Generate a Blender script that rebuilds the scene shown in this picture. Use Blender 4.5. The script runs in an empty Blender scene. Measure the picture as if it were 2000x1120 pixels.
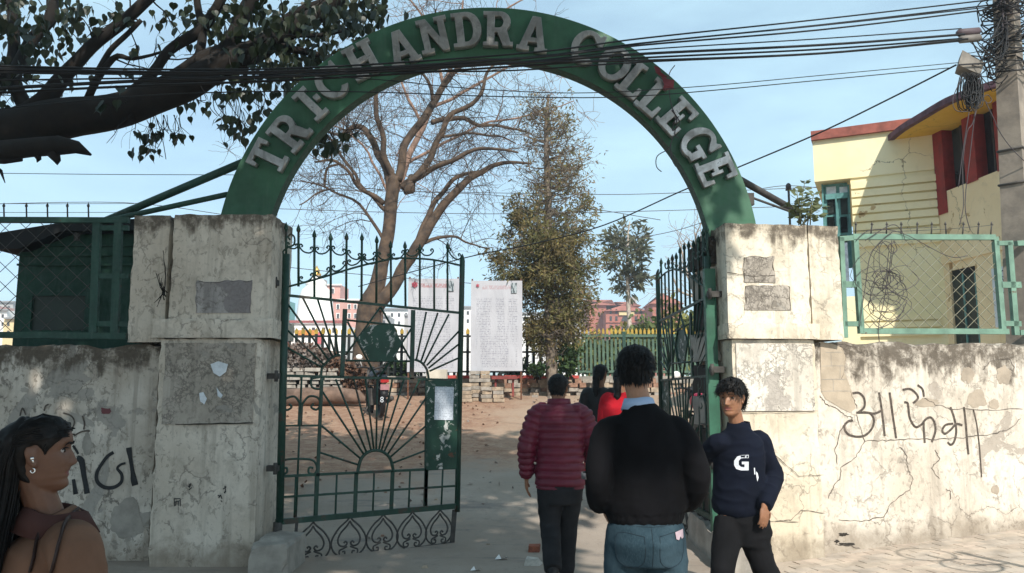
import bpy, bmesh, math, random
import numpy as np
from mathutils import Vector, Matrix, noise as mnoise
R = math.radians
S = bpy.context.scene
COL = S.collection
rng = random.Random(7)

# ------------------------------------------------------------------ camera, sky, sun, exposure
PITCH = R(7.13); CAMH = 1.55; FPX = 1500.0
cam_d = bpy.data.cameras.new('camera'); cam = bpy.data.objects.new('camera', cam_d); COL.objects.link(cam)
cam.location = (0, 0, CAMH); cam.rotation_euler = (math.pi/2 + PITCH, 0, 0)
cam_d.sensor_width = 36; cam_d.lens = 36*FPX/2000; cam_d.clip_start = 0.05; cam_d.clip_end = 6000
S.camera = cam
SUN_AZ, SUN_EL = 162.0, 40.0          # clockwise from +Y (the view axis)
world = bpy.data.worlds.new('World'); S.world = world; world.use_nodes = True
wn = world.node_tree; wn.nodes.clear()
_sky = wn.nodes.new('ShaderNodeTexSky'); _sky.sky_type = 'NISHITA'; _sky.sun_disc = False
_sky.sun_elevation = R(SUN_EL); _sky.sun_rotation = R(SUN_AZ)
_sky.air_density = 1.0; _sky.dust_density = 2.4; _sky.ozone_density = 1.3; _sky.altitude = 1300
_bg = wn.nodes.new('ShaderNodeBackground'); _bg.inputs['Strength'].default_value = 0.15
_out = wn.nodes.new('ShaderNodeOutputWorld')
# thin high cloud veil
_tc = wn.nodes.new('ShaderNodeTexCoord'); _mp = wn.nodes.new('ShaderNodeMapping')
_mp.inputs['Scale'].default_value = (1.6, 1.6, 5.5); _mp.inputs['Location'].default_value = (0.3, 0.1, 0.4)
_ns = wn.nodes.new('ShaderNodeTexNoise'); _ns.inputs['Scale'].default_value = 1.5; _ns.inputs['Detail'].default_value = 7
_ns.inputs['Roughness'].default_value = 0.55
_cr = wn.nodes.new('ShaderNodeValToRGB'); _cr.color_ramp.elements[0].position = 0.40; _cr.color_ramp.elements[1].position = 0.75
_cr.color_ramp.elements[0].color = (0.45, 0.45, 0.45, 1); _cr.color_ramp.elements[1].color = (0.86, 0.86, 0.86, 1)
_mx = wn.nodes.new('ShaderNodeMix'); _mx.data_type = 'RGBA'; _mx.inputs['B'].default_value = (4.45, 6.5, 7.3, 1)
L = wn.links.new
L(_tc.outputs['Generated'], _mp.inputs['Vector']); L(_mp.outputs['Vector'], _ns.inputs['Vector'])
L(_ns.outputs['Fac'], _cr.inputs['Fac']); L(_cr.outputs['Color'], _mx.inputs['Factor'])
L(_sky.outputs['Color'], _mx.inputs['A']); L(_mx.outputs['Result'], _bg.inputs['Color']); L(_bg.outputs['Background'], _out.inputs['Surface'])
sun_d = bpy.data.lights.new('sun', 'SUN'); sun_d.energy = 5.0; sun_d.angle = R(0.55); sun_d.color = (1.0, 0.945, 0.86)
sun = bpy.data.objects.new('sun', sun_d); COL.objects.link(sun)
TO_SUN = Vector((math.sin(R(SUN_AZ))*math.cos(R(SUN_EL)), math.cos(R(SUN_AZ))*math.cos(R(SUN_EL)), math.sin(R(SUN_EL))))
sun.rotation_euler = (-TO_SUN).to_track_quat('-Z', 'Y').to_euler(); sun.location = TO_SUN*60
S.view_settings.view_transform = 'Standard'; S.view_settings.look = 'None'; S.view_settings.gamma = 1.0
S.view_settings.exposure = 0.2; S.view_settings.use_curve_mapping = False
S.cycles.max_bounces = 6; S.cycles.transparent_max_bounces = 8; S.cycles.use_denoising = True

# ------------------------------------------------------------------ placing by the photograph's sight lines
CO = Vector((0, 0, CAMH))
def ray(px, py):
    u = (px-1000)/FPX; v = (560-py)/FPX
    return Vector((u, math.cos(PITCH) - v*math.sin(PITCH), math.sin(PITCH) + v*math.cos(PITCH)))
def at(px, py, Y):
    d = ray(px, py); return CO + d*(Y/d.y)
def onplane(px, py, p0, n):
    d = ray(px, py); p0 = Vector(p0); n = Vector(n)
    return CO + d*((p0-CO).dot(n)/d.dot(n))
def floor_at(px, py, z=0.0):
    d = ray(px, py); return CO + d*((z-CAMH)/d.z)

# ------------------------------------------------------------------ mesh builder
class MB:
    def __init__(s): s.v = []; s.f = []; s.sm = []
    def add(s, vs, fs, smooth=False):
        o = len(s.v); s.v.extend([tuple(p) for p in vs]); s.f.extend([tuple(i+o for i in f) for f in fs]); s.sm.extend([smooth]*len(fs)); return s
    def box(s, c, size, M=None):
        x, y, z = size[0]/2, size[1]/2, size[2]/2; c = Vector(c)
        vs = [Vector((a*x, b*y, d*z)) for d in (-1, 1) for b in (-1, 1) for a in (-1, 1)]
        if M is not None: vs = [M @ p for p in vs]
        return s.add([c+p for p in vs], [(0,2,3,1),(4,5,7,6),(0,1,5,4),(2,6,7,3),(0,4,6,2),(1,3,7,5)])
    def box2(s, a, b):
        return s.box([(a[i]+b[i])/2 for i in range(3)], [abs(b[i]-a[i]) for i in range(3)])
    def hexa(s, b4, t4):      # bottom loop and top loop, both counter-clockwise from above
        return s.add(list(b4)+list(t4), [(3,2,1,0),(4,5,6,7)]+[(i,(i+1)%4,(i+1)%4+4,i+4) for i in range(4)])
    def prism(s, poly, n):    # planar polygon thickened by vector n
        k = len(poly); n = Vector(n); p = [Vector(q) for q in poly]
        return s.add(p+[q+n for q in p], [tuple(range(k))[::-1], tuple(range(k, 2*k))]+[(i,(i+1)%k,(i+1)%k+k,i+k) for i in range(k)])
    def bar(s, a, b, w, d, nrm=(0,1,0)):   # rectangular bar a-b; d along nrm, w across
        a = Vector(a); b = Vector(b); t = (b-a).normalized(); n = Vector(nrm); n = (n-t*n.dot(t)).normalized(); u = t.cross(n)
        q = [u*(i*w/2)+n*(j*d/2) for i, j in ((-1,-1),(1,-1),(1,1),(-1,1))]
        return s.add([a+p for p in q]+[b+p for p in q], [(3,2,1,0),(4,5,6,7)]+[(i,(i+1)%4,(i+1)%4+4,i+4) for i in range(4)])
    def tube(s, path, rad, n=8, cap=True, smooth=True, nrm=None):
        P = [Vector(p) for p in path]; k = len(P)
        if not hasattr(rad, '__len__'): rad = [rad]*k
        vs = []; fs = []; ref = None
        for i in range(k):
            t = (P[min(i+1,k-1)]-P[max(i-1,0)])
            t = t.normalized() if t.length > 1e-9 else Vector((0,0,1))
            if ref is None:
                ref = Vector(nrm) if nrm is not None else (Vector((0,0,1)) if abs(t.z) < .9 else Vector((0,1,0)))
            a = ref - t*ref.dot(t)
            if a.length < 1e-6: a = t.orthogonal()
            a.normalize(); ref = a; b = t.cross(a)
            r = rad[i]; ra, rb = (r if hasattr(r, '__len__') else (r, r))
            for j in range(n):
                th = 2*math.pi*j/n; vs.append(P[i]+a*(ra*math.cos(th))+b*(rb*math.sin(th)))
        for i in range(k-1):
            for j in range(n):
                fs.append((i*n+j, i*n+(j+1)%n, (i+1)*n+(j+1)%n, (i+1)*n+j))
        if cap: fs.append(tuple(range(n))[::-1]); fs.append(tuple((k-1)*n+j for j in range(n)))
        return s.add(vs, fs, smooth)
    def ell(s, c, r, M=None, nu=16, nv=10):
        c = Vector(c); vs = []; fs = []
        for i in range(nv+1):
            ph = -math.pi/2 + math.pi*i/nv
            for j in range(nu):
                th = 2*math.pi*j/nu
                p = Vector((r[0]*math.cos(ph)*math.cos(th), r[1]*math.cos(ph)*math.sin(th), r[2]*math.sin(ph)))
                vs.append(c+(M@p if M is not None else p))
        for i in range(nv):
            for j in range(nu): fs.append((i*nu+j, i*nu+(j+1)%nu, (i+1)*nu+(j+1)%nu, (i+1)*nu+j))
        return s.add(vs, fs, True)
    def mesh(s, name):
        me = bpy.data.meshes.new(name); me.from_pydata(s.v, [], s.f)
        me.polygons.foreach_set('use_smooth', s.sm); me.update(); return me
    def build(s, name, m, parent=None, **k):
        o = bpy.data.objects.new(name, s.mesh(name)); o.data.materials.append(m); COL.objects.link(o)
        if parent is not None: adopt(o, parent)
        if k: tag(o, **k)
        return o
def origin(o):
    p = Vector(o.location)
    while o.parent is not None: o = o.parent; p = p+Vector(o.location)
    return p
def adopt(o, parent):       # mesh is in world coordinates: shift it so that the parent's place is its origin
    o.parent = parent
    if parent.type == 'EMPTY' or parent.location.length > 0 or parent.parent is not None:
        w = parent_world(parent).inverted()
        if w != Matrix.Identity(4): o.data.transform(w)
def parent_world(o):
    M = Matrix.LocRotScale(o.location, o.rotation_euler, o.scale)
    return (parent_world(o.parent) @ M) if o.parent is not None else M
def tag(o, label=None, cat=None, group=None, kind=None):
    if label: o['label'] = label
    if cat: o['category'] = cat
    if group: o['group'] = group
    if kind: o['kind'] = kind
    return o
def empty(name, loc, label, cat, group=None, rz=0.0):
    o = bpy.data.objects.new(name, None); COL.objects.link(o); o.location = Vector(loc); o.rotation_euler = (0,0,rz); o.empty_display_size = .2
    return tag(o, label, cat, group)
def inst(name, me, parent=None, M=None, **k):
    o = bpy.data.objects.new(name, me); COL.objects.link(o)
    if parent is not None: o.parent = parent
    if M is not None: o.matrix_local = M
    if k: tag(o, **k)
    return o
def np_obj(name, V, F, m, parent=None, smooth=False, **k):
    me = bpy.data.meshes.new(name); V = np.asarray(V, np.float32); F = np.asarray(F, np.int32)
    me.vertices.add(len(V)); me.vertices.foreach_set('co', V.ravel())
    n = F.shape[1]; me.loops.add(F.size); me.loops.foreach_set('vertex_index', F.ravel())
    me.polygons.add(len(F)); me.polygons.foreach_set('loop_start', np.arange(0, F.size, n, dtype=np.int32))
    me.polygons.foreach_set('use_smooth', np.full(len(F), smooth)); me.update(); me.validate()
    o = bpy.data.objects.new(name, me); me.materials.append(m); COL.objects.link(o)
    if parent is not None: adopt(o, parent)
    if k: tag(o, **k)
    return o
def spline(pts, n=8):        # Catmull-Rom through control points (tuples of any length)
    P = [np.array(p, float) for p in pts]; out = []
    for i in range(len(P)-1):
        p0 = P[max(i-1,0)]; p1 = P[i]; p2 = P[i+1]; p3 = P[min(i+2,len(P)-1)]
        for j in range(n):
            t = j/n; out.append(.5*((2*p1)+(p2-p0)*t+(2*p0-5*p1+4*p2-p3)*t*t+(3*p1-p0-3*p2+p3)*t**3))
    out.append(P[-1]); return out
def catenary(a, b, sag, n=16):
    a = Vector(a); b = Vector(b); return [a.lerp(b, i/n) - Vector((0,0,4*sag*(i/n)*(1-i/n))) for i in range(n+1)]

# ------------------------------------------------------------------ materials
class NT:
    def __init__(s, name, rough=.8, metal=0.0, spec=.3):
        s.m = bpy.data.materials.new(name); s.m.use_nodes = True; s.t = s.m.node_tree; s.t.nodes.clear()
        s.b = s.t.nodes.new('ShaderNodeBsdfPrincipled'); s.o = s.t.nodes.new('ShaderNodeOutputMaterial')
        s.t.links.new(s.b.outputs[0], s.o.inputs[0])
        s.b.inputs['Roughness'].default_value = rough; s.b.inputs['Metallic'].default_value = metal
        s.b.inputs['Specular IOR Level'].default_value = spec
    def lk(s, a, b): s.t.links.new(a, b)
    def inp(s, node, i, v):
        if hasattr(v, 'is_output'): s.lk(v, node.inputs[i])
        else: node.inputs[i].default_value = v
    def pos(s, obj=False):
        if obj: n = s.t.nodes.new('ShaderNodeTexCoord'); return n.outputs['Object']
        n = s.t.nodes.new('ShaderNodeNewGeometry'); return n.outputs['Position']
    def mapv(s, v, scale=(1,1,1), loc=(0,0,0), rot=(0,0,0)):
        n = s.t.nodes.new('ShaderNodeMapping'); s.lk(v, n.inputs['Vector']); n.inputs['Scale'].default_value = scale
        n.inputs['Location'].default_value = loc; n.inputs['Rotation'].default_value = rot; return n.outputs[0]
    def noise(s, v, scale, detail=4, rough=.55, dist=0.0, col=False):
        n = s.t.nodes.new('ShaderNodeTexNoise'); s.lk(v, n.inputs['Vector']); n.inputs['Scale'].default_value = scale
        n.inputs['Detail'].default_value = detail; n.inputs['Roughness'].default_value = rough; n.inputs['Distortion'].default_value = dist
        return n.outputs['Color' if col else 'Fac']
    def voro(s, v, scale, feat='F1', out='Distance', rnd=1.0):
        n = s.t.nodes.new('ShaderNodeTexVoronoi'); n.feature = feat; s.lk(v, n.inputs['Vector']); n.inputs['Scale'].default_value = scale
        n.inputs['Randomness'].default_value = rnd; return n.outputs[out]
    def wave(s, v, scale, dist=2.0, detail=3, d='Z'):
        n = s.t.nodes.new('ShaderNodeTexWave'); n.bands_direction = d; s.lk(v, n.inputs['Vector']); n.inputs['Scale'].default_value = scale
        n.inputs['Distortion'].default_value = dist; n.inputs['Detail'].default_value = detail; return n.outputs['Fac']
    def ramp(s, f, a, b, lo=0.0, hi=1.0):
        n = s.t.nodes.new('ShaderNodeMapRange'); n.interpolation_type = 'SMOOTHSTEP' if True else 'LINEAR'
        s.inp(n, 0, f); n.inputs[1].default_value = a; n.inputs[2].default_value = b; n.inputs[3].default_value = lo; n.inputs[4].default_value = hi
        return n.outputs[0]
    def math(s, op, a, b=0.0):
        n = s.t.nodes.new('ShaderNodeMath'); n.operation = op; s.inp(n, 0, a); s.inp(n, 1, b); n.use_clamp = False; return n.outputs[0]
    def mix(s, f, a, b):
        n = s.t.nodes.new('ShaderNodeMix'); n.data_type = 'RGBA'; s.inp(n, 0, f)
        for i, v in ((6, a), (7, b)):
            if hasattr(v, 'is_output'): s.lk(v, n.inputs[i])
            else: n.inputs[i].default_value = (*v[:3], 1)
        return n.outputs[2]
    def vadd(s, a, b, k):
        n = s.t.nodes.new('ShaderNodeVectorMath'); n.operation = 'MULTIPLY_ADD'; s.lk(b, n.inputs[0]); n.inputs[1].default_value = (k,k,k); s.lk(a, n.inputs[2]); return n.outputs[0]
    def sep(s, v):
        n = s.t.nodes.new('ShaderNodeSeparateXYZ'); s.lk(v, n.inputs[0]); return n.outputs
    def color(s, c): s.inp(s.b, 'Base Color', c if hasattr(c, 'is_output') else (*c[:3], 1)); return s
    def rough(s, c): s.inp(s.b, 'Roughness', c); return s
    def bump(s, h, strength=.4, dist=.01):
        n = s.t.nodes.new('ShaderNodeBump'); n.inputs['Strength'].default_value = strength; n.inputs['Distance'].default_value = dist
        s.lk(h, n.inputs['Height']); s.lk(n.outputs[0], s.b.inputs['Normal']); return s
def plain(name, c, rough=.7, metal=0.0, var=.18, scale=6.0, bump=.15, spec=.3, c2=None, det=5, fine=None):
    n = NT(name, rough, metal, spec); p = n.pos()
    f = n.noise(p, scale, det, .6)
    d = c2 if c2 else tuple(x*(1-var) for x in c); e = c if c2 else tuple(min(1, x*(1+var)) for x in c)
    col = n.mix(n.ramp(f, .3, .7), d, e)
    n.color(col)
    if bump: n.bump(n.noise(p, (fine or scale*9), 4, .6), bump, .004)
    n.rough(n.ramp(f, .2, .8, max(.05, rough-.1), min(1, rough+.1)))
    return n.m
def plaster(name, c1, c2, peel=(.30,.28,.25), top=None, topw=.5, base=None, peel_t=.60, sqs=5.0, sqw=.055, sqm0=.49, crack=1.0, moss=(.055,.045,.035), seed=0.0, fade=0.0, squig=.75, mossamt=1.0):
    n = NT(name, .92, 0, .15); p = n.mapv(n.pos(), (1,1,1), (seed, seed*.7, 0)); z = n.sep(n.pos())[2]
    big = n.noise(p, 1.1, 6, .62); med = n.noise(p, 4.5, 7, .68, .4); fine = n.noise(p, 38, 5, .7)
    col = n.mix(n.ramp(big, .32, .68), c1, c2)
    col = n.mix(n.ramp(med, .46, .70, 0, .62), col, tuple(x*.66 for x in c1))
    col = n.mix(n.ramp(fine, .52, .75, 0, .5), col, tuple(x*.55 for x in c2))
    # pits and flecks, and faint run-off streaks
    fk = n.noise(n.mapv(p, (1.5,1.5,1)), 15, 4, .62, .6); fm = n.math('MULTIPLY', n.ramp(fk, .555, .60), n.ramp(n.noise(p, 1.6, 5, .6), .38, .54))
    col = n.mix(n.math('MULTIPLY', fm, squig*.8), col, tuple(x*.36 for x in c1))
    vs = n.noise(n.mapv(p, (7,7,.45)), 1.5, 5, .6); col = n.mix(n.ramp(vs, .50, .70, 0, .5), col, tuple(x*.52 for x in c1))
    # old whitewash flakes: irregular curly edges
    dv = n.vadd(p, n.noise(p, 6.0, 5, .65, 0, True), .22)
    sq = n.voro(dv, sqs, 'DISTANCE_TO_EDGE')
    sqm = n.math('MULTIPLY', n.ramp(sq, .0, sqw, 1, 0), n.ramp(n.noise(p, 3.3, 5, .65), sqm0, sqm0+.10))
    col = n.mix(n.math('MULTIPLY', sqm, squig), col, (.13,.115,.10))
    sc = n.noise(n.mapv(p, (14,14,3.0)), 2.0, 6, .75, 1.2)
    col = n.mix(n.math('MULTIPLY', n.ramp(sc, .60, .68), n.ramp(n.noise(p, 1.7, 3), .46, .6, 0, .62)), col, (.16,.145,.13))
    # peeled patches
    pe = n.noise(n.mapv(p, (1,1,1), (3.1,1.7,8.3)), 1.9, 9, .6, .5)
    pm = n.ramp(pe, peel_t, peel_t+.02)
    col = n.mix(n.math('MULTIPLY', pm, .8), col, n.mix(fine, tuple(x*.8 for x in peel), tuple(x*1.2 for x in peel)))
    # hairline cracks
    dv2 = n.vadd(p, n.noise(p, 2.2, 6, .6, 0, True), .55)
    ck = n.voro(dv2, 1.15, 'DISTANCE_TO_EDGE'); cm = n.math('MULTIPLY', n.ramp(ck, .0015, .006, 1, 0), n.ramp(n.noise(p, .9, 3), .50, .60))
    col = n.mix(n.math('MULTIPLY', cm, .6*crack), col, (.10,.085,.07))
    # streaks of run-off and moss near the top edge
    if top is not None:
        st = n.noise(n.mapv(p, (5.5,5.5,.7)), 1.6, 6, .65)
        h = n.ramp(z, top-topw, top, 0, 1)
        mm = n.math('ADD', h, n.math('MULTIPLY', n.math('SUBTRACT', st, .5), 1.5))
        mk = n.math('MULTIPLY', n.ramp(n.math('ADD', mm, n.math('MULTIPLY', n.math('SUBTRACT', med, .5), 1.1)), .42, .80), n.ramp(n.noise(p, 9, 7, .75), .34, .56, .30, 1))
        col = n.mix(n.math('MULTIPLY', mk, .93*mossamt), col, n.mix(n.noise(p, 30, 4, .7), moss, tuple(x*2.6 for x in moss)))
    if base is not None:
        hb = n.math('ADD', n.ramp(z, base+.45, base, 0, 1), n.math('MULTIPLY', n.math('SUBTRACT', med, .5), 1.4))
        col = n.mix(n.math('MULTIPLY', n.ramp(hb, .35, 1.1), .62), col, (.19,.15,.11))
    n.color(col)
    hgt = n.math('ADD', n.math('MULTIPLY', med, .5), n.math('MULTIPLY', fine, .18))
    hgt = n.math('SUBTRACT', hgt, n.math('MULTIPLY', pm, .35)); hgt = n.math('SUBTRACT', hgt, n.math('MULTIPLY', cm, .5)); hgt = n.math('SUBTRACT', hgt, n.math('MULTIPLY', sqm, .22))
    n.bump(hgt, .6, .016)
    return n.m
def painted(name, c, wear=.62, rough=.45, rust=(.10,.05,.03), scale=5.0, metal=0.0, dust=.25):
    n = NT(name, rough, metal, .4); p = n.pos()
    a = n.noise(p, scale, 6, .65); b = n.noise(p, scale*7, 5, .7)
    col = n.mix(n.ramp(a, .3, .7), tuple(x*.72 for x in c), tuple(x*1.18 for x in c))
    st = n.noise(n.mapv(p, (9,9,1.1)), 2.2, 5, .6)
    col = n.mix(n.ramp(st, .5, .8, 0, dust), col, tuple(.10+x*.8 for x in c))
    col = n.mix(n.math('MULTIPLY', n.ramp(n.math('ADD', a, n.math('MULTIPLY', b, .35)), wear+.2, wear+.26), .85), col, rust)
    n.color(col); n.rough(n.ramp(b, .3, .7, rough-.1, rough+.2)); n.bump(b, .2, .002); return n.m
M = {}
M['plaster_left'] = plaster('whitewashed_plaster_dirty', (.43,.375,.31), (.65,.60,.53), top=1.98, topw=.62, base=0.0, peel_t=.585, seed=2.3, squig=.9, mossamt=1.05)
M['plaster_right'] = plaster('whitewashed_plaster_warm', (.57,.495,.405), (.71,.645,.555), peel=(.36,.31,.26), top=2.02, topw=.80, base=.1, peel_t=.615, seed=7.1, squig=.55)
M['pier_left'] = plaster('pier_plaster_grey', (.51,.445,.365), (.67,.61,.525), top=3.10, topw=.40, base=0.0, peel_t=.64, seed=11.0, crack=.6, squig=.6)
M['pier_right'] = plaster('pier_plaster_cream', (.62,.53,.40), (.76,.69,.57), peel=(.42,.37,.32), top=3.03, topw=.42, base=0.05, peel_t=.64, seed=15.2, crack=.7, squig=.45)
M['panel_left'] = plaster('scraped_plaster_grey', (.36,.32,.27), (.52,.47,.41), peel_t=.55, seed=21, squig=.75, sqs=19, sqw=.15, sqm0=.44)
M['panel_right'] = plaster('scraped_plaster_cream', (.58,.52,.44), (.74,.69,.61), peel=(.40,.36,.32), peel_t=.57, seed=26, squig=.6, sqs=19, sqw=.15, sqm0=.44)
M['scab'] = plaster('torn_poster_scab', (.27,.25,.24), (.46,.43,.41), peel=(.22,.2,.2), peel_t=.5, seed=31, squig=.8, sqs=17, sqw=.17, sqm0=.42)
M['cement'] = plain('bare_cement', (.30,.275,.24), .95, var=.25, scale=5, bump=.4)
M['cement_warm'] = plain('bare_cement_warm', (.36,.30,.235), .95, var=.2, scale=5, bump=.4)
M['crack_line'] = plain('crack_line', (.115,.095,.078), 1.0, var=.3, bump=0)  # ribbon tone with the shade inside a crack painted in
M['dark_gap'] = plain('dark_gap_tone', (.035,.03,.025), 1.0, var=.3, bump=.3)  # dark tone painted in for the shade within cracks and holes
M['green'] = painted('green_gate_paint', (.014,.050,.034), wear=.54, rough=.45, rust=(.055,.035,.025))
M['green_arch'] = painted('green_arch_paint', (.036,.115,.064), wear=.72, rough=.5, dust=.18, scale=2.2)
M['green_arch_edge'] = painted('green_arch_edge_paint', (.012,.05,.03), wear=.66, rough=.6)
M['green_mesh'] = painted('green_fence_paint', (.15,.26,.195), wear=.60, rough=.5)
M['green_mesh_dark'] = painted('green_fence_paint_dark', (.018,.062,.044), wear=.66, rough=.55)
M['green_hut'] = painted('green_hut_paint', (.010,.045,.028), wear=.80, rough=.7, scale=2.0)
M['hut_dark'] = plain('dark_sheet', (.012,.012,.012), .8)
M['iron'] = plain('weathered_iron', (.07,.065,.06), .7, .2, var=.3, scale=14)
M['rust'] = plain('rusty_iron', (.13,.06,.035), .9, .1, var=.4, scale=20, bump=.4)
M['letter'] = NT('letter_sheet_metal', .33, .55, .5)
def _letter():
    n = M['letter']; p = n.pos(); a = n.noise(p, 3.2, 6, .65, .6); b = n.noise(n.mapv(p,(20,20,3)), 2, 5, .6)
    c = n.mix(n.ramp(a, .35, .65), (.22,.215,.205), (.50,.49,.47)); c = n.mix(n.ramp(b, .5, .8, 0, .5), c, (.09,.085,.08)); n.color(c)
    n.rough(n.ramp(a, .3, .7, .5, .25)); n.bump(n.noise(p, 9, 4, .6), .25, .01); M['letter'] = n.m
_letter()
M['letter_side'] = plain('letter_side', (.035,.035,.033), .7, .3)
M['bark_dark'] = plain('peepal_bark', (.015,.012,.010), .95, var=.35, scale=7, bump=.7, fine=30)
M['bark_tan'] = plain('dry_bark', (.125,.085,.058), .95, scale=5, bump=.7, c2=(.045,.033,.026), fine=26)
M['bark_grey'] = plain('grey_bark', (.26,.215,.17), .95, scale=6, bump=.6, c2=(.13,.10,.08), fine=30)
M['black'] = plain('black_rubber', (.012,.012,.013), .55, var=.2, bump=0)
M['cable_grey'] = plain('grey_cable', (.06,.05,.055), .6, bump=0)
M['graffiti'] = plain('black_spray_paint', (.02,.02,.021), .7, var=.3, scale=30, bump=0)
M['graffiti_brown'] = plain('faded_spray_paint', (.085,.068,.055), .8, var=.5, scale=40, bump=0)
M['paper'] = plain('scrap_paper', (.62,.66,.70), .8, var=.12, scale=20, bump=.2)
M['white'] = plain('white_paint', (.75,.74,.72), .6, var=.06, bump=.05)
# ================================================================== THE LARGE STRUCTURE
def sstep(a, b, x):
    t = max(0., min(1., (x-a)/(b-a))); return t*t*(3-2*t)
def gz(x, y):           # height of the ground
    z = 0.0
    if y > 7.6: z = 1.22*min(1.0, (y-7.6)/12.2)
    if y > 20.9: z = 1.22 - 1.3*sstep(20.9, 23, y)
    if x > 2.2 and y < 9: z += min(.30, (x-2.2)*.058)*sstep(3.0, 5.5, y)*(1 if y < 7.6 else 0)
    if 7.0 < y < 60: z += .035*mnoise.noise(Vector((x*.45, y*.45, 3))) * sstep(7.6, 9.5, y)
    return z
def ground_material():
    n = NT('ground_surface', .95, 0, .15); p = n.pos(); sx, sy, sz = n.sep(p)
    big = n.noise(p, .7, 6, .6); med = n.noise(p, 5, 7, .7, .5); fine = n.noise(p, 60, 4, .7)
    conc = n.mix(n.ramp(big, .3, .7), (.285,.235,.19), (.365,.31,.26))
    conc = n.mix(n.ramp(med, .52, .75, 0, .5), conc, (.17,.155,.145)); conc = n.mix(n.ramp(fine, .6, .8, 0, .5), conc, (.12,.11,.10))
    stain = n.noise(n.mapv(p, (.6,2.5,1)), 1.4, 5, .65); conc = n.mix(n.ramp(stain, .56, .68, 0, .6), conc, (.15,.14,.138))
    dirt = n.mix(n.ramp(med, .35, .66), (.25,.14,.092), (.36,.235,.16))
    dirt = n.mix(n.ramp(n.noise(p, 13, 6, .75), .54, .66, 0, .75), dirt, (.15,.09,.065))
    dirt = n.mix(n.ramp(n.noise(p, 20, 3, .6), .62, .70, 0, .7), dirt, (.46,.40,.34))
    lf = n.voro(p, 14, 'F1', 'Distance'); dirt = n.mix(n.math('MULTIPLY', n.ramp(lf, .12, .2, 1, 0), n.ramp(n.noise(p, 4, 3), .48, .56, 0, .8)), dirt, (.10,.055,.04))
    edge = n.math('ADD', n.math('ADD', sy, n.math('MULTIPLY', n.math('SUBTRACT', big, .5), 5.0)), n.math('MULTIPLY', sx, -.5))
    f = n.ramp(edge, 10.6, 12.0)
    sand = n.mix(n.ramp(med, .4, .7), (.42,.33,.245), (.34,.255,.185))
    f2 = n.math('MULTIPLY', n.ramp(n.math('ADD', sx, n.math('MULTIPLY', n.math('SUBTRACT', big, .5), 4.0)), -.6, .8), .55)
    bits = n.math('MULTIPLY', n.ramp(n.noise(n.mapv(p, (1,2.2,1)), 26, 3, .6), .64, .68), n.ramp(big, .35, .6)); conc = n.mix(n.math('MULTIPLY', bits, .7), conc, (.085,.07,.055))
    pv = n.mix(n.ramp(med, .3, .7), (.40,.335,.27), (.47,.40,.33)); conc = n.mix(n.ramp(n.math('ADD', sx, n.math('MULTIPLY', n.math('SUBTRACT', big, .5), .9)), 1.7, 2.1), conc, pv)
    col = n.mix(f, conc, n.mix(f2, dirt, sand)); n.color(col)
    n.bump(n.math('ADD', n.math('MULTIPLY', med, .7), n.math('MULTIPLY', fine, .35)), .65, .02); return n.m
M['ground'] = ground_material()
def ground():
    xs = sorted(set([-3000,-800,-250,-100,-50,-30] + [round(-18+.45*i,3) for i in range(81)] + [30,50,100,250,800,3000]))
    ys = sorted(set([-3000,-500,-100,-30,-10,-4] + [round(.0+.30*i,3) for i in range(84)] + [27,30,40,60,100,200,600,3000]))
    V = [(x, y, gz(x, y)) for y in ys for x in xs]; nx = len(xs)
    F = [(j*nx+i, j*nx+i+1, (j+1)*nx+i+1, (j+1)*nx+i) for j in range(len(ys)-1) for i in range(nx-1)]
    np_obj('ground', V, F, M['ground'], smooth=True, kind='structure')
ground()

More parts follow.
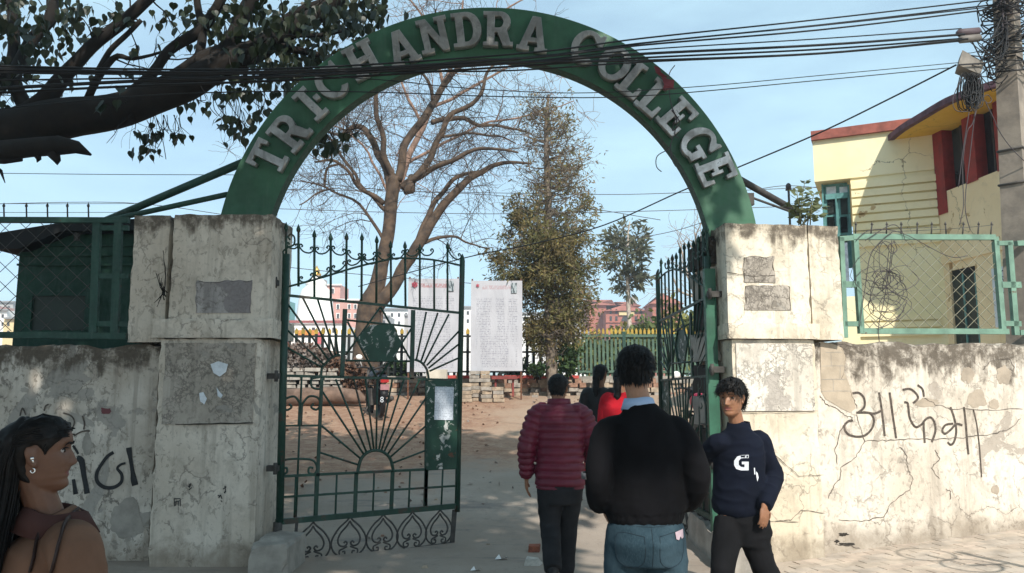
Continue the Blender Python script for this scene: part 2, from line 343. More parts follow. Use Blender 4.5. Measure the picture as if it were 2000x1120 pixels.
def wd(x, z, amp=.006, seed=0.0):
    p = Vector((x*1.3+seed, 0, z*1.3)); q = Vector((x*6+seed, 4, z*6))
    return amp*(1.1*mnoise.noise(p)+.45*mnoise.noise(q))
def slab(X0, X1, Y0, Y1, Z0, Z1, res=.035, amp=.005, chip=.02, seed=0.0, top=0.0, mb=None):
    """rough plastered block: subdivided box, uneven faces, chipped edges, ragged top."""
    mb = mb or MB(); nx = max(2, int((X1-X0)/res)); ny = max(2, int((Y1-Y0)/res)); nz = max(2, int((Z1-Z0)/res))
    def dv(x, y, z):
        p = Vector((x, y, z)); ex = min(x-X0, X1-x); ey = min(y-Y0, Y1-y); ez = Z1-z
        d = Vector((0,0,0)); k = chip*max(0, mnoise.noise(Vector((x*9+seed, y*9, z*9)))+.15)
        e = sorted([max(ex,0), max(ey,0), max(ez,0)])
        if e[1] < .012:
            if ex < .012: d.x += k*(1 if x-X0 < X1-x else -1)
            if ey < .012: d.y += k*(1 if y-Y0 < Y1-y else -1)
            if ez < .012: d.z -= k
        w = wd(x+y*.7, z, amp, seed)
        if ey < 1e-4: d.y += -w if y-Y0 < 1e-3 else w
        if ex < 1e-4: d.x += -w if x-X0 < 1e-3 else w
        if ez < 1e-4 and top: d.z -= top*max(0, .35+mnoise.noise(Vector((x*3.1+seed, y*3, 1)))+.5*mnoise.noise(Vector((x*11+seed, y*9, 2))))
        return p+d
    def face(u, v, f):
        vs = [dv(*f(i/u, j/v)) for j in range(v+1) for i in range(u+1)]
        mb.add(vs, [(j*(u+1)+i, j*(u+1)+i+1, (j+1)*(u+1)+i+1, (j+1)*(u+1)+i) for j in range(v) for i in range(u)], False)
    lx = lambda t: X0+(X1-X0)*t
    ly = lambda t: Y0+(Y1-Y0)*t
    lz = lambda t: Z0+(Z1-Z0)*t
    face(nx, nz, lambda a, b: (lx(a), Y0, lz(b))); face(nx, nz, lambda a, b: (lx(1-a), Y1, lz(b)))
    face(ny, nz, lambda a, b: (X1, ly(a), lz(b))); face(ny, nz, lambda a, b: (X0, ly(1-a), lz(b)))
    face(nx, ny, lambda a, b: (lx(a), ly(b), Z1))
    return mb
def ribbon(mb, pts, w, surf):
    """flat stroke on a wall; pts (px,py[,w]) -> surf(px,py) gives the point and normal."""
    P = [surf(p[0], p[1]) for p in pts]; W = [p[2] if len(p) > 2 else w for p in pts]
    k = len(P); vs = []
    nrm = (CO-P[0]); nrm = Vector((0,-1,0))
    for i in range(k):
        t = P[min(i+1,k-1)]-P[max(i-1,0)]; t.normalize(); b = t.cross(nrm).normalized()*(W[i]/2)
        vs += [P[i]+b, P[i]-b]
    mb.add(vs, [(2*i, 2*i+1, 2*i+3, 2*i+2) for i in range(k-1)])
def crackpath(pts, n=5, jit=4, w=3, seed=1):
    r = random.Random(seed); out = []
    for i in range(len(pts)-1):
        for j in range(n):
            t = j/n; out.append((pts[i][0]*(1-t)+pts[i+1][0]*t+r.uniform(-jit,jit), pts[i][1]*(1-t)+pts[i+1][1]*t+r.uniform(-jit,jit), w*r.uniform(.45,1.3)))
    out.append((pts[-1][0], pts[-1][1], w*.4)); return out
def blotch(mb, cx, cy, rx, ry, surf, seed=0, n=40, rough=.35):
    P = []
    for i in range(n):
        a = 2*math.pi*i/n; k = 1+rough*(mnoise.noise(Vector((math.cos(a)*1.6+seed, math.sin(a)*1.6, seed)))+.5*mnoise.noise(Vector((math.cos(a)*5+seed, math.sin(a)*5, seed*2))))
        P.append(surf(cx+rx*k*math.cos(a), cy+ry*k*math.sin(a)))
    c = surf(cx, cy); mb.add([c]+P, [(0, i+1, (i+1)%n+1) for i in range(n)])

# ---- boundary wall, left
YL = 6.98
lw = empty('boundary_wall', (-5.6, YL+.15, 0), 'dirty whitewashed wall left of the gate, grey and mossy along its top, in the shade', 'wall')
xL1 = at(306, 800, YL).x; zLt = at(120, 672, YL).z
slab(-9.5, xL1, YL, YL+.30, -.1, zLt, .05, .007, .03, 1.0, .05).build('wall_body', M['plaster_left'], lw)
def sL(px, py, off=.005):
    p = at(px, py, YL); p.y -= wd(p.x+YL*.7, p.z, .007, 1.0)+off; return p
c2 = lambda s, ox, oy, pts: [(p[0]/s+ox, p[1]/s+oy) + tuple(p[2:]) for p in pts]
for st in ([(380,455,.02),(398,480,.022),(408,500,.02)], [(400,520,.05),(425,535,.055),(438,610,.045),(448,660,.045),(455,705,.05)], [(384,630,.03),(390,670,.035),(396,708,.045)],
           [(592,490,.03),(560,512,.03),(528,555,.03),(505,600,.032),(508,642,.034),(545,672,.034),(595,672,.032),(632,645,.03),(634,605,.028),(612,575,.024),(628,555,.022),(655,546,.02)],
           [(672,465,.05),(674,482,.05),(682,530,.034),(692,590,.038),(698,630,.056),(706,662,.056)]):
    mb = MB(); ribbon(mb, [(q[0], q[1], q[2]) for q in spline(c2(2.667,0,700,st), 6)], .04, sL); mb.build('graffiti_stroke', M['graffiti'], lw)
mb = MB()
for st in ([(330,285),(370,300),(388,330),(375,365),(345,375)], [(430,300),(440,340),(436,372)], [(385,405),(420,385),(450,378),(470,380)], [(232,275),(238,250),(255,240)], [(105,300),(118,260),(135,295)]):
    ribbon(mb, [(q[0], q[1]) for q in spline(c2(2.667,0,700,st), 5)], .014, sL)
mb.build('faded_scrawl', M['graffiti_brown'], lw)
for (cx, cy, rx, ry, sd) in ((248,1015,34,38,3),(170,868,10,20,5),(88,756,7,5,6),(48,762,8,5,8),(140,826,9,8,9)):
    mb = MB(); blotch(mb, cx, cy, rx, ry, lambda a, b: sL(a, b, .004), sd); mb.build('flaked_patch', M['cement'], lw)
mb = MB(); blotch(mb, 206, 803, 11, 6, lambda a, b: sL(a, b, .006), 12, 24, .6); mb.build('torn_red_sticker', plain('faded_red_paper', (.16,.06,.065), .9), lw)

# ---- boundary wall, right (runs slightly away from the camera)
PR0 = at(1598, 700, 7.06); PR1 = at(2000, 700, 7.62)
dR = Vector((PR1.x-PR0.x, PR1.y-PR0.y, 0)).normalized(); nR = Vector((dR.y, -dR.x, 0))   # nR faces the camera
aR = math.atan2(dR.y, dR.x)
rw = empty('boundary_wall', (PR0.x+1.6, PR0.y+.35, .1), 'cracked cream wall right of the gate with black Devanagari graffiti, in the sun', 'wall')
lenR = 4.2; zRt = onplane(1800, 668, PR0, nR).z
mbw = slab(-.35, lenR, 0, .30, -.2, zRt, .05, .006, .03, 4.0, .045)
mbw.v = [tuple(Vector((PR0.x, PR0.y, 0))+dR*v[0]-nR*v[1]+Vector((0,0,v[2]))) for v in mbw.v]
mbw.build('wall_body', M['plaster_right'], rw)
def sR(px, py, off=.005):
    p = onplane(px, py, PR0, nR); s = (p-PR0).dot(dR); return p + nR*(wd(s, p.z, .006, 4.0)+off)
GR = [[(243,300),(272,298),(296,322),(298,362),(272,386)], [(262,388),(310,388),(345,392),(375,380)], [(292,386),(325,392),(342,422),(332,462),(300,492),(258,497),(220,483),(206,452),(224,428),(246,424)],
      [(365,296),(374,350),(384,425),(391,495)], [(413,296),(424,370),(434,440),(443,505)], [(473,284),(505,280),(530,298),(541,322),(520,345)], [(540,262),(562,282),(568,316)],
      [(480,340),(495,345),(500,372),(506,415),(530,453),(558,442),(578,418),(600,410),(616,432),(620,472),(604,522)], [(568,425),(568,470),(572,526)],
      [(690,362),(706,412),(716,470),(706,520),(690,534),(676,522)], [(702,438),(668,444),(652,468),(664,484),(690,466),(716,440),(745,446)], [(751,362),(760,440),(766,520),(772,578)],
      [(795,373),(812,450),(824,560),(833,682)]]
for k, st in enumerate(GR):
    w = .020 if k < 12 else .013
    mb = MB(); ribbon(mb, [(q[0], q[1]) for q in spline(c2(2.334,1560,640,st), 6)], w, sR); mb.build('graffiti_stroke', M['graffiti_brown'], rw)
mb = MB()
for st in ([(300,517),(400,515),(520,508),(640,510),(770,500),(880,488),(960,462),(1010,415)], [(95,310),(120,350),(165,368),(215,405),(245,410),(240,428),(205,440),(180,490),(165,560),(175,625)],
           [(265,400),(300,520),(260,590),(190,640),(185,690),(150,740),(135,780)], [(95,65),(180,70),(270,90)], [(190,80),(215,140),(195,230),(240,300),(265,370)], [(455,545),(490,580),(495,650),(520,690),(500,740),(420,800),(390,860),(290,885),(180,875)],
           [(168,988),(220,992),(280,1008)], [(570,320),(620,350),(690,370),(860,375),(1020,372)], [(620,560),(640,600),(600,640),(640,690)],
           [(840,190),(880,150),(960,140),(985,180),(960,250)], [(670,735),(692,745),(688,785)]):
    ribbon(mb, crackpath(c2(2.334,1560,640,st), 6, 1.6, .0068, len(st)), .01, lambda a, b: sR(a, b, .004))
mb.build('crack', M['crack_line'], rw, kind='stuff')
for (cx, cy, rx, ry, sd) in ((1908,780,20,17,3),(1942,790,11,9,4),(1890,733,14,15,7),(1960,733,14,18,8),(1812,787,22,9,9),(1945,957,8,9,11)):
    mb = MB(); blotch(mb, cx, cy, rx, ry, lambda a, b: sR(a, b, .003), sd); mb.build('flaked_patch', M['cement_warm'], rw)
for (cx, cy, rx, ry) in ((1648,1044,9,3.5),(1654,1063,13,3.5),(1634,1058,4,3)): mb = MB(); blotch(mb, cx, cy, rx, ry, lambda a, b: sR(a, b, .004), cx*.1, 24, .6); mb.build('broken_hole', M['dark_gap'], rw)
# bare brick courses where the plaster has come off beside the pier
pp_ = [(1602,668),(1626,672),(1645,680),(1653,700),(1648,725),(1655,742),(1664,768),(1671,798),(1660,806),(1644,799),(1628,789),(1612,780),(1603,764)]
mb = MB(); P_ = [sR(a, b, .004) for a, b in pp_]; c_ = sR(1628, 735, .004); mb.add([c_]+P_, [(0,i+1,(i+1)%len(P_)+1) for i in range(len(P_))]); mb.build('flaked_patch', plain('bare_render', (.40,.33,.25), .95, var=.16, scale=5, bump=.5), rw)
mb = MB()
for st in ([(1603,690),(1646,688)], [(1603,716),(1650,715)], [(1603,742),(1654,741)], [(1622,690),(1623,715)], [(1640,716),(1640,741)], [(1603,765),(1662,764)], [(1626,742),(1627,764)]): ribbon(mb, crackpath(st, 5, .6, .005, 9), .01, lambda a, b: sR(a, b, .006))
mb.build('mortar_joint', M['cement'], rw)

# ---- gate piers
YP = 6.75
def X(px, py, Y=YP): return at(px, py, Y).x
def Zp(px, py, Y=YP): return at(px, py, Y).z
lp = empty('gate_pier', (X(420, 900), YP+.28, 0), 'tall grey plastered left gate pier with a long vertical crack and torn poster scraps', 'pier')
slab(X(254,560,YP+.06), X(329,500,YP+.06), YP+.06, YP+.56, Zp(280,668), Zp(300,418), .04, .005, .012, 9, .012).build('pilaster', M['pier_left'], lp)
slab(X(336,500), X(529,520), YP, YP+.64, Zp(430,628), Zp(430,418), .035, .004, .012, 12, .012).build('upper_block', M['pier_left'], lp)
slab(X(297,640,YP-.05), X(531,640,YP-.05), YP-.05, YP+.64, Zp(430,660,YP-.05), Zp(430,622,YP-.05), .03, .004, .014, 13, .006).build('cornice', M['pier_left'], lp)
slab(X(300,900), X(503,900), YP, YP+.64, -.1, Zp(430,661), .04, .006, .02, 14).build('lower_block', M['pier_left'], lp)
def sP(px, py, off=.006, Y=YP): p = at(px, py, Y); p.y -= off+.004; return p
mb = slab(X(319,760), X(497,760), YP-.014, YP+.01, Zp(400,829), Zp(400,670), .04, .003, .01, 15); mb.build('scraped_panel', M['panel_left'], lp)
mb = slab(X(383,580), X(492,580), YP-.010, YP+.01, Zp(400,612), Zp(400,547), .02, .005, .04, 16); mb.build('poster_scab', M['scab'], lp)
for (pts) in ([(413,712),(428,706),(447,712),(443,727),(431,736),(419,729)], [(391,768),(399,766),(406,779),(401,790),(393,784)], [(425,757),(431,766),(437,772),(433,778),(427,774)]):
    mb = MB(); mb.prism([sP(a, b, .016) for a, b in pts], (0,-.003,0)); mb.build('paper_scrap', M['paper'], lp)
mb = MB()
for st in ([(345,829),(400,828),(497,826)], [(320,490),(325,540),(322,575)], [(308,600),(318,575),(322,560)]):
    ribbon(mb, crackpath(st, 6, .6, .010, 3), .01, lambda a, b: sP(a, b, .018 if b > 700 else .008))
mb.build('crack', M['dark_gap'], lp, kind='stuff')
mb = MB()      # dead rootlets in the crack
for k in range(7):
    a = at(323+rng.uniform(-4,4), 585+rng.uniform(-14,10), YP-.01); b = at(300+rng.uniform(-14,22), 560+rng.uniform(-30,45), YP-.05)
    mb.tube([a, a.lerp(b,.5)+Vector((0,-.02,.02*rng.uniform(-1,1))), b], [.006,.004,.002], 5)
mb.build('dry_root', M['bark_dark'], lp)
for k, (px, py, txt) in enumerate(((347,981,0),(372,948,1),(440,957,1),(430,975,1))):   # small printed squares and stencil specks
    mb = MB()
    if k == 0:
        for a, b in (((341,974),(353,974)),((341,974),(342,989)),((353,974),(353,989)),((341,981),(352,978)),((345,980),(344,988)),((350,979),(349,988))): ribbon(mb, [a, b], .007, sP)
    else:
        for j in range(4): ribbon(mb, [(px+rng.uniform(-5,5), py+rng.uniform(-9,9)), (px+rng.uniform(-5,5), py+rng.uniform(-9,9))], .008, sP)
    mb.build('stencil_mark', M['graffiti'], lp)

YQ = 6.85; QR = R(6.0)
PQ = at(1424, 700, YQ); PQ.z = 0; dQ = Vector((math.cos(QR), math.sin(QR), 0)); nQ = Vector((dQ.y, -dQ.x, 0))
rp = empty('gate_pier', (X(1510, 900, YQ), YQ+.35, 0), 'cream right gate pier in the sun, topped by a small weed, its gate side crumbling', 'pier')
def qpt(px, py, f=0.0): return onplane(px, py, PQ+nQ*f, nQ)
def qslab(name, xa, xb, yt, yb_, front, back, res, amp, chip, seed, m, top=0.0, z0=None):
    xm = (xa+xb)/2; ym = (yt+yb_)/2; sa = (qpt(xa, ym, front)-PQ).dot(dQ); sb = (qpt(xb, ym, front)-PQ).dot(dQ); zt_ = qpt(xm, yt, front).z; zb_ = qpt(xm, yb_, front).z if z0 is None else z0
    mb = slab(sa, sb, -front, back, zb_, zt_, res, amp, chip, seed, top); mb.v = [tuple(PQ+dQ*v[0]-nQ*v[1]+Vector((0,0,v[2]))) for v in mb.v]; return mb.build(name, m, rp)
qslab('pilaster', 1583, 1642, 441, 664, -.05, .62, .04, .005, .012, 39, M['pier_right'], .008)
qslab('upper_block', 1419, 1580, 437, 632, 0, .80, .035, .004, .012, 42, M['pier_right'], .012)
qslab('cornice', 1423, 1603, 631, 662, .045, .80, .03, .004, .014, 43, M['pier_right'], .006)
qslab('lower_block', 1436, 1601, 663, 1080, 0, .80, .04, .005, .012, 44, M['pier_right'], 0, -.1)
qslab('scraped_panel', 1439, 1590, 671, 803, .013, .01, .035, .003, .01, 45, M['panel_right'])
for (xa, ya, xb, yb_, sd) in ((1450,500,1514,552,46), (1454,557,1546,606,47)): qslab('poster_scab', xa, xb, ya, yb_, .007, .01, .02, .004, .03, sd, M['panel_left'])
sQ = lambda px, py, off=.006: qpt(px, py, off+.006)
mb = MB()
for st in ([(1450,805),(1520,804),(1598,803)], [(1515,1018),(1545,1016),(1565,996),(1612,1003)], [(1434,990),(1500,1018),(1560,1020)], [(1472,537),(1474,550),(1484,549)], [(1420,532),(1470,540),(1514,538)], [(1515,890),(1560,930),(1608,928)]):
    ribbon(mb, crackpath(st, 6, .8, .006, 5), .01, lambda a, b: sQ(a, b, .012 if 670 < b < 806 else .004))
mb.build('crack', M['crack_line'], rp, kind='stuff')
r0_ = random.Random(8)
for k in range(9):    # crumbled brick core on the gate side
    z0_ = .25+k*.30; mb = slab(-.055-.02*r0_.random(), .02, .22+.05*r0_.random(), .80, z0_, z0_+.27, .045, .02, .06, k*3.1); mb.v = [tuple(PQ+dQ*v[0]-nQ*v[1]+Vector((0,0,v[2]))) for v in mb.v]; mb.build('crumbled_core', M['cement'] if k % 2 else M['dark_gap'], rp)
# foot stones of both piers
fl = slab(X(490,1060,6.45), X(566,1060,6.45), 6.40, 6.98, -.1, .26, .04, .012, .04, 51, .03).build('kerb_stone', M['cement'], label='rough cement foot block at the base of the left gate pier', cat='kerb stone')
slab(X(1392,1040,6.9), X(1440,1040,6.9)+.02, 6.5, 7.9, -.1, .30, .06, .02, .05, 53, .05).build('kerb_stone', M['cement'], label='low broken masonry kerb under the open right gate leaf', cat='kerb stone')
mb = MB(); a = floor_at(1352, 1000, .05); mb.hexa([a+Vector(v) for v in ((-.06,-.16,-.05),(.09,-.2,-.05),(.14,.12,-.05),(-.03,.16,-.05))], [a+Vector(v) for v in ((-.05,-.15,.03),(.08,-.19,.02),(.13,.11,.03),(-.02,.15,.04))])
mb.build('stone_slab', M['cement_warm'], label='pale broken slab lying by the foot of the right gate leaf', cat='stone')

# ------------------------------------------------------------------ the arch with its letters
YA = 7.20
def fit_circle(pts):
    A = np.array([[2*p.x, 2*p.z, 1] for p in pts]); b = np.array([p.x**2+p.z**2 for p in pts]); c = np.linalg.lstsq(A, b, rcond=None)[0]
    return c[0], c[1], math.sqrt(c[2]+c[0]**2+c[1]**2)
oc = fit_circle([at(*q, YA) for q in ((430,415),(512,248),(605,137),(700,82),(820,35),(950,15),(1100,33),(1225,84),(1330,170),(1420,290),(1475,432))])
ic = fit_circle([at(*q, YA) for q in ((531,412),(600,290),(700,194),(800,141),(1090,124),(1180,178),(1290,285),(1350,373),(1397,470))])
a0 = math.atan2(2.75-oc[1], -math.sqrt(max(0, oc[2]**2-(2.75-oc[1])**2))); a1 = math.atan2(2.70-oc[1], math.sqrt(max(0, oc[2]**2-(2.70-oc[1])**2)))
arch = empty('arch_sign', (oc[0], YA+.07, 2.8), 'green sheet metal arch over the gate with raised letters TRI-CHANDRA COLLEGE', 'gate arch')
if a0 < 0: a0 += 2*math.pi
NA = 90; mbf = MB(); mbe = MB(); TH = .15
for i in range(NA+1):
    th = a0+(a1-a0)*i/NA
    o_ = Vector((oc[0]+oc[2]*math.cos(th), 0, oc[1]+oc[2]*math.sin(th)))
    thi = th; i_ = Vector((ic[0]+ic[2]*math.cos(thi), 0, ic[1]+ic[2]*math.sin(thi)))
    for (q, Y) in ((o_, YA), (i_, YA), (i_, YA+TH), (o_, YA+TH)): mbf.v.append((q.x, Y, q.z))
for i in range(NA):
    b = i*4; mbf.f += [(b,b+1,b+5,b+4), (b+2,b+3,b+7,b+6)]; mbf.sm += [False]*2
    mbe.f += [(b+1,b+2,b+6,b+5), (b+3,b,b+4,b+7)]; mbe.sm += [True]*2
mbe.v = list(mbf.v)
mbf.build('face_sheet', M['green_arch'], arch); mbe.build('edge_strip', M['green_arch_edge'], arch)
def arc(cx, cy, rx, ry, d0, d1, n=14): return [(cx+rx*math.cos(R(d0+(d1-d0)*i/n)), cy+ry*math.sin(R(d0+(d1-d0)*i/n))) for i in range(n+1)]
GL = {
 'T': (.86, [[(0,1),(0,.72),(.10,.72),(.14,.88),(.32,.88),(.32,.1),(.18,.1),(.18,0),(.68,0),(.68,.1),(.54,.1),(.54,.88),(.72,.88),(.76,.72),(.86,.72),(.86,1)]]),
 'I': (.5, [[(0,0),(.5,0),(.5,.1),(.36,.1),(.36,.9),(.5,.9),(.5,1),(0,1),(0,.9),(.14,.9),(.14,.1),(0,.1)]]),
 'H': (.95, [[(0,0),(.42,0),(.42,.1),(.32,.1),(.32,.43),(.63,.43),(.63,.1),(.53,.1),(.53,0),(.95,0),(.95,.1),(.85,.1),(.85,.9),(.95,.9),(.95,1),(.53,1),(.53,.9),(.63,.9),(.63,.57),(.32,.57),(.32,.9),(.42,.9),(.42,1),(0,1),(0,.9),(.1,.9),(.1,.1),(0,.1)]]),
 'A': (.95, [[(0,0),(.38,0),(.38,.1),(.29,.1),(.33,.25),(.62,.25),(.66,.1),(.57,.1),(.57,0),(.95,0),(.95,.1),(.87,.1),(.60,1),(.35,1),(.08,.1),(0,.1)],[(.365,.37),(.585,.37),(.475,.78)]]),
 'N': (.95, [[(0,0),(.38,0),(.38,.1),(.29,.1),(.29,.66),(.66,0),(.86,0),(.86,.9),(.95,.9),(.95,1),(.57,1),(.57,.9),(.66,.9),(.66,.36),(.30,1),(0,1),(0,.9),(.1,.9),(.1,.1),(0,.1)]]),
 'L': (.75, [[(0,0),(.75,0),(.75,.36),(.65,.36),(.61,.12),(.34,.12),(.34,.9),(.48,.9),(.48,1),(0,1),(0,.9),(.12,.9),(.12,.1),(0,.1)]]),
 'E': (.78, [[(0,0),(.78,0),(.78,.32),(.68,.32),(.64,.12),(.34,.12),(.34,.44),(.46,.44),(.46,.34),(.55,.34),(.55,.66),(.46,.66),(.46,.56),(.34,.56),(.34,.88),(.64,.88),(.68,.70),(.78,.70),(.78,1),(0,1),(0,.9),(.12,.9),(.12,.1),(0,.1)]]),
 'D': (.9, [[(0,0)]+arc(.45,.5,.45,.5,-90,90)+[(0,1),(0,.9),(.12,.9),(.12,.1),(0,.1)], [(.34,.12)]+arc(.43,.5,.22,.38,-90,90)+[(.34,.88)]]),
 'R': (.92, [[(0,0),(.46,0),(.46,.1),(.34,.1),(.34,.40),(.44,.40),(.62,0),(.92,0),(.92,.1),(.84,.1)]+arc(.5,.71,.34,.29,-50,90)+[(0,1),(0,.9),(.12,.9),(.12,.1),(0,.1)], [(.34,.52)]+arc(.48,.70,.15,.18,-90,90)+[(.34,.88)]]),
 'C': (.92, [[(.80,.66),(.90,.66),(.90,1.0),(.82,1.0),(.78,.94)]+arc(.47,.5,.47,.5,55,318,26)+arc(.47,.5,.25,.38,312,48,22)]),
 'O': (.98, [arc(.49,.5,.49,.5,0,345,23), arc(.49,.5,.26,.37,0,345,23)]),
 'G': (.98, [[(.80,.66),(.90,.66),(.90,1.0),(.82,1.0),(.78,.94)]+arc(.47,.5,.47,.5,55,300,26)+[(.86,.06),(.88,.38),(.97,.38),(.97,.49),(.52,.49),(.52,.38),(.66,.38),(.66,.17)]+arc(.47,.5,.25,.38,300,48,20)]),
 '-': (.16, [[(0,.42),(.16,.42),(.16,.56),(0,.56)]]),
}
def glyph_mesh(ch, h, depth):
    cu = bpy.data.curves.new('glyph', 'CURVE'); cu.dimensions = '2D'; cu.fill_mode = 'BOTH'; cu.extrude = depth/2; cu.bevel_depth = .003; cu.bevel_resolution = 0
    w = GL[ch][0]
    for pts in GL[ch][1]:
        sp = cu.splines.new('POLY'); sp.points.add(len(pts)-1); sp.use_cyclic_u = True
        for p, q in zip(sp.points, pts): p.co = ((q[0]-w/2)*h*.90, (q[1]-.5)*h, 0, 1)
    o = bpy.data.objects.new('glyph', cu); COL.objects.link(o); dg = bpy.context.evaluated_depsgraph_get()
    me = bpy.data.meshes.new_from_object(o.evaluated_get(dg)); bpy.data.objects.remove(o); me.materials.clear(); me.materials.append(M['letter']); return me
gm = {}
TXT = [('T',526,309),('R',566,259),('I',607,205),('-',619,192),('C',648,163),('H',709,119),('A',785,95),('N',848,71),('D',912,60),('R',973,59),('A',1043,69),('C',1145,95),('O',1200,127),('L',1239,158),('L',1278,193),('E',1321,229),('G',1364,283),('E',1397,333)]
for ch, px, py in TXT:
    if ch not in gm: gm[ch] = glyph_mesh(ch, .345, .07); gm[ch].name = 'letter'
    p = at(px, py, YA-.055); th = math.atan2(p.z-oc[1], p.x-oc[0])-math.pi/2
    th += R(rng.uniform(-2.5, 2.5))
    Mx = Matrix.Translation(p-arch.location) @ Matrix.Rotation(-th, 4, 'Y') @ Matrix.Rotation(math.pi/2, 4, 'X')
    inst('letter' if ch != '-' else 'hyphen', gm[ch], arch, Mx)
# brace pipes
for (nm, a, b, r, mt) in (('brace_pipe', at(474,318,7.28), at(205,432,8.1), .040, 'green_mesh_dark'), ('brace_pipe', at(444,380,7.28), at(196,434,7.6), .028, 'green_mesh_dark'),
                      ('brace_pipe', at(1436,346,7.28), at(1560,416,7.75), .034, 'iron'), ('brace_pipe', at(1462,384,7.28), at(1556,418,7.5), .012, 'iron')):
    mb = MB(); mb.tube([a, b], r, 10); mb.build(nm, M[mt], arch)
mb = MB(); mb.box2(at(1459,400,7.24), at(1469,380,7.3)); mb.build('bracket', M['iron'], arch)
# red rag and loose wire caught on the arch
mb = MB(); pts = [(1282,130),(1286,142),(1296,150),(1303,168),(1312,174)]
for i in range(len(pts)-1):
    a, b = at(*pts[i], YA-.12), at(*pts[i+1], YA-.12); w = Vector((.018+.03*rng.random(), -.02*rng.random(), -.01)); mb.add([a-w, a+w, b+w*1.3, b-w], [(0,1,2,3)])
a = at(1306,165,YA-.11); mb.add([a+Vector(q) for q in ((-.06,0,-.06),(.045,.0,-.05),(.05,-.02,.035),(-.03,-.01,.05))], [(0,1,2,3)])
mb.build('rag', plain('faded_red_rag', (.18,.045,.055), .95, bump=.5), label='torn dark red rag caught on the right side of the arch by the cables', cat='rag')
mb = MB()
for pts in ([(1318,128),(1306,150),(1310,200),(1322,235),(1318,262),(1326,270)], [(1315,265),(1306,290),(1284,305),(1282,325),(1292,336)], [(1310,280),(1312,310),(1320,326)], [(1312,215),(1328,240),(1314,255),(1318,236),(1326,228)]):
    mb.tube([at(q[0], q[1], YA-.10) for q in spline(pts, 5)], .0045, 4)
mb.build('loose_wire', M['cable_grey'], label='thin loose wire dangling over the letters of the right arch side', cat='wire')

# ------------------------------------------------------------------ gate leaves
HL = Vector((at(543, 760, 6.98).x, 6.98, 0)); FL = Vector((at(899, 760, 7.72).x, 7.72, 0))
dL = (FL-HL).normalized(); nL = Vector((dL.y, -dL.x, 0)); LEN = (FL-HL).length
def lf(px, py):
    p = onplane(px, py, HL, nL); return Vector(((p-HL).dot(dL), 0, p.z))
lgate = empty('gate_leaf', HL, 'left green iron gate leaf, half open, with sunburst bars and a paper notice', 'gate', 'gate leaves', math.atan2(dL.y, dL.x))
GM = M['green']
def gpart(name, mb, m=None):
    o = bpy.data.objects.new(name, mb.mesh(name)); o.data.materials.append(m or GM); COL.objects.link(o); o.parent = lgate; return o
def gbar(name, a, b, w, d=None, m=None):
    mb = MB(); mb.bar(lf(*a), lf(*b), w, d or w); return gpart(name, mb, m)
def grod(name, a, b, r, tip=False):
    A, B = lf(*a), lf(*b); mb = MB()
    if tip:   # spear point
        d = (B-A).normalized(); h = .075; mb.tube([A, B-d*h], r, 8); mb.tube([B-d*h, B-d*(h-.008), B-d*(h-.028), B], [r*1.15, r*1.7, r*1.75, .002], 8)
    else: mb.tube([A, B], r, 8)
    return gpart(name, mb)
mb = MB(); mb.tube([lf(546,1022), lf(559,497)], .034, 12)
gpart('hinge_stile', mb)
mb = MB(); mb.tube([lf(541,1050), lf(543,1020)], .040, 12); gpart('pivot_post', mb, M['iron'])
mb = MB(); mb.tube([lf(893,1000), lf(903,510), lf(903,503), lf(903,496)], [.027,.027,.020,.003], 10); gpart('lock_stile', mb)
gbar('rail', (558,577), (903,612), .024, .02)
gbar('rail', (550,734), (899,743), .024, .02)
gbar('rail', (542,931), (896,914), .024, .02)
gbar('rail', (540,972), (895,949), .020, .016)
gbar('bottom_rail', (538,1020), (894,988), .050, .035)
mb = MB(); mb.tube([lf(q[0], q[1]) for q in spline([(564,560),(620,545),(700,521),(767,506),(800,505),(847,508),(901,519)], 6)], .010, 6); gpart('crest_rail', mb)
TIPX = [(559,434,559,500),(583,438,583,560),(614,449,614,580),(646,455,646,583),(677,454,676,586),(707,455,706,588),(736,460,735,592),(763,470,764,596),(791,471,792,600)]
for a in TIPX: grod('picket', (a[2], a[3]), (a[0], a[1]), .0115, True)
for (xa, ya) in ((820,476),(848,508)): grod('picket', (xa, 606), (xa, ya), .011, xa == 820)
grod('picket', (874, 609), (874, 472), .011, True)
SWAG = [(.18,.02),(.25,.07),(.15,.13),(.06,.06),(.10,-.03),(.28,-.14),(.5,-.17),(.72,-.14),(.9,-.03),(.94,.06),(.85,.13),(.75,.07),(.82,.02)]
def swag(x0, y0, x1, y1, k=1.0):
    A, B = lf(x0, y0), lf(x1, y1); w = (B-A).length; mb = MB()
    mb.tube([A.lerp(B, q[0]) + Vector((0,0,q[1]*w*1.5*k)) for q in spline(SWAG, 4)], .0075, 6); gpart('scroll', mb)
up = [(559,478),(583,482),(614,490),(646,486),(677,494),(707,503),(736,498),(764,503),(791,494),(820,492),(848,492)]
for i in range(len(up)-1): swag(*up[i], *up[i+1])
lo_ = [(583,548),(614,538),(646,527),(677,515),(707,506),(736,512)]
for i in range(len(lo_)-1): swag(*lo_[i], *lo_[i+1], .9)
swag(874,488,902,505)
# hinge-side curl above the stile
mb = MB(); mb.tube([lf(q[0], q[1]) for q in spline([(556,500),(553,492),(562,484),(574,478),(575,464),(568,458),(563,463),(567,469)], 5)], .0085, 6); gpart('scroll', mb)
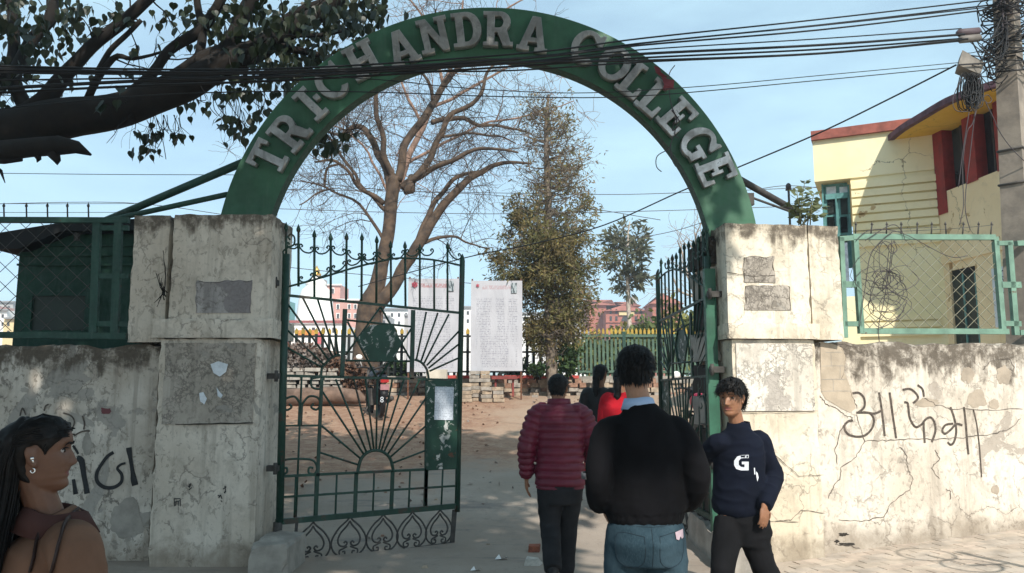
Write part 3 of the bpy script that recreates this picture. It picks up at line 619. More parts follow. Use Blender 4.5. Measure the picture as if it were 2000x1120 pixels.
# upper section: two quarter fans and a six-pointed star with a hexagonal plate
gbar('mullion', (674,604), (668,736), .040, .02); gbar('mullion', (807,606), (804,741), .040, .02)
def c7(x, y): return (500+x/3.112, 420+y/3.112)
for a, b in (((195,545),(440,880)),((285,505),(465,860)),((375,515),(482,850)),((455,520),(500,850)),((185,695),(412,910)),((178,800),(402,928))): grod('ray', c7(*a), c7(*b), .0095)
for a, b in (((975,880),(1035,590)),((1003,890),(1105,597)),((1022,902),(1172,605)),((1038,915),(1238,702)),((1048,932),(1238,782)),((1055,950),(1238,867))): grod('ray', c7(*a), c7(*b), .0095)
def hoop(name, pts, r=.012):
    mb = MB(); mb.tube([lf(*q) for q in spline(pts, 6)], r, 6); gpart(name, mb)
hoop('quarter_hoop', [c7(965,880),c7(1005,897),c7(1038,940),c7(1050,1000)])
hoop('quarter_hoop', [c7(512,852),c7(470,862),c7(430,895),c7(402,930),c7(395,985)])
for a, b in (((757,560),(545,852)),((757,560),(945,890)),((545,886),(945,890)),((740,1003),(556,648)),((740,1003),(945,690)),((553,640),(948,680))): 
    grod('star_bar', c7(*a), c7(*b), .010)
mb = MB(); mb.prism([lf(*c7(*q))+Vector((0,-.012,0)) for q in ((690,668),(835,668),(882,782),(835,887),(690,887),(613,752))], (0,.006,0)); 
def plate_mat(name, scrape, rustc, base=(.014,.055,.036)):
    n = NT(name, .5, 0, .35); p = n.pos(); a = n.noise(p, 13, 8, .7, .8); b = n.noise(p, 5, 5, .6)
    c = n.mix(n.ramp(b, .3, .7), tuple(x*.75 for x in base), tuple(x*1.2 for x in base))
    c = n.mix(n.math('MULTIPLY', n.ramp(a, .56, .585), n.ramp(n.noise(p, 3.1, 3), .42, .5)), c, scrape)
    c = n.mix(n.math('MULTIPLY', n.ramp(n.noise(p, 8, 6, .7), .60, .66), .85), c, rustc); n.color(c); n.bump(a, .3, .003); return n.m
gpart('hexagon_plate', mb, plate_mat('scraped_green_plate', (.42,.42,.40), (.03,.06,.04)))
# lower section: scroll panel, sunburst, notice plate
def c8(x, y): return (500+x/2.667, 700+y/2.667)
gbar('mullion', c8(343,100), c8(312,820), .030, .02); gbar('mullion', c8(890,112), c8(884,768), .030, .02)
grod('upright', c8(238,95), c8(208,826), .0095); gbar('upright_plate', c8(234,235), c8(228,350), .040, .012)
gbar('rail', c8(124,352), c8(332,350), .016, .012)
for pts in ([(232,240),(200,200),(150,215),(135,250),(160,270),(185,255),(172,238)], [(240,240),(275,200),(320,205),(336,240),(315,268),(288,255),(300,236)],
            [(330,100),(290,110),(292,150),(330,160),(345,135)],
            [(135,605),(118,560),(150,530),(225,524),(295,532),(318,570),(305,602),(275,596),(278,570),(298,572)], [(135,604),(160,596),(160,572),(140,574)]):
    hoop('scroll', [c8(*q) for q in pts], .010)
hoop('sunburst_hoop', [c8(*q) for q in ((528,600),(545,530),(578,492),(623,480),(665,490),(700,525),(716,590))], .016)
for a, b in (((335,492),(532,555)),((342,352),(547,525)),((347,175),(562,502)),((415,110),(578,495)),((508,105),(600,482)),((570,105),(614,478)),((632,105),(626,478)),((710,112),(640,480)),((770,112),(653,482)),((852,112),(668,486)),((890,200),(688,497)),((885,352),(703,512)),((885,480),(715,545))):
    grod('ray', c8(*a), c8(*b), .0095)
mb = MB(); mb.prism([lf(*c8(*q))+Vector((0,-.014,0)) for q in ((888,118),(1066,116),(1062,572),(884,582))], (0,.008,0))
gpart('notice_plate', mb, plate_mat('torn_notice_plate', (.50,.50,.47), (.13,.05,.025)))
for x in (577,616,657,695,730,766,800,832,864):
    big = x in (695, 766, 832)
    zt = 931-(x-542)/(896-542)*17; zb = 1018-(x-538)/(894-538)*31
    (gbar('upright', (x+1, zt), (x-2, zb), .034, .02) if big else grod('upright', (x+1, zt), (x-2, zb), .0095))
# skirt with onion motifs
gbar('skirt_post', (580,1018), (572,1103), .026, .015, M['iron']); gbar('skirt_post', (888,996), (883,1062), .045, .015, M['iron']); gbar('skirt_rail', (571,1103), (884,1060), .014, .012, M['iron'])
OUT = [(0,1),(-.10,.90),(-.30,.74),(-.46,.52),(-.50,.32),(-.40,.13),(-.22,.02)]
INN = [(0,.90),(-.08,.78),(-.24,.62),(-.32,.45),(-.27,.31),(-.13,.27),(-.05,.34),(-.10,.39),(-.15,.35)]
CUR = [(-.04,.26),(-.14,.22),(-.26,.17),(-.24,.06),(-.12,.06),(-.11,.14),(-.18,.14)]
tops = [(612,1020),(684,1010),(749,1005),(806,1000),(860,996)]; bots = [(609,1098),(680,1088),(745,1079),(803,1071),(856,1064)]; ws = [70,68,62,58,52]
for (t, b, w) in zip(tops, bots, ws):
    B_, T_ = lf(*b), lf(*t); W_ = (lf(b[0]+w/2, b[1])-lf(b[0]-w/2, b[1])).x
    for nm, cu in (('onion_bar', OUT), ('heart_bar', INN), ('scroll', CUR)):
        for sgn in (1, -1):
            mb = MB(); mb.tube([B_+Vector((sgn*q[0]*W_, 0, 0))+(T_-B_)*q[1] for q in spline(cu, 4)], .0085 if nm != 'scroll' else .0075, 6); gpart(nm, mb, M['iron'])
# the open right leaf is the same ironwork
HRt = Vector((at(1392, 760, 7.08).x, 7.08, 0)); FRt = Vector((at(1287, 760, 8.9).x, 8.9, 0)); dRt = (FRt-HRt).normalized()
rgate = empty('gate_leaf', HRt, 'right green iron gate leaf swung far inward, seen almost edge on', 'gate', 'gate leaves', math.atan2(dRt.y, dRt.x))
for ch in list(lgate.children):
    c = ch.copy(); COL.objects.link(c); c.parent = rgate
mb = MB(); mb.box((0,0,1.35), (.06,.10,2.5)); o = bpy.data.objects.new('hinge_channel', mb.mesh('hinge_channel')); o.data.materials.append(painted('green_channel_paint', (.03,.115,.07), .62)); COL.objects.link(o); o.parent = rgate
mb = MB(); pl = [(.02,.86),(.13,.86),(.13,1.5),(.02,1.5)]
# paper notice on the left leaf
n_ = NT('typed_notice_paper', .8); p_ = n_.pos(); row = n_.ramp(n_.wave(n_.mapv(p_, (0,0,1)), 20, 0, 0), .45, .6)
tx = n_.math('MULTIPLY', row, n_.ramp(n_.noise(n_.mapv(p_, (90,90,40)), 1.0, 2), .45, .55)); n_.color(n_.mix(n_.math('MULTIPLY', tx, .55), (.60,.64,.70), (.16,.18,.24)))
mb = MB(); q4 = [lf(*c8(*q))+Vector((0,-.020,0)) for q in ((930,148),(1027,150),(1022,322),(925,320))]
mb.prism(q4, (0,.002,0)); gpart('paper_notice', mb, n_.m)
# hinge plates fixed to the piers
for (px, py, Y) in ((533,553,6.95),(535,735,6.93),(533,915,6.93)):
    p = at(px, py, Y); mb = MB(); mb.box(p, (.10,.06,.05)); mb.tube([p+Vector((.03,-.03,-.05)), p+Vector((.03,-.03,.05))], .018, 8); mb.build('hinge', M['iron'], lp)
for (px, py, Y) in ((1400,722,7.0),(1395,575,7.0),(1402,905,7.0)):
    p = at(px, py, Y); mb = MB(); mb.box(p, (.13,.05,.055)); mb.tube([p+Vector((-.05,-.03,-.05)), p+Vector((-.05,-.03,.05))], .018, 8); mb.build('hinge', M['iron'], rp)
# ================================================================== FENCES ON THE WALLS, HUT, YELLOW BUILDING
YF = 7.12
lfence = empty('mesh_fence', (at(90, 655, YF).x, YF, zLt), 'dark green diamond mesh fence with iron spikes on the shaded left wall', 'fence')
def fbar(name, a, b, wpx, par, m, pl=None, d=.05):
    f = (lambda q: at(q[0], q[1], YF)) if pl is None else (lambda q: onplane(q[0], q[1], *pl))
    A, B = f(a), f(b); w = wpx/FPX*A.y*1.0; mb = MB(); mb.bar(A, B, w, d, (0,-1,0) if pl is None else pl[1]); return mb.build(name, m, par)
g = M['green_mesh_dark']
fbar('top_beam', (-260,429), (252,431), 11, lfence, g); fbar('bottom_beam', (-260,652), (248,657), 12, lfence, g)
fbar('fence_post', (190,436), (183,650), 15, lfence, g, d=.04); fbar('fence_post', (232,436), (224,660), 15, lfence, g, d=.04)
for y in (446, 540, 633): fbar('cross_piece', (190,y), (252,y), 10, lfence, g, d=.03)
fbar('fence_post', (-60,434), (-64,650), 14, lfence, g, d=.04)
def wire(a, b, r, par, m, pl, nm='mesh_wire'):
    mb = MB(); A, B = onplane(a[0], a[1], *pl), onplane(b[0], b[1], *pl); mb.tube([A, B], r, 4, False); mb.build(nm, m, par)
def lattice(x0, x1, y0, y1, pitch, slope, par, m, pl, r):
    k = (y1-y0)/slope
    x = x0-k
    while x < x1:
        for sgn in (1, -1):
            xa, xb = (x, x+k) if sgn > 0 else (x+k, x); ya, yb = y0, y1
            if sgn > 0:
                A = [xa, ya]; B = [xb, yb]
                if A[0] < x0: A = [x0, ya+(x0-xa)*slope]
                if B[0] > x1: B = [x1, yb-(xb-x1)*slope]
            else:
                A = [xa, ya]; B = [xb, yb]      # top right to bottom left
                if A[0] > x1: A = [x1, ya+(xa-x1)*slope]
                if B[0] < x0: B = [x0, yb-(x0-xb)*slope]
            if A[1] < y1-3 and B[1] > y0+3 and abs(A[0]-B[0]) > 4: wire(A, B, r, par, m, pl)
        x += pitch
PLF = (Vector((0, YF, 0)), Vector((0,-1,0)))
lattice(-58, 184, 435, 647, 40, .95, lfence, M['iron'], PLF, .0035)
for x in (-30, 8, 52, 93, 132, 173):
    a, b = at(x, 424, YF), at(x, 396, YF); mb = MB(); mb.tube([a, b-Vector((0,0,.035))], .007, 6); mb.tube([b-Vector((0,0,.045)), b-Vector((0,0,.035)), b], [.006,.014,.001], 6); mb.build('spike', M['iron'], lfence)
for y in (398, 415): mb = MB(); mb.tube([at(-200,y,YF), at(120,y+.5,YF), at(262,y,YF)], .0025, 4); mb.build('strand', M['iron'], lfence)
# right fence
PLR = (PR0 + nR*-.14, nR)
rf = empty('mesh_fence', onplane(1800, 655, *PLR), 'pale green diamond mesh fence with short spikes on the sunlit right wall', 'fence')
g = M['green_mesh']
for nm, a, b, w in (('fence_post',(1642,464),(1650,660),10),('fence_post',(1669,460),(1682,652),11),('cross_piece',(1638,467),(1670,465),10),('cross_piece',(1644,556),(1676,556),12),('cross_piece',(1648,633),(1680,633),10),
                    ('top_beam',(1664,463),(1942,464),11),('bottom_beam',(1684,647),(1968,648),11),('fence_post',(1943,463),(1959,652),11),('fence_post',(1970,474),(1984,655),12),
                    ('cross_piece',(1944,476),(1976,475),9),('cross_piece',(1953,557),(1992,557),12),('cross_piece',(1958,632),(1992,633),10),('top_beam',(1984,476),(2080,472),10),('bottom_beam',(1990,650),(2080,650),10)):
    fbar(nm, a, b, w, rf, g, PLR, .045 if 'beam' in nm else .04)
lattice(1676, 1944, 470, 641, 24, 1.0, rf, plain('galvanised_wire', (.22,.21,.15), .6, .3, bump=0), PLR, .0034)
for x in (1671,1701,1731,1760,1791,1819,1848,1880,1910,1935):
    a, b = onplane(x, 458, *PLR), onplane(x+rng.uniform(-2,2), 433, *PLR); mb = MB(); mb.tube([a, b-Vector((0,0,.03))], .007, 6); mb.tube([b-Vector((0,0,.04)), b-Vector((0,0,.03)), b], [.006,.013,.001], 6); mb.build('spike', M['iron'], rf)
for pts in ([(1664,452),(1740,448),(1830,444)], [(1664,458),(1760,452),(1850,448),(1940,440)]): mb = MB(); mb.tube([onplane(*p, *PLR) for p in pts], .0025, 4); mb.build('strand', M['iron'], rf)
mb = MB()
PLT = (PR0 + nR*-.10, nR)
r_ = random.Random(5)
for k in range(15):
    cx, cy = 1722+r_.gauss(0, 16), 560+r_.gauss(0, 24); rx, ry = r_.uniform(12, 42), r_.uniform(12, 46); ph = r_.uniform(0, 6.28)
    mb.tube([onplane(cx+rx*math.cos(ph+t*.42)*(1+.1*math.sin(t*1.3+k)), cy+ry*math.sin(ph+t*.42), *PLT)+nR*r_.uniform(-.03,.03) for t in range(15)], .0035, 4)
for pts in ([(1678,640),(1690,560),(1700,500),(1722,470),(1745,452)], [(1720,690),(1716,640),(1726,590),(1738,520),(1742,468)], [(1684,545),(1720,555),(1750,575),(1772,588)], [(1672,470),(1700,450),(1760,455),(1850,500),(1890,500)], [(1690,470),(1740,440),(1760,450),(1768,470)],
            [(1745,470),(1752,488),(1740,495),(1735,480),(1748,474)], [(1702,625),(1720,640),(1755,620),(1772,588)]):
    mb.tube([onplane(q[0], q[1], *PLT) for q in spline(pts, 6)], .004, 4)
mb.build('wire_tangle', M['cable_grey'], label='tangle of thin old wires caught in the pale green mesh fence', cat='wire')

# ---- dark green hut behind the left fence
hut = empty('hut', (at(140,600,8.6).x, 8.6, gz(-5, 8.6)), 'dark green sheet metal hut with a sloping roof behind the left fence', 'hut')
hx0, hx1 = at(33, 560, 8.3).x, at(262, 560, 8.3).x-.0; hz = at(100, 448, 8.3).z
mb = MB(); mb.box2((hx0, 8.3, gz(-5,8.3)-.1), (hx1+.9, 10.4, hz)); mb.build('wall', M['green_hut'], hut)
mb = MB(); a = [at(-14,489,8.15), at(-14,458,8.15)]
P = [at(-14,487,8.1), at(36,486,8.1), at(120,452,8.1), at(330,448,8.1), at(330,424,8.1), at(112,436,8.1), at(-14,457,8.1)]
mb.prism(P, (0,2.6,0)); mb.build('roof', M['hut_dark'], hut)
for (y, h) in ((478, 3), (497, 3), (516, 3)): mb = MB(); mb.box2(at(36,y,8.29), at(264,y+h,8.26)); mb.build('batten', M['green_hut'], hut)
mb = MB(); mb.box2(at(58,578,8.29), at(172,645,8.27)); mb.build('panel', plain('dark_window_board', (.022,.032,.024), .5), hut)
for a, b in (((52,572),(178,578)),((52,646),(178,652)),((52,578),(58,646)),((172,578),(178,646))): mb = MB(); mb.box2(at(a[0],a[1],8.29), at(b[0],b[1],8.24)); mb.build('panel_frame', M['green_hut'], hut)
mb = MB(); mb.tube([at(152,445,8.2), at(150,470,8.2)], .03, 8); mb.build('lamp', M['iron'], hut)

# ---- yellow building on the right
A_ = at(1593, 300, 13.0); B_ = at(1830, 300, 12.2); dW = Vector((B_.x-A_.x, B_.y-A_.y, 0)).normalized(); nW = Vector((dW.y, -dW.x, 0))
def W(px, py, off=0.0): return onplane(px, py, A_, nW) + nW*off
yb = empty('yellow_building', (W(1710,600).x+.6, W(1710,600).y+2, 0), 'yellow painted building with a curved canopy, red columns and a teal window', 'building')
def ymat(name, c1, c2, st=.35, t=.60):
    n = NT(name, .9, 0, .2); p = n.pos(); a = n.noise(p, 1.1, 6, .62); b = n.noise(p, 7, 7, .7, .5)
    c = n.mix(n.ramp(a, .3, .7), c1, c2); c = n.mix(n.ramp(b, .5, .75, 0, st), c, tuple(x*.55 for x in c2))
    pe = n.noise(n.mapv(p, (1,1,1), (4,2,9)), 1.6, 8, .62, .4); c = n.mix(n.math('MULTIPLY', n.ramp(pe, t, t+.012), .8), c, (.42,.27,.12))
    ck = n.voro(n.vadd(p, n.noise(p, 2.5, 5, .6, 0, True), .5), .9, 'DISTANCE_TO_EDGE'); c = n.mix(n.math('MULTIPLY', n.ramp(ck, .002, .008, 1, 0), n.ramp(a, .5, .6, 0, .7)), c, (.12,.09,.05))
    n.color(c); n.bump(b, .3, .006); return n.m
YM = ymat('pale_yellow_wall', (.84,.73,.44), (.88,.80,.54), .22, .67); YM2 = ymat('cream_wall', (.78,.60,.36), (.84,.68,.44), .4, .60); YM3 = ymat('ochre_soffit', (.66,.40,.05), (.76,.50,.10), .4, .66)
RED = plain('dark_red_paint', (.26,.028,.025), .6, var=.25, bump=.1); COP = plain('red_coping', (.26,.085,.065), .85, var=.3); EDG = plain('maroon_canopy_edge', (.115,.06,.075), .9, var=.4, scale=9, bump=.5)
TEAL = painted('teal_window_paint', (.10,.25,.24), .63, .5)
GLS = NT('dark_window_glass', .08, 0, .5); GLS.color(GLS.mix(GLS.ramp(GLS.noise(GLS.pos(), 1.7, 5, .6, .8), .42, .62), (.008,.011,.011), (.05,.06,.055))); GLS = GLS.m
zc = W(1593,258).z; zu = W(1597,355).z
def wblock(name, xa, xb, z0, z1, front, back, m, par):
    a, b = W(xa, 400), W(xb, 400); mb = MB(); f = nW*front; k = nW*-back
    q = [a+f, b+f, b+k, a+k]; mb.hexa([Vector((p.x,p.y,z0)) for p in q], [Vector((p.x,p.y,z1)) for p in q]); return mb.build(name, m, par)
wblock('upper_wall', 1593, 1836, zu, zc-.16, 0, 4.5, YM, yb)
wblock('coping', 1591, 1842, zc-.16, zc, .07, 4.6, COP, yb)
zb = gz(6,12)-.1
wblock('lower_wall', 1663, 1836, zb, zu, -.03, 4.5, YM, yb)
# cladding courses with open joints
cy = 357
for k in range(8):
    za, zb_ = W(1663, 357+k*16.3).z, W(1663, 357+(k+1)*16.3).z
    wblock('cladding_course', 1664, 1832, zb_+.028, za-.006, .022+.006*rng.random(), .05, YM, yb)
for k, py in enumerate((618, 632, 648)): wblock('cladding_course', 1664, 1822, W(1663,py+13).z+.02, W(1663,py).z, .018, .05, YM, yb)
# teal corner window under the overhang
tw = 0
wz = [zu, W(1607,383).z, W(1607,462).z, W(1607,520).z]
def wbar(name, xa, ya, xb, yb_, dep, m, par, off=-.18):
    a, b = W(xa, ya, off), W(xb, yb_, off); mb = MB(); p = [Vector((a.x,a.y,a.z)), Vector((b.x,b.y,a.z)), Vector((b.x,b.y,b.z)), Vector((a.x,a.y,b.z))]; mb.prism(p, nW*dep); return mb.build(name, m, par)
win = wbar('window', 1606, 356, 1663, 520, .05, TEAL, yb, -.26)
for (xa, xb) in ((1612,1632),(1638,1657)):
    wbar('transom_pane', xa, 361, xb, 375, .012, M['paper'], win, -.208)
    for (ya, yb2) in ((384,414),(420,450),(456,486)): wbar('pane', xa+2, ya, xb-2, yb2, .012, GLS, win, -.208)
for a, b in (((1606,356),(1611,520)),((1632.5,378),(1637.5,520)),((1658,356),(1663,520)),((1611,376),(1658,382))): wbar('frame', *a, *b, .05, TEAL, win, -.206)
wblock('low_wall', 1630, 1666, zb, W(1650,580).z, .02, 1.2, YM, yb)
wbar('board', 1642, 476, 1660, 562, .03, plain('blue_grey_board', (.17,.21,.25), .7, var=.35, scale=9), yb, .03)
# wing: a curved balcony wall that runs towards the street, under the canopy
zp1, zp0, zcan = W(1832,380).z, W(1832,517).z, W(1738,274).z
def at_z(px, py, z): return floor_at(px, py, z)
ctrl = [W(1832,420,-.02), at(1880,420,11.65), at(1960,420,10.75), at(2045,420,9.9), at(2150,420,9.2)]
cur = [Vector(p) for p in spline([(p.x,p.y,0) for p in ctrl], 6)]
def curwall(name, off, z0, z1, th, m, par, cur=cur, i0=0, i1=None):
    i1 = i1 or len(cur)-1; mb = MB(); k = i1-i0+1; vs = []
    for i in range(i0, i1+1):
        t = (cur[min(i+1,len(cur)-1)]-cur[max(i-1,0)]).normalized(); nn = Vector((t.y, -t.x, 0)); nn = -nn if nn.x > 0 else nn
        a = cur[i]+nn*off; b = a-nn*th
        vs += [(a.x,a.y,z0),(a.x,a.y,z1),(b.x,b.y,z1),(b.x,b.y,z0)]
    fs = []
    for i in range(k-1):
        for j in range(4): fs.append((i*4+j, i*4+(j+1)%4, i*4+4+(j+1)%4, i*4+4+j))
    fs += [(0,1,2,3), tuple((k-1)*4+j for j in (3,2,1,0))]
    mb.add(vs, fs); return mb.build(name, m, par)
curwall('balcony_wall', 0, zp0, zp1, .18, YM2, yb)
curwall('window_glass', -.16, zp1, zcan+.05, .02, GLS, yb)
def curpart(name, xa, xb, z0, z1, off, th, m, par=None):     # a piece of the wing between two sight-line columns
    def hit(px):
        u = (px-1000)/FPX; dz = (max((z0+z1)/2, 2.7)-CAMH)*math.sin(PITCH); cp = math.cos(PITCH)
        if cur[0].x-u*(cur[0].y*cp+dz) > 0: return cur[0], (cur[1]-cur[0]).normalized()
        for i in range(len(cur)-1):
            a, b = cur[i], cur[i+1]; fa, fb = a.x-u*(a.y*cp+dz), b.x-u*(b.y*cp+dz)
            if (fa <= 0) != (fb <= 0): return a.lerp(b, fa/(fa-fb)), (b-a).normalized()
        return cur[-1], (cur[-1]-cur[-2]).normalized()
    (a, t), (b, t2) = hit(xa), hit(xb); nn = Vector((t.y,-t.x,0)); nn = -nn if nn.x > 0 else nn
    a = a+nn*off; b = b+nn*off; mb = MB(); q = [a, b, b-nn*th, a-nn*th]
    mb.hexa([Vector((p.x,p.y,z0)) for p in q], [Vector((p.x,p.y,z1)) for p in q]); return mb.build(name, m, par or yb)
for xa, xb in ((1828,1846),(1884,1906),(1945,1972)): curpart('column', xa, xb, zp1-.02 if xa > 1830 else zp1-.35, zcan+.02, .02, .22, RED)
for x in (1862,1874,1922,1936): curpart('glazing_bar', x, x+2.5, zp1, zcan, -.13, .04, M['iron'])
zd = W(1832,530).z
curpart('ground_wall', 1838, 1856, zb, zp0+.03, -.03, .3, YM2)
for xa, xb in ((1906,1925),(1925,1945),(1945,1975),(1975,2010),(2010,2060)): curpart('ground_wall', xa, xb, zb, zp0+.03, -.03-.0005*(xa%7), .3, YM2)
curpart('door_reveal', 1838, 1930, zb, zp0, -.13, .06, YM2)
curpart('lintel_wall', 1856.5, 1906, zd-.02, zp0+.03, -.035, .28, YM2)
curpart('door', 1857, 1907, zb, zd-.10, -.06, .05, painted('dark_door_paint', (.014,.024,.021), .62), yb)
for x in (1878, 1902): curpart('door_frame', x, x+2.5, zb, zd-.10, -.04, .04, TEAL)
curpart('door_lintel', 1854, 1909, zd-.12, zd-.021, -.05, .2, M['hut_dark'])
sg = curpart('sign_board', 1948, 1992, at(1960,636,10.6).z, at(1960,517,10.6).z, .06, .03, plain('white_sign', (.62,.66,.70), .6, var=.08))
# letters on that board: Chi / Dep / M.S
def txt(s, cx, cy, h, par, m, fn, nrm, name='lettering'):
    cu = bpy.data.curves.new('t', 'FONT'); cu.body = s; cu.size = h; cu.align_x = 'CENTER'; cu.align_y = 'CENTER'; cu.extrude = .002; cu.resolution_u = 3
    o = bpy.data.objects.new('t', cu); COL.objects.link(o); me = bpy.data.meshes.new_from_object(o.evaluated_get(bpy.context.evaluated_depsgraph_get())); bpy.data.objects.remove(o)
    p = fn(cx, cy); n = Vector(nrm).normalized(); x = Vector((0,0,1)).cross(n).normalized(); z = n.cross(x)
    Mx = Matrix((x, z, n)).transposed().to_4x4(); Mx.translation = p
    me.transform(Mx); me.materials.clear(); me.materials.append(m); ob = bpy.data.objects.new(name, me); COL.objects.link(ob)
    if par: adopt(ob, par)
    return ob
bpy.context.view_layer.update()
INK = plain('dark_blue_ink', (.03,.04,.09), .7, bump=0)
sgv = [v.co.copy() for v in sg.data.vertices]; sgw = [origin(sg)+v for v in sgv]; s_n = (sgw[1]-sgw[0]).cross(Vector((0,0,1))); s_n = -s_n if s_n.x > 0 else s_n; s_n.normalize()
# raise the board on the side that faces the gate
fsg = lambda px, py: onplane(px, py, sgw[0]+s_n*.004, s_n)
for s, x, y, h in (('Chi', 1963, 535, .15), ('Dep', 1963, 550, .15), ('M.S', 1966, 574, .13)): txt(s, x, y, h, sg, INK, fsg, s_n)
# canopy
edge = [at_z(1738,274,zcan), at_z(1762,255,zcan), at_z(1800,232,zcan), at_z(1850,203,zcan), at_z(1900,184,zcan), at_z(1945,169,zcan)]; edge += [edge[-1]+Vector((.35,-.50,0)), edge[-1]+Vector((1.0,-.85,0)), edge[-1]+Vector((2.0,-1.05,0))]
edge = [Vector(p) for p in spline([tuple(p) for p in edge], 4)]
loop = edge + [edge[-1]+Vector((3,0,0)), Vector((edge[-1].x+3, W(1836,300).y+1.5, zcan)), Vector((W(1836,300).x+.3, W(1836,300).y+.1, zcan))]
mb = MB(); mb.prism([p for p in loop], (0,0,.05)); mb.build('canopy', YM3, yb)
def strip(name, pts, z0, z1, out, m, par):
    mb = MB(); vs = []
    for i, p in enumerate(pts):
        t = (pts[min(i+1,len(pts)-1)]-pts[max(i-1,0)]).normalized(); nn = Vector((t.y,-t.x,0)); nn = -nn if nn.x > 0 else nn
        a = p+nn*out; b = p-nn*.06; vs += [(a.x,a.y,z0),(a.x,a.y,z1),(b.x,b.y,z1),(b.x,b.y,z0)]
    fs = [(i*4+j, i*4+(j+1)%4, i*4+4+(j+1)%4, i*4+4+j) for i in range(len(pts)-1) for j in range(4)] + [(0,1,2,3), tuple((len(pts)-1)*4+j for j in (3,2,1,0))]
    mb.add(vs, fs); mb.build(name, m, par)
strip('canopy_edge', edge, zcan-.010, zcan+.085, .03, EDG, yb)
# ---- the utility pole with its knot of cables
YPo = 8.0
def pole_pt(px, py): return at(px, py, YPo)
base_c = Vector((at(1990,660,YPo).x, YPo, 0)); top_c = at(1961, -60, YPo)
pole = empty('utility_pole', base_c, 'weathered concrete utility pole at the right edge, wrapped in black cables', 'pole')
def pole_c(z): t = z/top_c.z; return base_c.lerp(top_c, t)
mb = MB(); ang = R(38)
def pring(z, h): c = pole_c(z); return [c+Vector((h*1.0*math.cos(ang+i*math.pi/2+math.pi/4), h*math.sin(ang+i*math.pi/2+math.pi/4), 0)) for i in range(4)]
zs = [-.1, 1, 2, 3, 4, 5, 6, top_c.z]
for i in range(len(zs)-1): mb.hexa(pring(zs[i], .205-.012*zs[i]), pring(zs[i+1], .205-.012*zs[i+1]))
mb.build('shaft', plain('pole_concrete', (.30,.26,.215), .95, scale=5, bump=.7, c2=(.19,.165,.14), fine=25), pole)
for z in (at(1970,296,YPo).z, at(1975,362,YPo).z): 
    mb = MB(); q = pring(z, .215-.012*z); mb.tube(q+[q[0]], .014, 6); mb.build('band', M['iron'], pole)
mb = MB(); r_ = random.Random(11)
for k in range(46):
    z = at(1960, r_.uniform(8, 150), YPo).z; c = pole_c(z); rr = r_.uniform(.13, .26); tl = r_.uniform(-.5,.5); ph = r_.uniform(0,6.28)
    mb.tube([c+Vector((rr*math.cos(ph+t*.55)*(1+.25*r_.random()), rr*math.sin(ph+t*.55)*1.0, tl*rr*math.cos(ph+t*.55)+.03*r_.uniform(-1,1))) for t in range(r_.randint(7,12))], r_.choice([.005,.007,.010]), 5)
for k in range(30):
    a = at(r_.uniform(1880,1945), r_.uniform(58,150), YPo-.1+r_.uniform(-.15,.15)); b = pole_c(at(1960, r_.uniform(30,160), YPo).z)+Vector((-.12,-.15,0))
    m_ = a.lerp(b,.5)+Vector((r_.uniform(-.1,.1), r_.uniform(-.1,.1), -r_.uniform(.02,.30))); mb.tube([Vector(p) for p in spline([tuple(a),tuple(m_),tuple(b)], 5)], r_.choice([.004,.005,.007]), 5)
mb.build('cable_knot', M['black'], pole, kind='stuff')
mb = MB()   # frayed wrappings on the shaded face near the top
for k in range(60):
    z = at(1955, r_.uniform(-20, 70), YPo).z; c = pole_c(z)+Vector((-.10-.07*r_.random(), -.08-.1*r_.random(), 0)); mb.tube([c, c+Vector((r_.uniform(-.06,.12), r_.uniform(-.05,.05), r_.uniform(-.14,.06)))], [.012,.004], 4)
mb.build('frayed_wrapping', M['cable_grey'], pole, kind='stuff')
for k, (y, x0, x1, c) in enumerate(((63,1869,1915,(.10,.075,.085)), (76,1872,1916,(.17,.155,.14)))):
    mb = MB(); a, b = at(x0,y+2,YPo-.15), at(x1,y-2,YPo-.1); d = (b-a)
    mb.tube([a, a+d*.08, a+d*.1, b-d*.1, b-d*.08, b], [.02,.03,.042,.042,.03,.018], 10); mb.build('splice_closure', plain('splice_case', c, .6), label='upper dark cable splice case beside the pole' if k == 0 else 'lower grey cable splice case beside the pole', cat='splice case')
mb = MB(); q = [at(1880,98,YPo-.2), at(1923,122,YPo-.15), at(1915,146,YPo-.15), at(1872,127,YPo-.2)]; mb.prism(q, (.05,.16,-.03)); bx = mb.build('junction_box', plain('dusty_grey_box', (.22,.20,.175), .8, var=.25), label='tilted grey junction box hung among the cables by the pole', cat='junction box')
mb = MB(); mb.bar(at(1873,127,YPo-.23), at(1925,124,YPo-.18), .014, .01); mb.build('strap', M['black'], bx)
mb = MB()
for k in range(44):
    cx = 1900+r_.gauss(0, 8); hw = r_.uniform(6, 17); y0 = 146+r_.uniform(-4,12); y1 = 205+r_.uniform(-25,15); Y = YPo-.15+r_.uniform(-.09,.09)
    mb.tube([at(cx+hw*math.sin(t/10*2*math.pi)*(.55+.45*(1-math.cos(t/10*2*math.pi))/2), (y0+y1)/2-(y1-y0)/2*math.cos(t/10*2*math.pi), Y+.02*math.sin(t)) for t in range(11)], .0055, 5)
mb.build('cable_coil', M['black'], label='big black coil of spare cable hanging below the junction box', cat='cable coil')
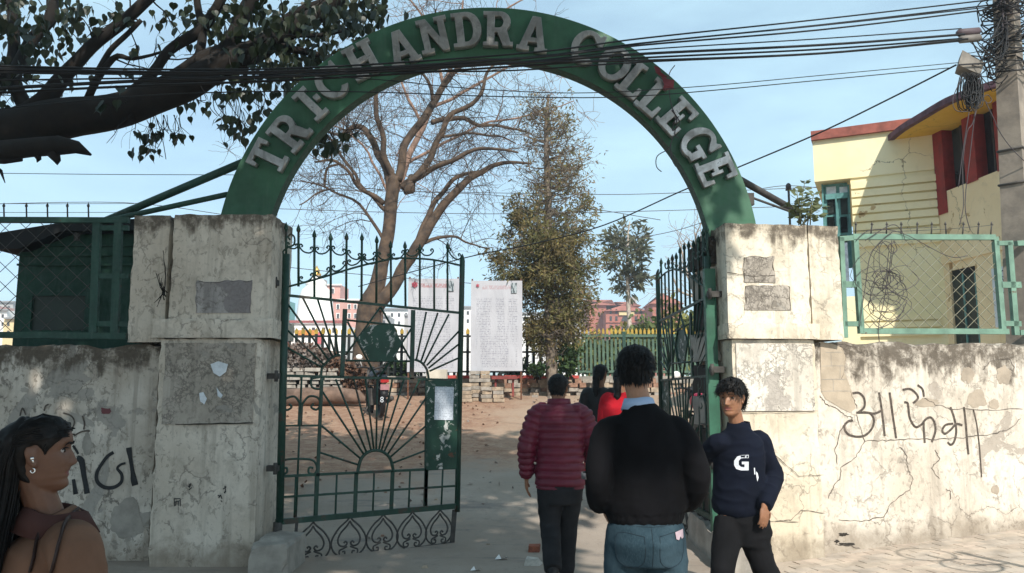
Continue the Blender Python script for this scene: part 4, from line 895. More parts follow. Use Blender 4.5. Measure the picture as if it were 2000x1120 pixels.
for k, pts in enumerate(([(1915,140),(1907,200),(1895,300),(1885,400),(1895,450)], [(1880,150),(1862,190),(1866,215),(1890,218),(1908,210)], [(1925,200),(1940,230),(1955,262),(1985,300),(2030,340)], [(1920,190),(1930,186),(1937,196),(1930,202),(1922,196)], [(1912,200),(1900,240),(1888,262),(1880,330),(1882,400),(1874,440)], [(1893,218),(1880,300),(1872,366)])):
    mb = MB(); mb.tube([at(q[0], q[1], YPo-.2) for q in spline(pts, 6)], .0045, 5)
    mb.build('drop_wire', M['cable_grey'], label=('thin wire hanging straight from the coil past the left of the balcony wall','thin wire looping out left of the black cable coil','thin wire slanting from the coil to the right across the pole','small thin wire curl on the right side of the coil','thin wire hanging down past the red columns to the fence','short thin wire hanging just left below the coil')[k], cat='wire', group='drop wires at the pole')
# ---- cables across the street
CP0 = Vector((0, 6.23, 0)); CN = Vector((.333, -1, 0)).normalized()
CAB = [([(-60,136),(500,143),(1000,113),(1250,82),(1600,44),(1960,2)], .010), ([(-60,139),(500,147),(1000,119),(1250,88),(1600,52),(1965,9)], .011), ([(-60,142),(500,150),(1000,123),(1250,93),(1600,58),(1965,17)], .008),
       ([(-60,147),(500,151),(1000,126),(1250,98),(1600,67),(1965,22)], .011), ([(-60,166),(300,160),(600,153),(1000,129),(1250,104),(1600,82),(1870,62)], .008), ([(-60,186),(300,166),(600,156),(1000,131),(1250,113),(1600,95),(1875,74)], .016),
       ([(-60,188),(250,172),(600,158),(1000,133),(1250,116),(1600,99),(1875,78)], .012), ([(-60,152),(500,154),(1000,132),(1250,127),(1600,112),(1880,84)], .012), ([(-60,210),(300,178),(650,172),(1000,183),(1250,182),(1600,152),(1865,127)], .006),
       ([(-60,134),(400,141),(800,138),(1000,136),(1250,120),(1600,104),(1878,79)], .009), ([(-60,145),(300,147),(700,160),(900,178),(1120,188),(1350,176),(1600,153),(1865,128)], .005)]
CLB = ['topmost overhead cable, leaving the picture just left of the pole top', 'second cable from the top where they meet the pole', 'third cable from the top at the pole, thinner than its neighbours', 'fourth cable from the top at the pole, thick and black',
       'thin cable running to the upper splice case beside the pole', 'thickest cable of the bundle running to the lower splice case', 'cable close under the thickest one, ending at the lower splice case', 'separate thick cable just below the bundle, ending under the splice cases',
       'thin lone cable ending at the junction box, lower of its pair at left', 'cable in the bundle that crosses the foot of the arch letters H and A', 'thin upper cable ending at the junction box, sagging over the inner arch']
for pts, r in CAB:
    P = [onplane(q[0], q[1], CP0, CN) for q in spline(pts, 7)]
    off = rng.uniform(-.10, .10)
    mb = MB(); mb.tube([p+Vector((0,off,0)) for p in P], r*.8, 6); mb.build('overhead_cable', M['black'], label=CLB[CAB.index((pts, r))], cat='cable', group='cables strung across the arch')
mb = MB(); a = at(1868,127,7.95); b = at(916,500,13.6)
PL2 = ((a+Vector((0,0,0))), Vector(((b-a).y, -(b-a).x, 0)).normalized())
mb.tube([onplane(q[0], q[1], *PL2) for q in spline([(1868,127),(1740,192),(1600,260),(1435,330),(1330,374),(1180,440),(1040,477),(916,502),(700,560)], 6)], .010, 6); mb.build('overhead_cable', M['black'], label='single black cable slanting down from the pole behind the right side of the arch', cat='cable')
for k, (pts, Y) in enumerate((([(-60,338),(200,341),(470,342)], 9.5), ([(540,408),(760,415),(1000,418),(1290,412),(1640,400)], 30), ([(540,370),(900,376),(1150,380),(1300,378),(1640,364)], 30), ([(1000,470),(1280,482)], 40), ([(540,520),(700,536),(1000,560)], 34), ([(540,350),(760,372),(1000,385),(1290,430)], 26), ([(1250,465),(1330,448),(1420,418)], 24), ([(1470,372),(1540,363),(1640,372)], 24), ([(-60,400),(240,396),(440,420)], 24))):
    mb = MB(); mb.tube([at(q[0], q[1], Y) for q in spline(pts, 6)], .00045*Y, 4); mb.build('distant_wire', M['cable_grey'], label=('thin wire in the sky left of the arch, above the spiked fence','thin distant wire level with the top of the left pier behind the gate','thin distant wire crossing the evergreen just above pier height','short faint wire in the sky left of the small tree','thin faint wire low behind the left gate pickets','thin faint wire sloping down to the right behind the bare tree','thin faint wire rising to the right above the right gate leaf','thin wire between the arch foot and the yellow building','thin wire running to the left foot of the arch behind the braces')[k], cat='wire', group='distant wires')
# slim lamp post behind the right pier
mb = MB(); a = at(1543, 470, 14); b = at(1540, 368, 14); mb.tube([Vector((a.x,14,gz(5,14))), b], .022, 8); lpst = mb.build('lamp_post', M['iron'], label='slim grey lamp post with a small head behind the right pier', cat='lamp post')
mb = MB(); mb.ell(b+Vector((0,0,.03)), (.05,.05,.07)); mb.box(b+Vector((0,0,-.03)), (.10,.05,.03)); mb.build('lamp_head', M['cable_grey'], lpst)
# ================================================================== TREES
def rvec(r): 
    while True:
        v = Vector((r.uniform(-1,1), r.uniform(-1,1), r.uniform(-1,1)))
        if .05 < v.length < 1: return v.normalized()
def px_limb(pts, Y0, n=5, wob=0.0, r=rng):
    """pts: (px,py,width_px[,dY]) -> world points and radii"""
    q = spline([(p[0], p[1], p[2], p[3] if len(p) > 3 else 0) for p in pts], n)
    P = [at(a[0], a[1], Y0+a[3]) for a in q]; Rr = [max(.003, a[2]/2/FPX*p.y) for a, p in zip(q, P)]
    if wob: P = [p+Vector((mnoise.noise(p*1.7), mnoise.noise(p*1.7+Vector((5,0,0))), mnoise.noise(p*1.7+Vector((0,9,0)))))*wob for p in P]
    return P, Rr
def twigs(mb, P, Rr, dens, length, depth, r, tips, spread=.9, grav=0.0, up=0.0, rk=.5, minr=.003, n=4, start=.15, dirb=None):
    """side shoots along a limb, recursively; collects (tip, direction)."""
    L_ = sum((P[i+1]-P[i]).length for i in range(len(P)-1)); k = max(1, int(L_*dens+r.random()))
    for _ in range(k):
        t = start+(1-start)*r.random(); f = t*(len(P)-1); i = min(int(f), len(P)-2); p = P[i].lerp(P[i+1], f-i); d0 = (P[i+1]-P[i]).normalized()
        d = (d0*.55+rvec(r)*spread+Vector((0,0,up))+(dirb if dirb else Vector((0,0,0)))).normalized(); ln = length*r.uniform(.5,1.2); rad = max(minr, min(Rr[i]*rk, Rr[i]*.8)); m = 5 if ln > .3 else 3
        Q = [p]; c = d.copy()
        for j in range(m):
            c = (c+rvec(r)*.32+Vector((0,0,-grav))).normalized(); Q.append(Q[-1]+c*ln/m)
        rr = [max(minr*.6, rad*(1-.75*j/m)) for j in range(m+1)]
        mb.tube(Q, rr, n, False); tips.append((Q[-1], c)); 
        if depth > 1: twigs(mb, Q, rr, dens*1.7, length*.58, depth-1, r, tips, spread, grav, up, rk, minr, max(3,n-1), .2, dirb)
        else: tips.append((Q[len(Q)//2], c))

# ---- the big peepal tree: it stands left of the gate and spreads over the pavement and the camera
rp_ = random.Random(21)
peepal = empty('peepal_tree', (-8.6, 8.8, 0), 'huge dark peepal tree reaching in at upper left with heart shaped leaves', 'tree')
LM = [ [(-420,360,190,.6),(-180,300,150,.3),(-20,265,125),(100,236,108),(200,222,92),(300,195,84),(380,160,76),(450,122,66),(530,78,56),(600,40,48),(680,-20,40),(760,-90,30)],
       [(20,240,70),(90,196,50),(140,130,36),(195,80,32),(250,36,30),(300,-8,28),(350,-60,22)], [(60,225,40),(30,160,34),(60,80,30,.3),(98,20,30,.4),(100,-60,26,.5)], [(190,222,40),(262,184,34),(300,140,26),(330,100,26),(385,60,30),(420,10,26),(440,-40,20)],
       [(300,190,60),(380,130,44),(450,95,36),(520,88,26),(590,100,18),(660,112,10)], [(400,150,50),(440,100,44),(470,40,40),(500,-10,34),(540,-60,24)], [(190,150,14),(215,105,14),(250,70,13),(275,45,11)], [(170,200,20),(220,120,16),(260,118,10),(330,98,6)],
       [(390,110,24),(395,60,22),(382,10,18),(375,-40,14)], [(480,90,24),(540,70,16),(620,66,11),(700,50,7)], [(540,60,24),(600,10,18),(680,-10,12),(740,20,6)], [(-200,330,60,.4),(-60,230,46,.2),(10,150,36,.2),(30,80,28,.3),(20,-40,20,.4)] ]
mb = MB(); PL = []
mb.tube([Vector((-8.6,8.8,-.1)), Vector((-8.55,8.8,1.2)), Vector((-8.3,8.75,2.6)), Vector((-7.9,8.7,3.6)), at(-420,360,9.1)], [.85,.66,.6,.66,.6], 14)
for l in LM: P, Rr = px_limb([(a[0], a[1], a[2]*.80)+tuple(a[3:]) for a in l], 8.5, 4, .06); mb.tube(P, Rr, 9); PL.append((P, Rr))
# limbs that spread over the pavement, above the picture
OV = [[(-8.2,8.7,3.2),(-7.4,6.2,6.0),(-5.6,3.6,7.4),(-3.2,1.4,8.2),(-.6,-.4,8.6),(1.4,-1.6,8.7),(2.8,-2.6,8.6)], [(-5.6,3.6,7.4),(-3.2,3.6,8.2),(-1.2,3.4,8.7),(.4,3.3,8.9)], [(-3.2,1.4,8.2),(-1,1.6,8.8),(1.0,1.2,9.0),(2.8,.6,8.9)], [(-5.6,3.6,7.4),(-5.4,.6,8.2),(-4.4,-2.6,8.6),(-2.6,-5.4,8.8)], [(-.6,-.4,8.6),(-.2,-3,8.8),(.6,-5.6,8.8)], [(-7.4,6.2,6.0),(-8.6,3.0,7.8),(-9,-1,8.6)]]
ORr = [[.42,.34,.28,.23,.17,.12,.06],[.2,.15,.1,.05],[.17,.13,.1,.05],[.2,.16,.12,.06],[.13,.1,.05],[.24,.18,.08]]
OP = []
for P, q in zip(OV, ORr):
    pp = [Vector(v) for v in spline(P, 4)]; rr = [float(v[0]) for v in spline([(x,) for x in q], 4)]; mb.tube(pp, rr, 8); OP.append((pp, rr))
mb.build('trunk', M['bark_dark'], peepal)
mb = MB(); stump = [at(-10,296,8.2), at(60,288,8.15), at(112,284,8.1), at(150,288,8.1), at(178,303,8.08)]
mb.tube(stump, [(.12,.08),(.11,.09),(.11,.10),(.07,.06),(.012,.008)], 9); mb.tube([at(70,296,8.15), at(76,312,8.15), at(72,318,8.15)], [.05,.025,.003], 6); mb.tube([at(105,300,8.1), at(112,314,8.1), at(112,323,8.1)], [.07,.04,.003], 6); mb.tube([at(-60,310,8.2), at(10,314,8.2), at(42,311,8.2)], [.05,.04,.03], 6); mb.tube([at(-30,318,8.2), at(2,335,8.2), at(10,358,8.2)], [.06,.02,.004], 6)
mb.build('broken_stub', M['bark_dark'], peepal)
tm = MB(); tips = []
for i, (P, Rr) in enumerate(PL):
    vis = [(p, r2) for p, r2 in zip(P, Rr)]
    twigs(tm, P, [min(.022, x) for x in Rr], 2.6 if i else 2.0, .75, 2, rp_, tips, 1.0, .12, .10)
tm.build('twigs', M['bark_dark'], peepal, kind='stuff')
LEAF = [(0,0),(.10,.055),(.26,.05),(.42,-.08),(.48,-.28),(.40,-.52),(.22,-.76),(.07,-.92),(0,-1.32)]
def leaf_verts():
    h = LEAF; vs = [Vector((0,0,-.02)), Vector((0,.02,-.45)), Vector((0,0,-1.32))]; fs = []
    right = [Vector((x, -.16*x, y)) for x, y in h[1:-1]]; left = [Vector((-x, -.16*x, y)) for x, y in h[1:-1]]
    vs += right + left; n = len(right)
    for k in range(n-1): fs.append((1, 3+k+1, 3+k)); fs.append((1, 3+n+k, 3+n+k+1))
    fs += [(1,3,0),(1,0,3+n),(1,2,3+n-1),(1,3+n+n-1,2)]
    return vs, fs
lv, lfc = leaf_verts()
n = NT('peepal_leaf', .45, 0, .4); p = n.pos(); n.color(n.mix(n.ramp(n.noise(p, 3.3, 3), .35, .65), (.011,.019,.008), (.022,.031,.011)))
_tr = n.t.nodes.new('ShaderNodeBsdfTranslucent'); _tr.inputs[0].default_value = (.022,.032,.008,1); _ms = n.t.nodes.new('ShaderNodeMixShader'); _ms.inputs[0].default_value = .22
n.lk(n.b.outputs[0], _ms.inputs[1]); n.lk(_tr.outputs[0], _ms.inputs[2]); n.lk(_ms.outputs[0], n.o.inputs[0]); M['leaf'] = n.m
lme = bpy.data.meshes.new('leaf'); lme.from_pydata([tuple(v) for v in lv], [], lfc); lme.materials.append(M['leaf'])
def leaf_M(p, s, r, tilt=.5):
    e = Matrix.Rotation(r.uniform(0,6.28), 4, 'Z') @ Matrix.Rotation(r.gauss(0, tilt), 4, 'X') @ Matrix.Rotation(r.gauss(0, tilt*.6), 4, 'Y')
    return Matrix.Translation(p) @ e @ Matrix.Scale(s, 4)
def in_px(p):
    v = p-CO; d = v.y*math.cos(PITCH)+v.z*math.sin(PITCH); 
    if d <= .1: return None
    return (1000+FPX*v.x/d, 560-FPX*(v.z*math.cos(PITCH)-v.y*math.sin(PITCH))/d)
LV = []; LF = []; nparts = 0
def put_leaf(p, s, r, part=False, tilt=.5):
    global nparts
    Mx = leaf_M(p, s, r, tilt)
    if part and nparts < 290:
        inst('leaf', lme, peepal, Matrix.Translation(-peepal.location) @ Mx); nparts += 1
    else:
        o = len(LV); LV.extend([tuple(Mx @ v) for v in lv]); LF.extend([tuple(i+o for i in f) for f in lfc])
# sprays: (px,py,spread_x,spread_y,count,part) following the leaf masses of the picture
SP = [(70,60,100,62,150,0),(40,130,60,30,40,0),(150,30,60,40,40,0),(345,45,60,45,34,1),(290,110,40,26,10,1),(470,40,90,50,150,0),(560,60,80,55,170,0),(640,40,80,42,150,0),(560,130,90,32,130,0),(460,130,50,40,50,0),(690,20,60,30,70,0),(730,70,22,30,22,1),(650,110,60,20,50,0),(460,180,44,18,46,1),(560,170,44,14,30,1),
      (295,262,34,14,20,1),(290,298,40,14,14,1),(345,262,20,16,12,1),(385,205,26,16,12,1),(465,250,32,22,26,1),(440,235,16,12,8,1),(505,215,20,18,14,1),(640,285,26,18,26,1),(680,262,14,10,10,1),(620,262,12,14,8,1),(12,20,40,40,50,0),(230,30,30,26,20,1),(-60,120,60,80,80,0)]
stem = MB()
for (cx, cy, sx, sy, k, part) in SP:
    Yc = 8.7 if cx < 600 else 8.4
    hang = cy > 195
    a = None
    for j in range(k):
        px, py = rp_.gauss(cx, sx*.55), rp_.gauss(cy, sy*.55); Y = Yc+rp_.uniform(-.7,.9)
        p = at(px, py, Y); s = rp_.uniform(.075,.12)
        put_leaf(p, s, rp_, bool(part), .38)
        if hang and (j % 2 == 0 or j == 0):
            q = at(cx+(px-cx)*.35+rp_.uniform(-4,4), py-rp_.uniform(12,38), Y)
            stem.tube([p, p.lerp(q,.5)+Vector((rp_.uniform(-.03,.03),0,-.02)), q], [.0022,.003,.004], 4, False)
    if hang:
        up = {295:(305,225),290:(300,235),345:(340,225),385:(380,180),465:(440,175),440:(430,180),505:(500,170),640:(640,215),680:(700,235),620:(640,215)}.get(cx, (cx, cy-60))
        for j in range(4):
            a = at(up[0]+rp_.uniform(-22,22), up[1], Yc); b = at(cx+rp_.uniform(-sx,sx), cy+rp_.uniform(-10,sy), Yc)
            stem.tube([Vector(v) for v in spline([tuple(a), tuple(a.lerp(b,.4)+Vector((rp_.uniform(-.08,.08),0,-.06))), tuple(b)], 4)], .0045, 4, False)
for (t, d) in tips:
    q = in_px(t)
    if q is None or not (-150 < q[0] < 800 and -150 < q[1] < 215): continue
    if 180 < q[0] < 400 and rp_.random() < .85: continue
    if rp_.random() < .42:
        for j in range(2): put_leaf(t+rvec(rp_)*.08, rp_.uniform(.085,.135), rp_, False, .45)
stem.build('leaf_stems', M['bark_dark'], peepal, kind='stuff')
np_o = bpy.data.meshes.new('leaves'); np_o.from_pydata(LV, [], LF); np_o.materials.append(M['leaf']); o = bpy.data.objects.new('leaves', np_o); COL.objects.link(o); adopt(o, peepal); o['kind'] = 'stuff'
# canopy overhead, outside the frame, that shades the pavement
om = MB(); otips = []
for P, rr in OP: twigs(om, P, [min(.05, x) for x in rr], 2.4, 1.5, 2, rp_, otips, 1.1, .02, .1, .5, .006)
om.build('upper_twigs', M['bark_dark'], peepal, kind='stuff')
rs = np.random.RandomState(4); NL = 30000
c = np.empty((NL, 3)); k = 0
def crown_ok(x, y):
    if y > 4.9+.35*math.sin(x*1.7): return False
    if x < -.2: return True
    w = .45*math.sin(y*2.3+1)+.25*math.sin(y*5.1+x)
    if y > 1.2: return x < 3.85-.12*(y-1.2)+w*.15
    return x < 3.40+w*.3
DAPPLE_GAPS = [tuple((q_+TO_SUN*((8.3-q_.z)/TO_SUN.z))[:2]) for q_ in (at(800,80,6.9), at(700,135,6.9), at(845,60,6.9))]  # gaps shaped into the unseen crown so sun dapples reach the arch letters
while k < NL:
    x, y = rs.uniform(-10, 4.3), rs.uniform(-7.5, 5.4)
    if not crown_ok(x, y): continue
    den = mnoise.noise(Vector((x*.8, y*.8, 2)))
    if den < -.38+.25*rs.rand() : continue
    if min(math.hypot(x-a_, y-b_) for a_, b_ in DAPPLE_GAPS) < .36: continue
    c[k] = (x, y, 8.3+rs.normal(0,.45)+.4*math.sin(x*.9)); k += 1
th = rs.uniform(0, 6.28, NL); ti = rs.normal(0, .55, NL); sc = rs.uniform(.16, .27, NL)
ux = np.stack([np.cos(th), np.sin(th), np.zeros(NL)], 1); vz = np.stack([-np.sin(th)*np.cos(ti), np.cos(th)*np.cos(ti), -np.abs(np.sin(ti))-.25], 1)
pat = np.array([(0,.0),(.45,-.15),(.38,-.55),(0,-1.15),(-.38,-.55),(-.45,-.15)])
V = (c[:,None,:] + sc[:,None,None]*(pat[None,:,0:1]*ux[:,None,:]-pat[None,:,1:2]*vz[:,None,:])).reshape(-1,3)
F = (np.arange(NL)[:,None,None]*6+np.array([[0,1,2,3],[0,3,4,5]])[None]).reshape(-1,4)
np_obj('crown', V, F, M['leaf'], peepal, kind='stuff')

# ---- bare spreading tree inside the yard
rb = random.Random(33); YB = 18.9
bare = empty('bare_tree', (at(712,735,YB).x, YB, gz(at(712,735,YB).x, YB)), 'leafless spreading tree with a tan forked trunk inside the gate', 'tree')
BL = [ [(706,800,84),(712,735,66),(717,660,58),(722,600,54),(735,560,46),(752,490,40),(760,430,38),(766,390,40),(770,345,36)],
       [(732,600,44),(762,570,40),(800,505,36),(830,455,32),(855,418,28),(893,372,24),(940,336,18),(985,318,12),(1040,322,6)],
       [(764,372,26),(748,322,24),(722,272,22),(696,246,18),(668,260,11),(640,258,8)], [(768,350,22),(752,300,20),(740,232,17),(731,182,15),(728,140,11)], [(775,352,30),(794,288,26),(828,228,25),(846,196,24),(880,150,18),(915,108,12),(950,60,7)],
       [(785,365,28),(818,342,24),(852,324,18),(905,302,15),(960,290,10),(1010,296,6)], [(812,345,24),(838,315,22),(858,268,20),(882,226,18),(930,194,14),(952,145,10),(985,118,6)], [(842,238,18),(868,233,17),(902,231,15),(940,242,12),(985,252,9),(1040,262,5)], [(752,400,18),(722,380,15),(698,360,13),(672,330,10),(650,314,9),(618,316,6)],
       [(800,505,20),(845,405,18),(868,372,16),(895,348,13),(936,335,10)], [(664,318,8),(640,330,8),(634,360,8),(640,372,7),(610,382,5),(585,400,4)], [(860,268,10),(900,262,9),(960,268,7),(1010,280,4)], [(820,480,14),(880,462,9),(920,480,6),(960,484,4)], [(846,196,14),(838,160,10),(800,120,7),(770,90,5)], [(756,478,12),(700,400,9),(640,370,6),(590,350,4)], [(880,150,12),(870,90,8),(850,20,5)], [(760,420,14),(715,372,12),(660,290,9),(625,240,7),(600,200,4)] ]
mb = MB(); PB = []
for i, l in enumerate(BL):
    l2 = [(a[0], a[1], a[2], (0 if i < 2 else 1.2*(j/len(l))*((i*37 % 5)-2)/2)) for j, a in enumerate(l)]
    l2 = [(a[0], a[1], a[2]*((.86 if a[1] > 590 else .66) if i < 2 else .62), a[3]) for a in l2]; P, Rr = px_limb(l2, YB, 5, .10 if i else .05); mb.tube(P, Rr, 10 if i < 2 else 7); PB.append((P, Rr))
mb.tube([at(805,345,YB-.05), at(800,372,YB-.25), at(790,378,YB-.2)], [.10,.14,.05], 7)
mb.build('trunk', M['bark_tan'], bare)
tm = MB(); tp = []
for i, (P, Rr) in enumerate(PB[2:]): twigs(tm, P, [min(.035, x) for x in Rr], 2.7, 1.5, 3, rb, tp, 1.0, .03, .10, .5, .0058, 3)
twigs(tm, PB[1][0], [min(.045, x) for x in PB[1][1]], .5, 1.2, 3, rb, tp, .95, .02, .1, .5, .0065, 4, .45)
tm.build('twigs', M['bark_tan'], bare, kind='stuff')

# ---- tall conifer-like tree, thin brown top and olive skirts
rc = random.Random(41); YC = 19.7
con = empty('conifer_tree', (at(1078,735,YC).x, YC, gz(at(1078,735,YC).x, YC)), 'tall ragged evergreen tree with olive foliage and a brown thinning top', 'tree')
TR = [(1082,790,26),(1078,720,24),(1074,640,22),(1072,560,20),(1070,480,18),(1070,400,15),(1068,320,12),(1068,240,9),(1072,185,5)]
P, Rr = px_limb(TR, YC, 4, .03); mb = MB(); mb.tube(P, Rr, 10)
mb.tube([at(1076,560,YC), at(1080,500,YC-.1), at(1064,440,YC), at(1068,360,YC)], [.05,.05,.045,.03], 6); mb.build('trunk', M['bark_grey'], con)
tm = MB(); tp = []; axis = P
def half(py):   # half width of the crown in px, from the picture (left, right)
    T = [(185,20,14),(220,50,46),(260,64,72),(300,62,100),(340,58,92),(380,56,88),(420,84,96),(470,104,104),(520,104,104),(560,74,98),(585,54,92),(620,50,82),(655,20,60),(680,4,30)]
    for i in range(len(T)-1):
        if T[i][0] <= py <= T[i+1][0]:
            t = (py-T[i][0])/(T[i+1][0]-T[i][0]); return (T[i][1]+(T[i+1][1]-T[i][1])*t, T[i][2]+(T[i+1][2]-T[i][2])*t)
    return (4, 4)
nee_c = []; nee_d = []; nee_k = []
for k in range(330):
    py = rc.uniform(200, 668); l_, r_2 = half(py); an = rc.uniform(0, 2*math.pi); ca = math.cos(an)
    wpx = (r_2 if ca > 0 else l_)*rc.uniform(.55,1.05)
    a = at(1070, py+rc.uniform(6,26), YC); rad = wpx/FPX*YC
    b = a + Vector((ca*rad, math.sin(an)*min(rad, 1.1), rc.uniform(.02,.38)-.25*(py > 560)))
    mid = a.lerp(b,.5)+Vector((0,0,-.08)); Q = [Vector(v) for v in spline([tuple(a), tuple(mid), tuple(b)], 4)]
    tm.tube(Q, [max(.006,.022*(1-i/9)) for i in range(len(Q))], 4, False); tt = []
    twigs(tm, Q, [.012]*len(Q), 5.5, .34, 2, rc, tt, .9, .02, .05, .5, .005, 3, .3)
    up = py < 395; dens = (.5 if up else 1.0)
    clump = mnoise.noise(Vector((b.x*1.3, b.z*1.3, math.sin(an))))
    for (t, d) in tt:
        if rc.random() > dens*(.50+1.7*clump): continue
        for j in range(9 if not up else 3): nee_c.append(t+rvec(rc)*.13); nee_d.append((d+rvec(rc)*.9+Vector((0,0,-.15))).normalized()); nee_k.append(rc.random()+(.7 if up and rc.random() < .75 else 0))
tm.build('branches', M['bark_grey'], con, kind='stuff')
def needles(name, C, D, size, wid, m, par, r):
    V = []; F = []
    for c_, d in zip(C, D):
        s = size*r.uniform(.6,1.3); w = d.cross(rvec(r)).normalized()*wid*s; u = w.cross(d).normalized()*wid*s*.8
        o = len(V); V += [tuple(c_), tuple(c_+d*s*.45+w+u*.3), tuple(c_+d*s), tuple(c_+d*s*.5-w)]; F.append((o,o+1,o+2,o+3))
    return np_obj(name, V, F, m, par, kind='stuff')
def foliage_mat(name, a, b, c=None, tr=.2):
    n = NT(name, .7, 0, .2); p = n.pos(); col = n.mix(n.ramp(n.noise(p, 2.2, 4, .6), .35, .65), a, b)
    if c: col = n.mix(n.ramp(n.noise(n.mapv(p, (1,1,1), (7,3,1)), 1.1, 4, .6), .5, .62), col, c)
    n.color(col); t_ = n.t.nodes.new('ShaderNodeBsdfTranslucent'); t_.inputs[0].default_value = (*[x*1.1 for x in b], 1); m_ = n.t.nodes.new('ShaderNodeMixShader'); m_.inputs[0].default_value = tr
    n.lk(n.b.outputs[0], m_.inputs[1]); n.lk(t_.outputs[0], m_.inputs[2]); n.lk(m_.outputs[0], n.o.inputs[0]); return n.m
FO = foliage_mat('olive_foliage', (.085,.085,.034), (.19,.17,.065), (.17,.13,.06)); FB = foliage_mat('brown_foliage', (.16,.105,.05), (.25,.18,.09), (.22,.19,.06))
A1 = [i for i in range(len(nee_c)) if nee_k[i] < .86]; A2 = [i for i in range(len(nee_c)) if nee_k[i] >= .86]
needles('foliage', [nee_c[i] for i in A1], [nee_d[i] for i in A1], .12, .15, FO, con, rc); needles('dry_foliage', [nee_c[i] for i in A2], [nee_d[i] for i in A2], .12, .14, FB, con, rc)

# ---- thin small tree further back
rt = random.Random(52); YT = 30.0
sm = empty('small_tree', (at(1230,700,YT).x, YT, -.1), 'thin young tree with a pale stem and loose tuft of foliage before the brick building', 'tree')
P, Rr = px_limb([(1234,740,9),(1230,660,9),(1227,580,8),(1225,520,6),(1226,470,4),(1230,432,2)], YT, 4, .04); mb = MB(); mb.tube(P, Rr, 7); mb.build('trunk', plain('pale_bark', (.42,.36,.30), .9, var=.3, scale=9), sm)
tm = MB(); C = []; D = []
for k in range(46):
    py = rt.uniform(436, 562); w = 42*math.sin(math.pi*min(1,max(.12,(py-425)/150)))*rt.uniform(.4,1); sgn = rt.choice((-1,1)); a = at(1226, py+8, YT); b = at(1226+sgn*w, py+rt.uniform(-12,14), YT+rt.uniform(-.8,.8)); tt = []
    Q = [a, a.lerp(b,.5)+Vector((0,0,.06)), b]; tm.tube(Q, [.02,.014,.008], 4, False); twigs(tm, Q, [.012]*3, 4, .4, 1, rt, tt, .9, 0, .05, .5, .006, 3, .3)
    for (t, d) in tt+[(b, (b-a).normalized())]:
        for j in range(5): C.append(t+rvec(rt)*.14); D.append((d+rvec(rt)*.9).normalized())
tm.build('branches', M['bark_grey'], sm, kind='stuff'); needles('foliage', C, D, .30, .16, foliage_mat('grey_green_foliage', (.075,.085,.055), (.14,.14,.09)), sm, rt)
# pale leafless tree far behind the right leaf
YW = 32.0; wt = empty('leafless_tree', (at(1372,700,YW).x, YW, -.1), 'pale leafless tree seen behind the open right gate leaf', 'tree'); mb = MB(); tp = []
for l in ([(1372,740,14),(1368,640,11),(1362,560,9),(1360,500,7),(1356,455,3)], [(1366,600,7),(1345,540,6),(1330,490,4),(1322,470,2)], [(1362,560,7),(1385,510,5),(1398,470,4),(1402,440,2)], [(1364,580,6),(1330,570,4),(1312,540,3)]):
    P, Rr = px_limb(l, YW, 4, .06); mb.tube(P, Rr, 6); twigs(mb, P, Rr, 1.6, 1.5, 2, rt, tp, .9, 0, .25, .5, .012, 3, .25)
mb.build('trunk', plain('pale_dry_twig', (.36,.30,.25), .9, var=.25), wt)
# reddish leafless tree top behind the crown of the arch
tt_ = empty('leafless_tree', (at(860,735,26).x, 26, .0), 'leafless tree top with reddish twigs rising behind the middle of the arch', 'tree'); mb = MB(); tp = []
for l in ([(735,740,20),(742,600,18),(760,430,15),(800,300,13),(860,180,10),(895,90,7),(905,0,4)], [(868,170,8),(840,60,6),(810,10,4),(790,-20,2)], [(890,100,7),(950,50,5),(1000,10,4),(1040,-10,2)], [(840,215,8),(960,150,5),(1040,110,4),(1100,100,2)], [(822,250,8),(780,150,5),(740,110,4),(700,90,2)], [(790,320,7),(930,250,5),(1060,215,3),(1120,200,2)], [(768,400,7),(720,300,5),(660,250,3),(600,240,2)]):
    P, Rr = px_limb(l, 26, 5, .12); mb.tube(P, Rr, 6); twigs(mb, P, [min(.05,x) for x in Rr], .95, 2.2, 3, rt, tp, .9, 0, .12, .5, .010, 3, .3)
mb.build('trunk', plain('reddish_twig', (.24,.15,.11), .9, var=.3), tt_)
# ---- weed on the right pier
weed = empty('weed', at(1568, 437, 7.15), 'small leafy weed growing on top of the right gate pier', 'plant'); mb = MB(); C = []; D = []; r_ = random.Random(61)
q0 = at(1566, 441, 7.12)
for (px, py) in ((1543,398),(1556,372),(1572,355),(1570,385),(1590,378),(1606,402),(1580,408),(1552,418),(1600,420),(1566,402),(1586,395)):
    b = at(px, py, 7.12+r_.uniform(-.1,.12)); a = q0+Vector((r_.uniform(-.08,.08), r_.uniform(-.05,.05), 0)); m_ = a.lerp(b,.5)+Vector((0,0,.02)); mb.tube([a, m_, b], [.006,.005,.003], 5)
    for t in (.45,.6,.72,.85,.95,1.0):
        for s in (-1,1):
            C.append(a.lerp(b,t)); D.append((Vector((s*r_.uniform(.5,1), r_.uniform(-.7,.4), r_.uniform(-.35,.5)))).normalized())
mb.build('stem', plain('weed_stem', (.12,.12,.06), .8), weed); needles('leaves', C, D, .078, .26, foliage_mat('weed_leaf', (.05,.075,.03), (.13,.15,.075)), weed, r_)
# ================================================================== YARD AND BEYOND
def ground_z(x, y): return gz(x, y)
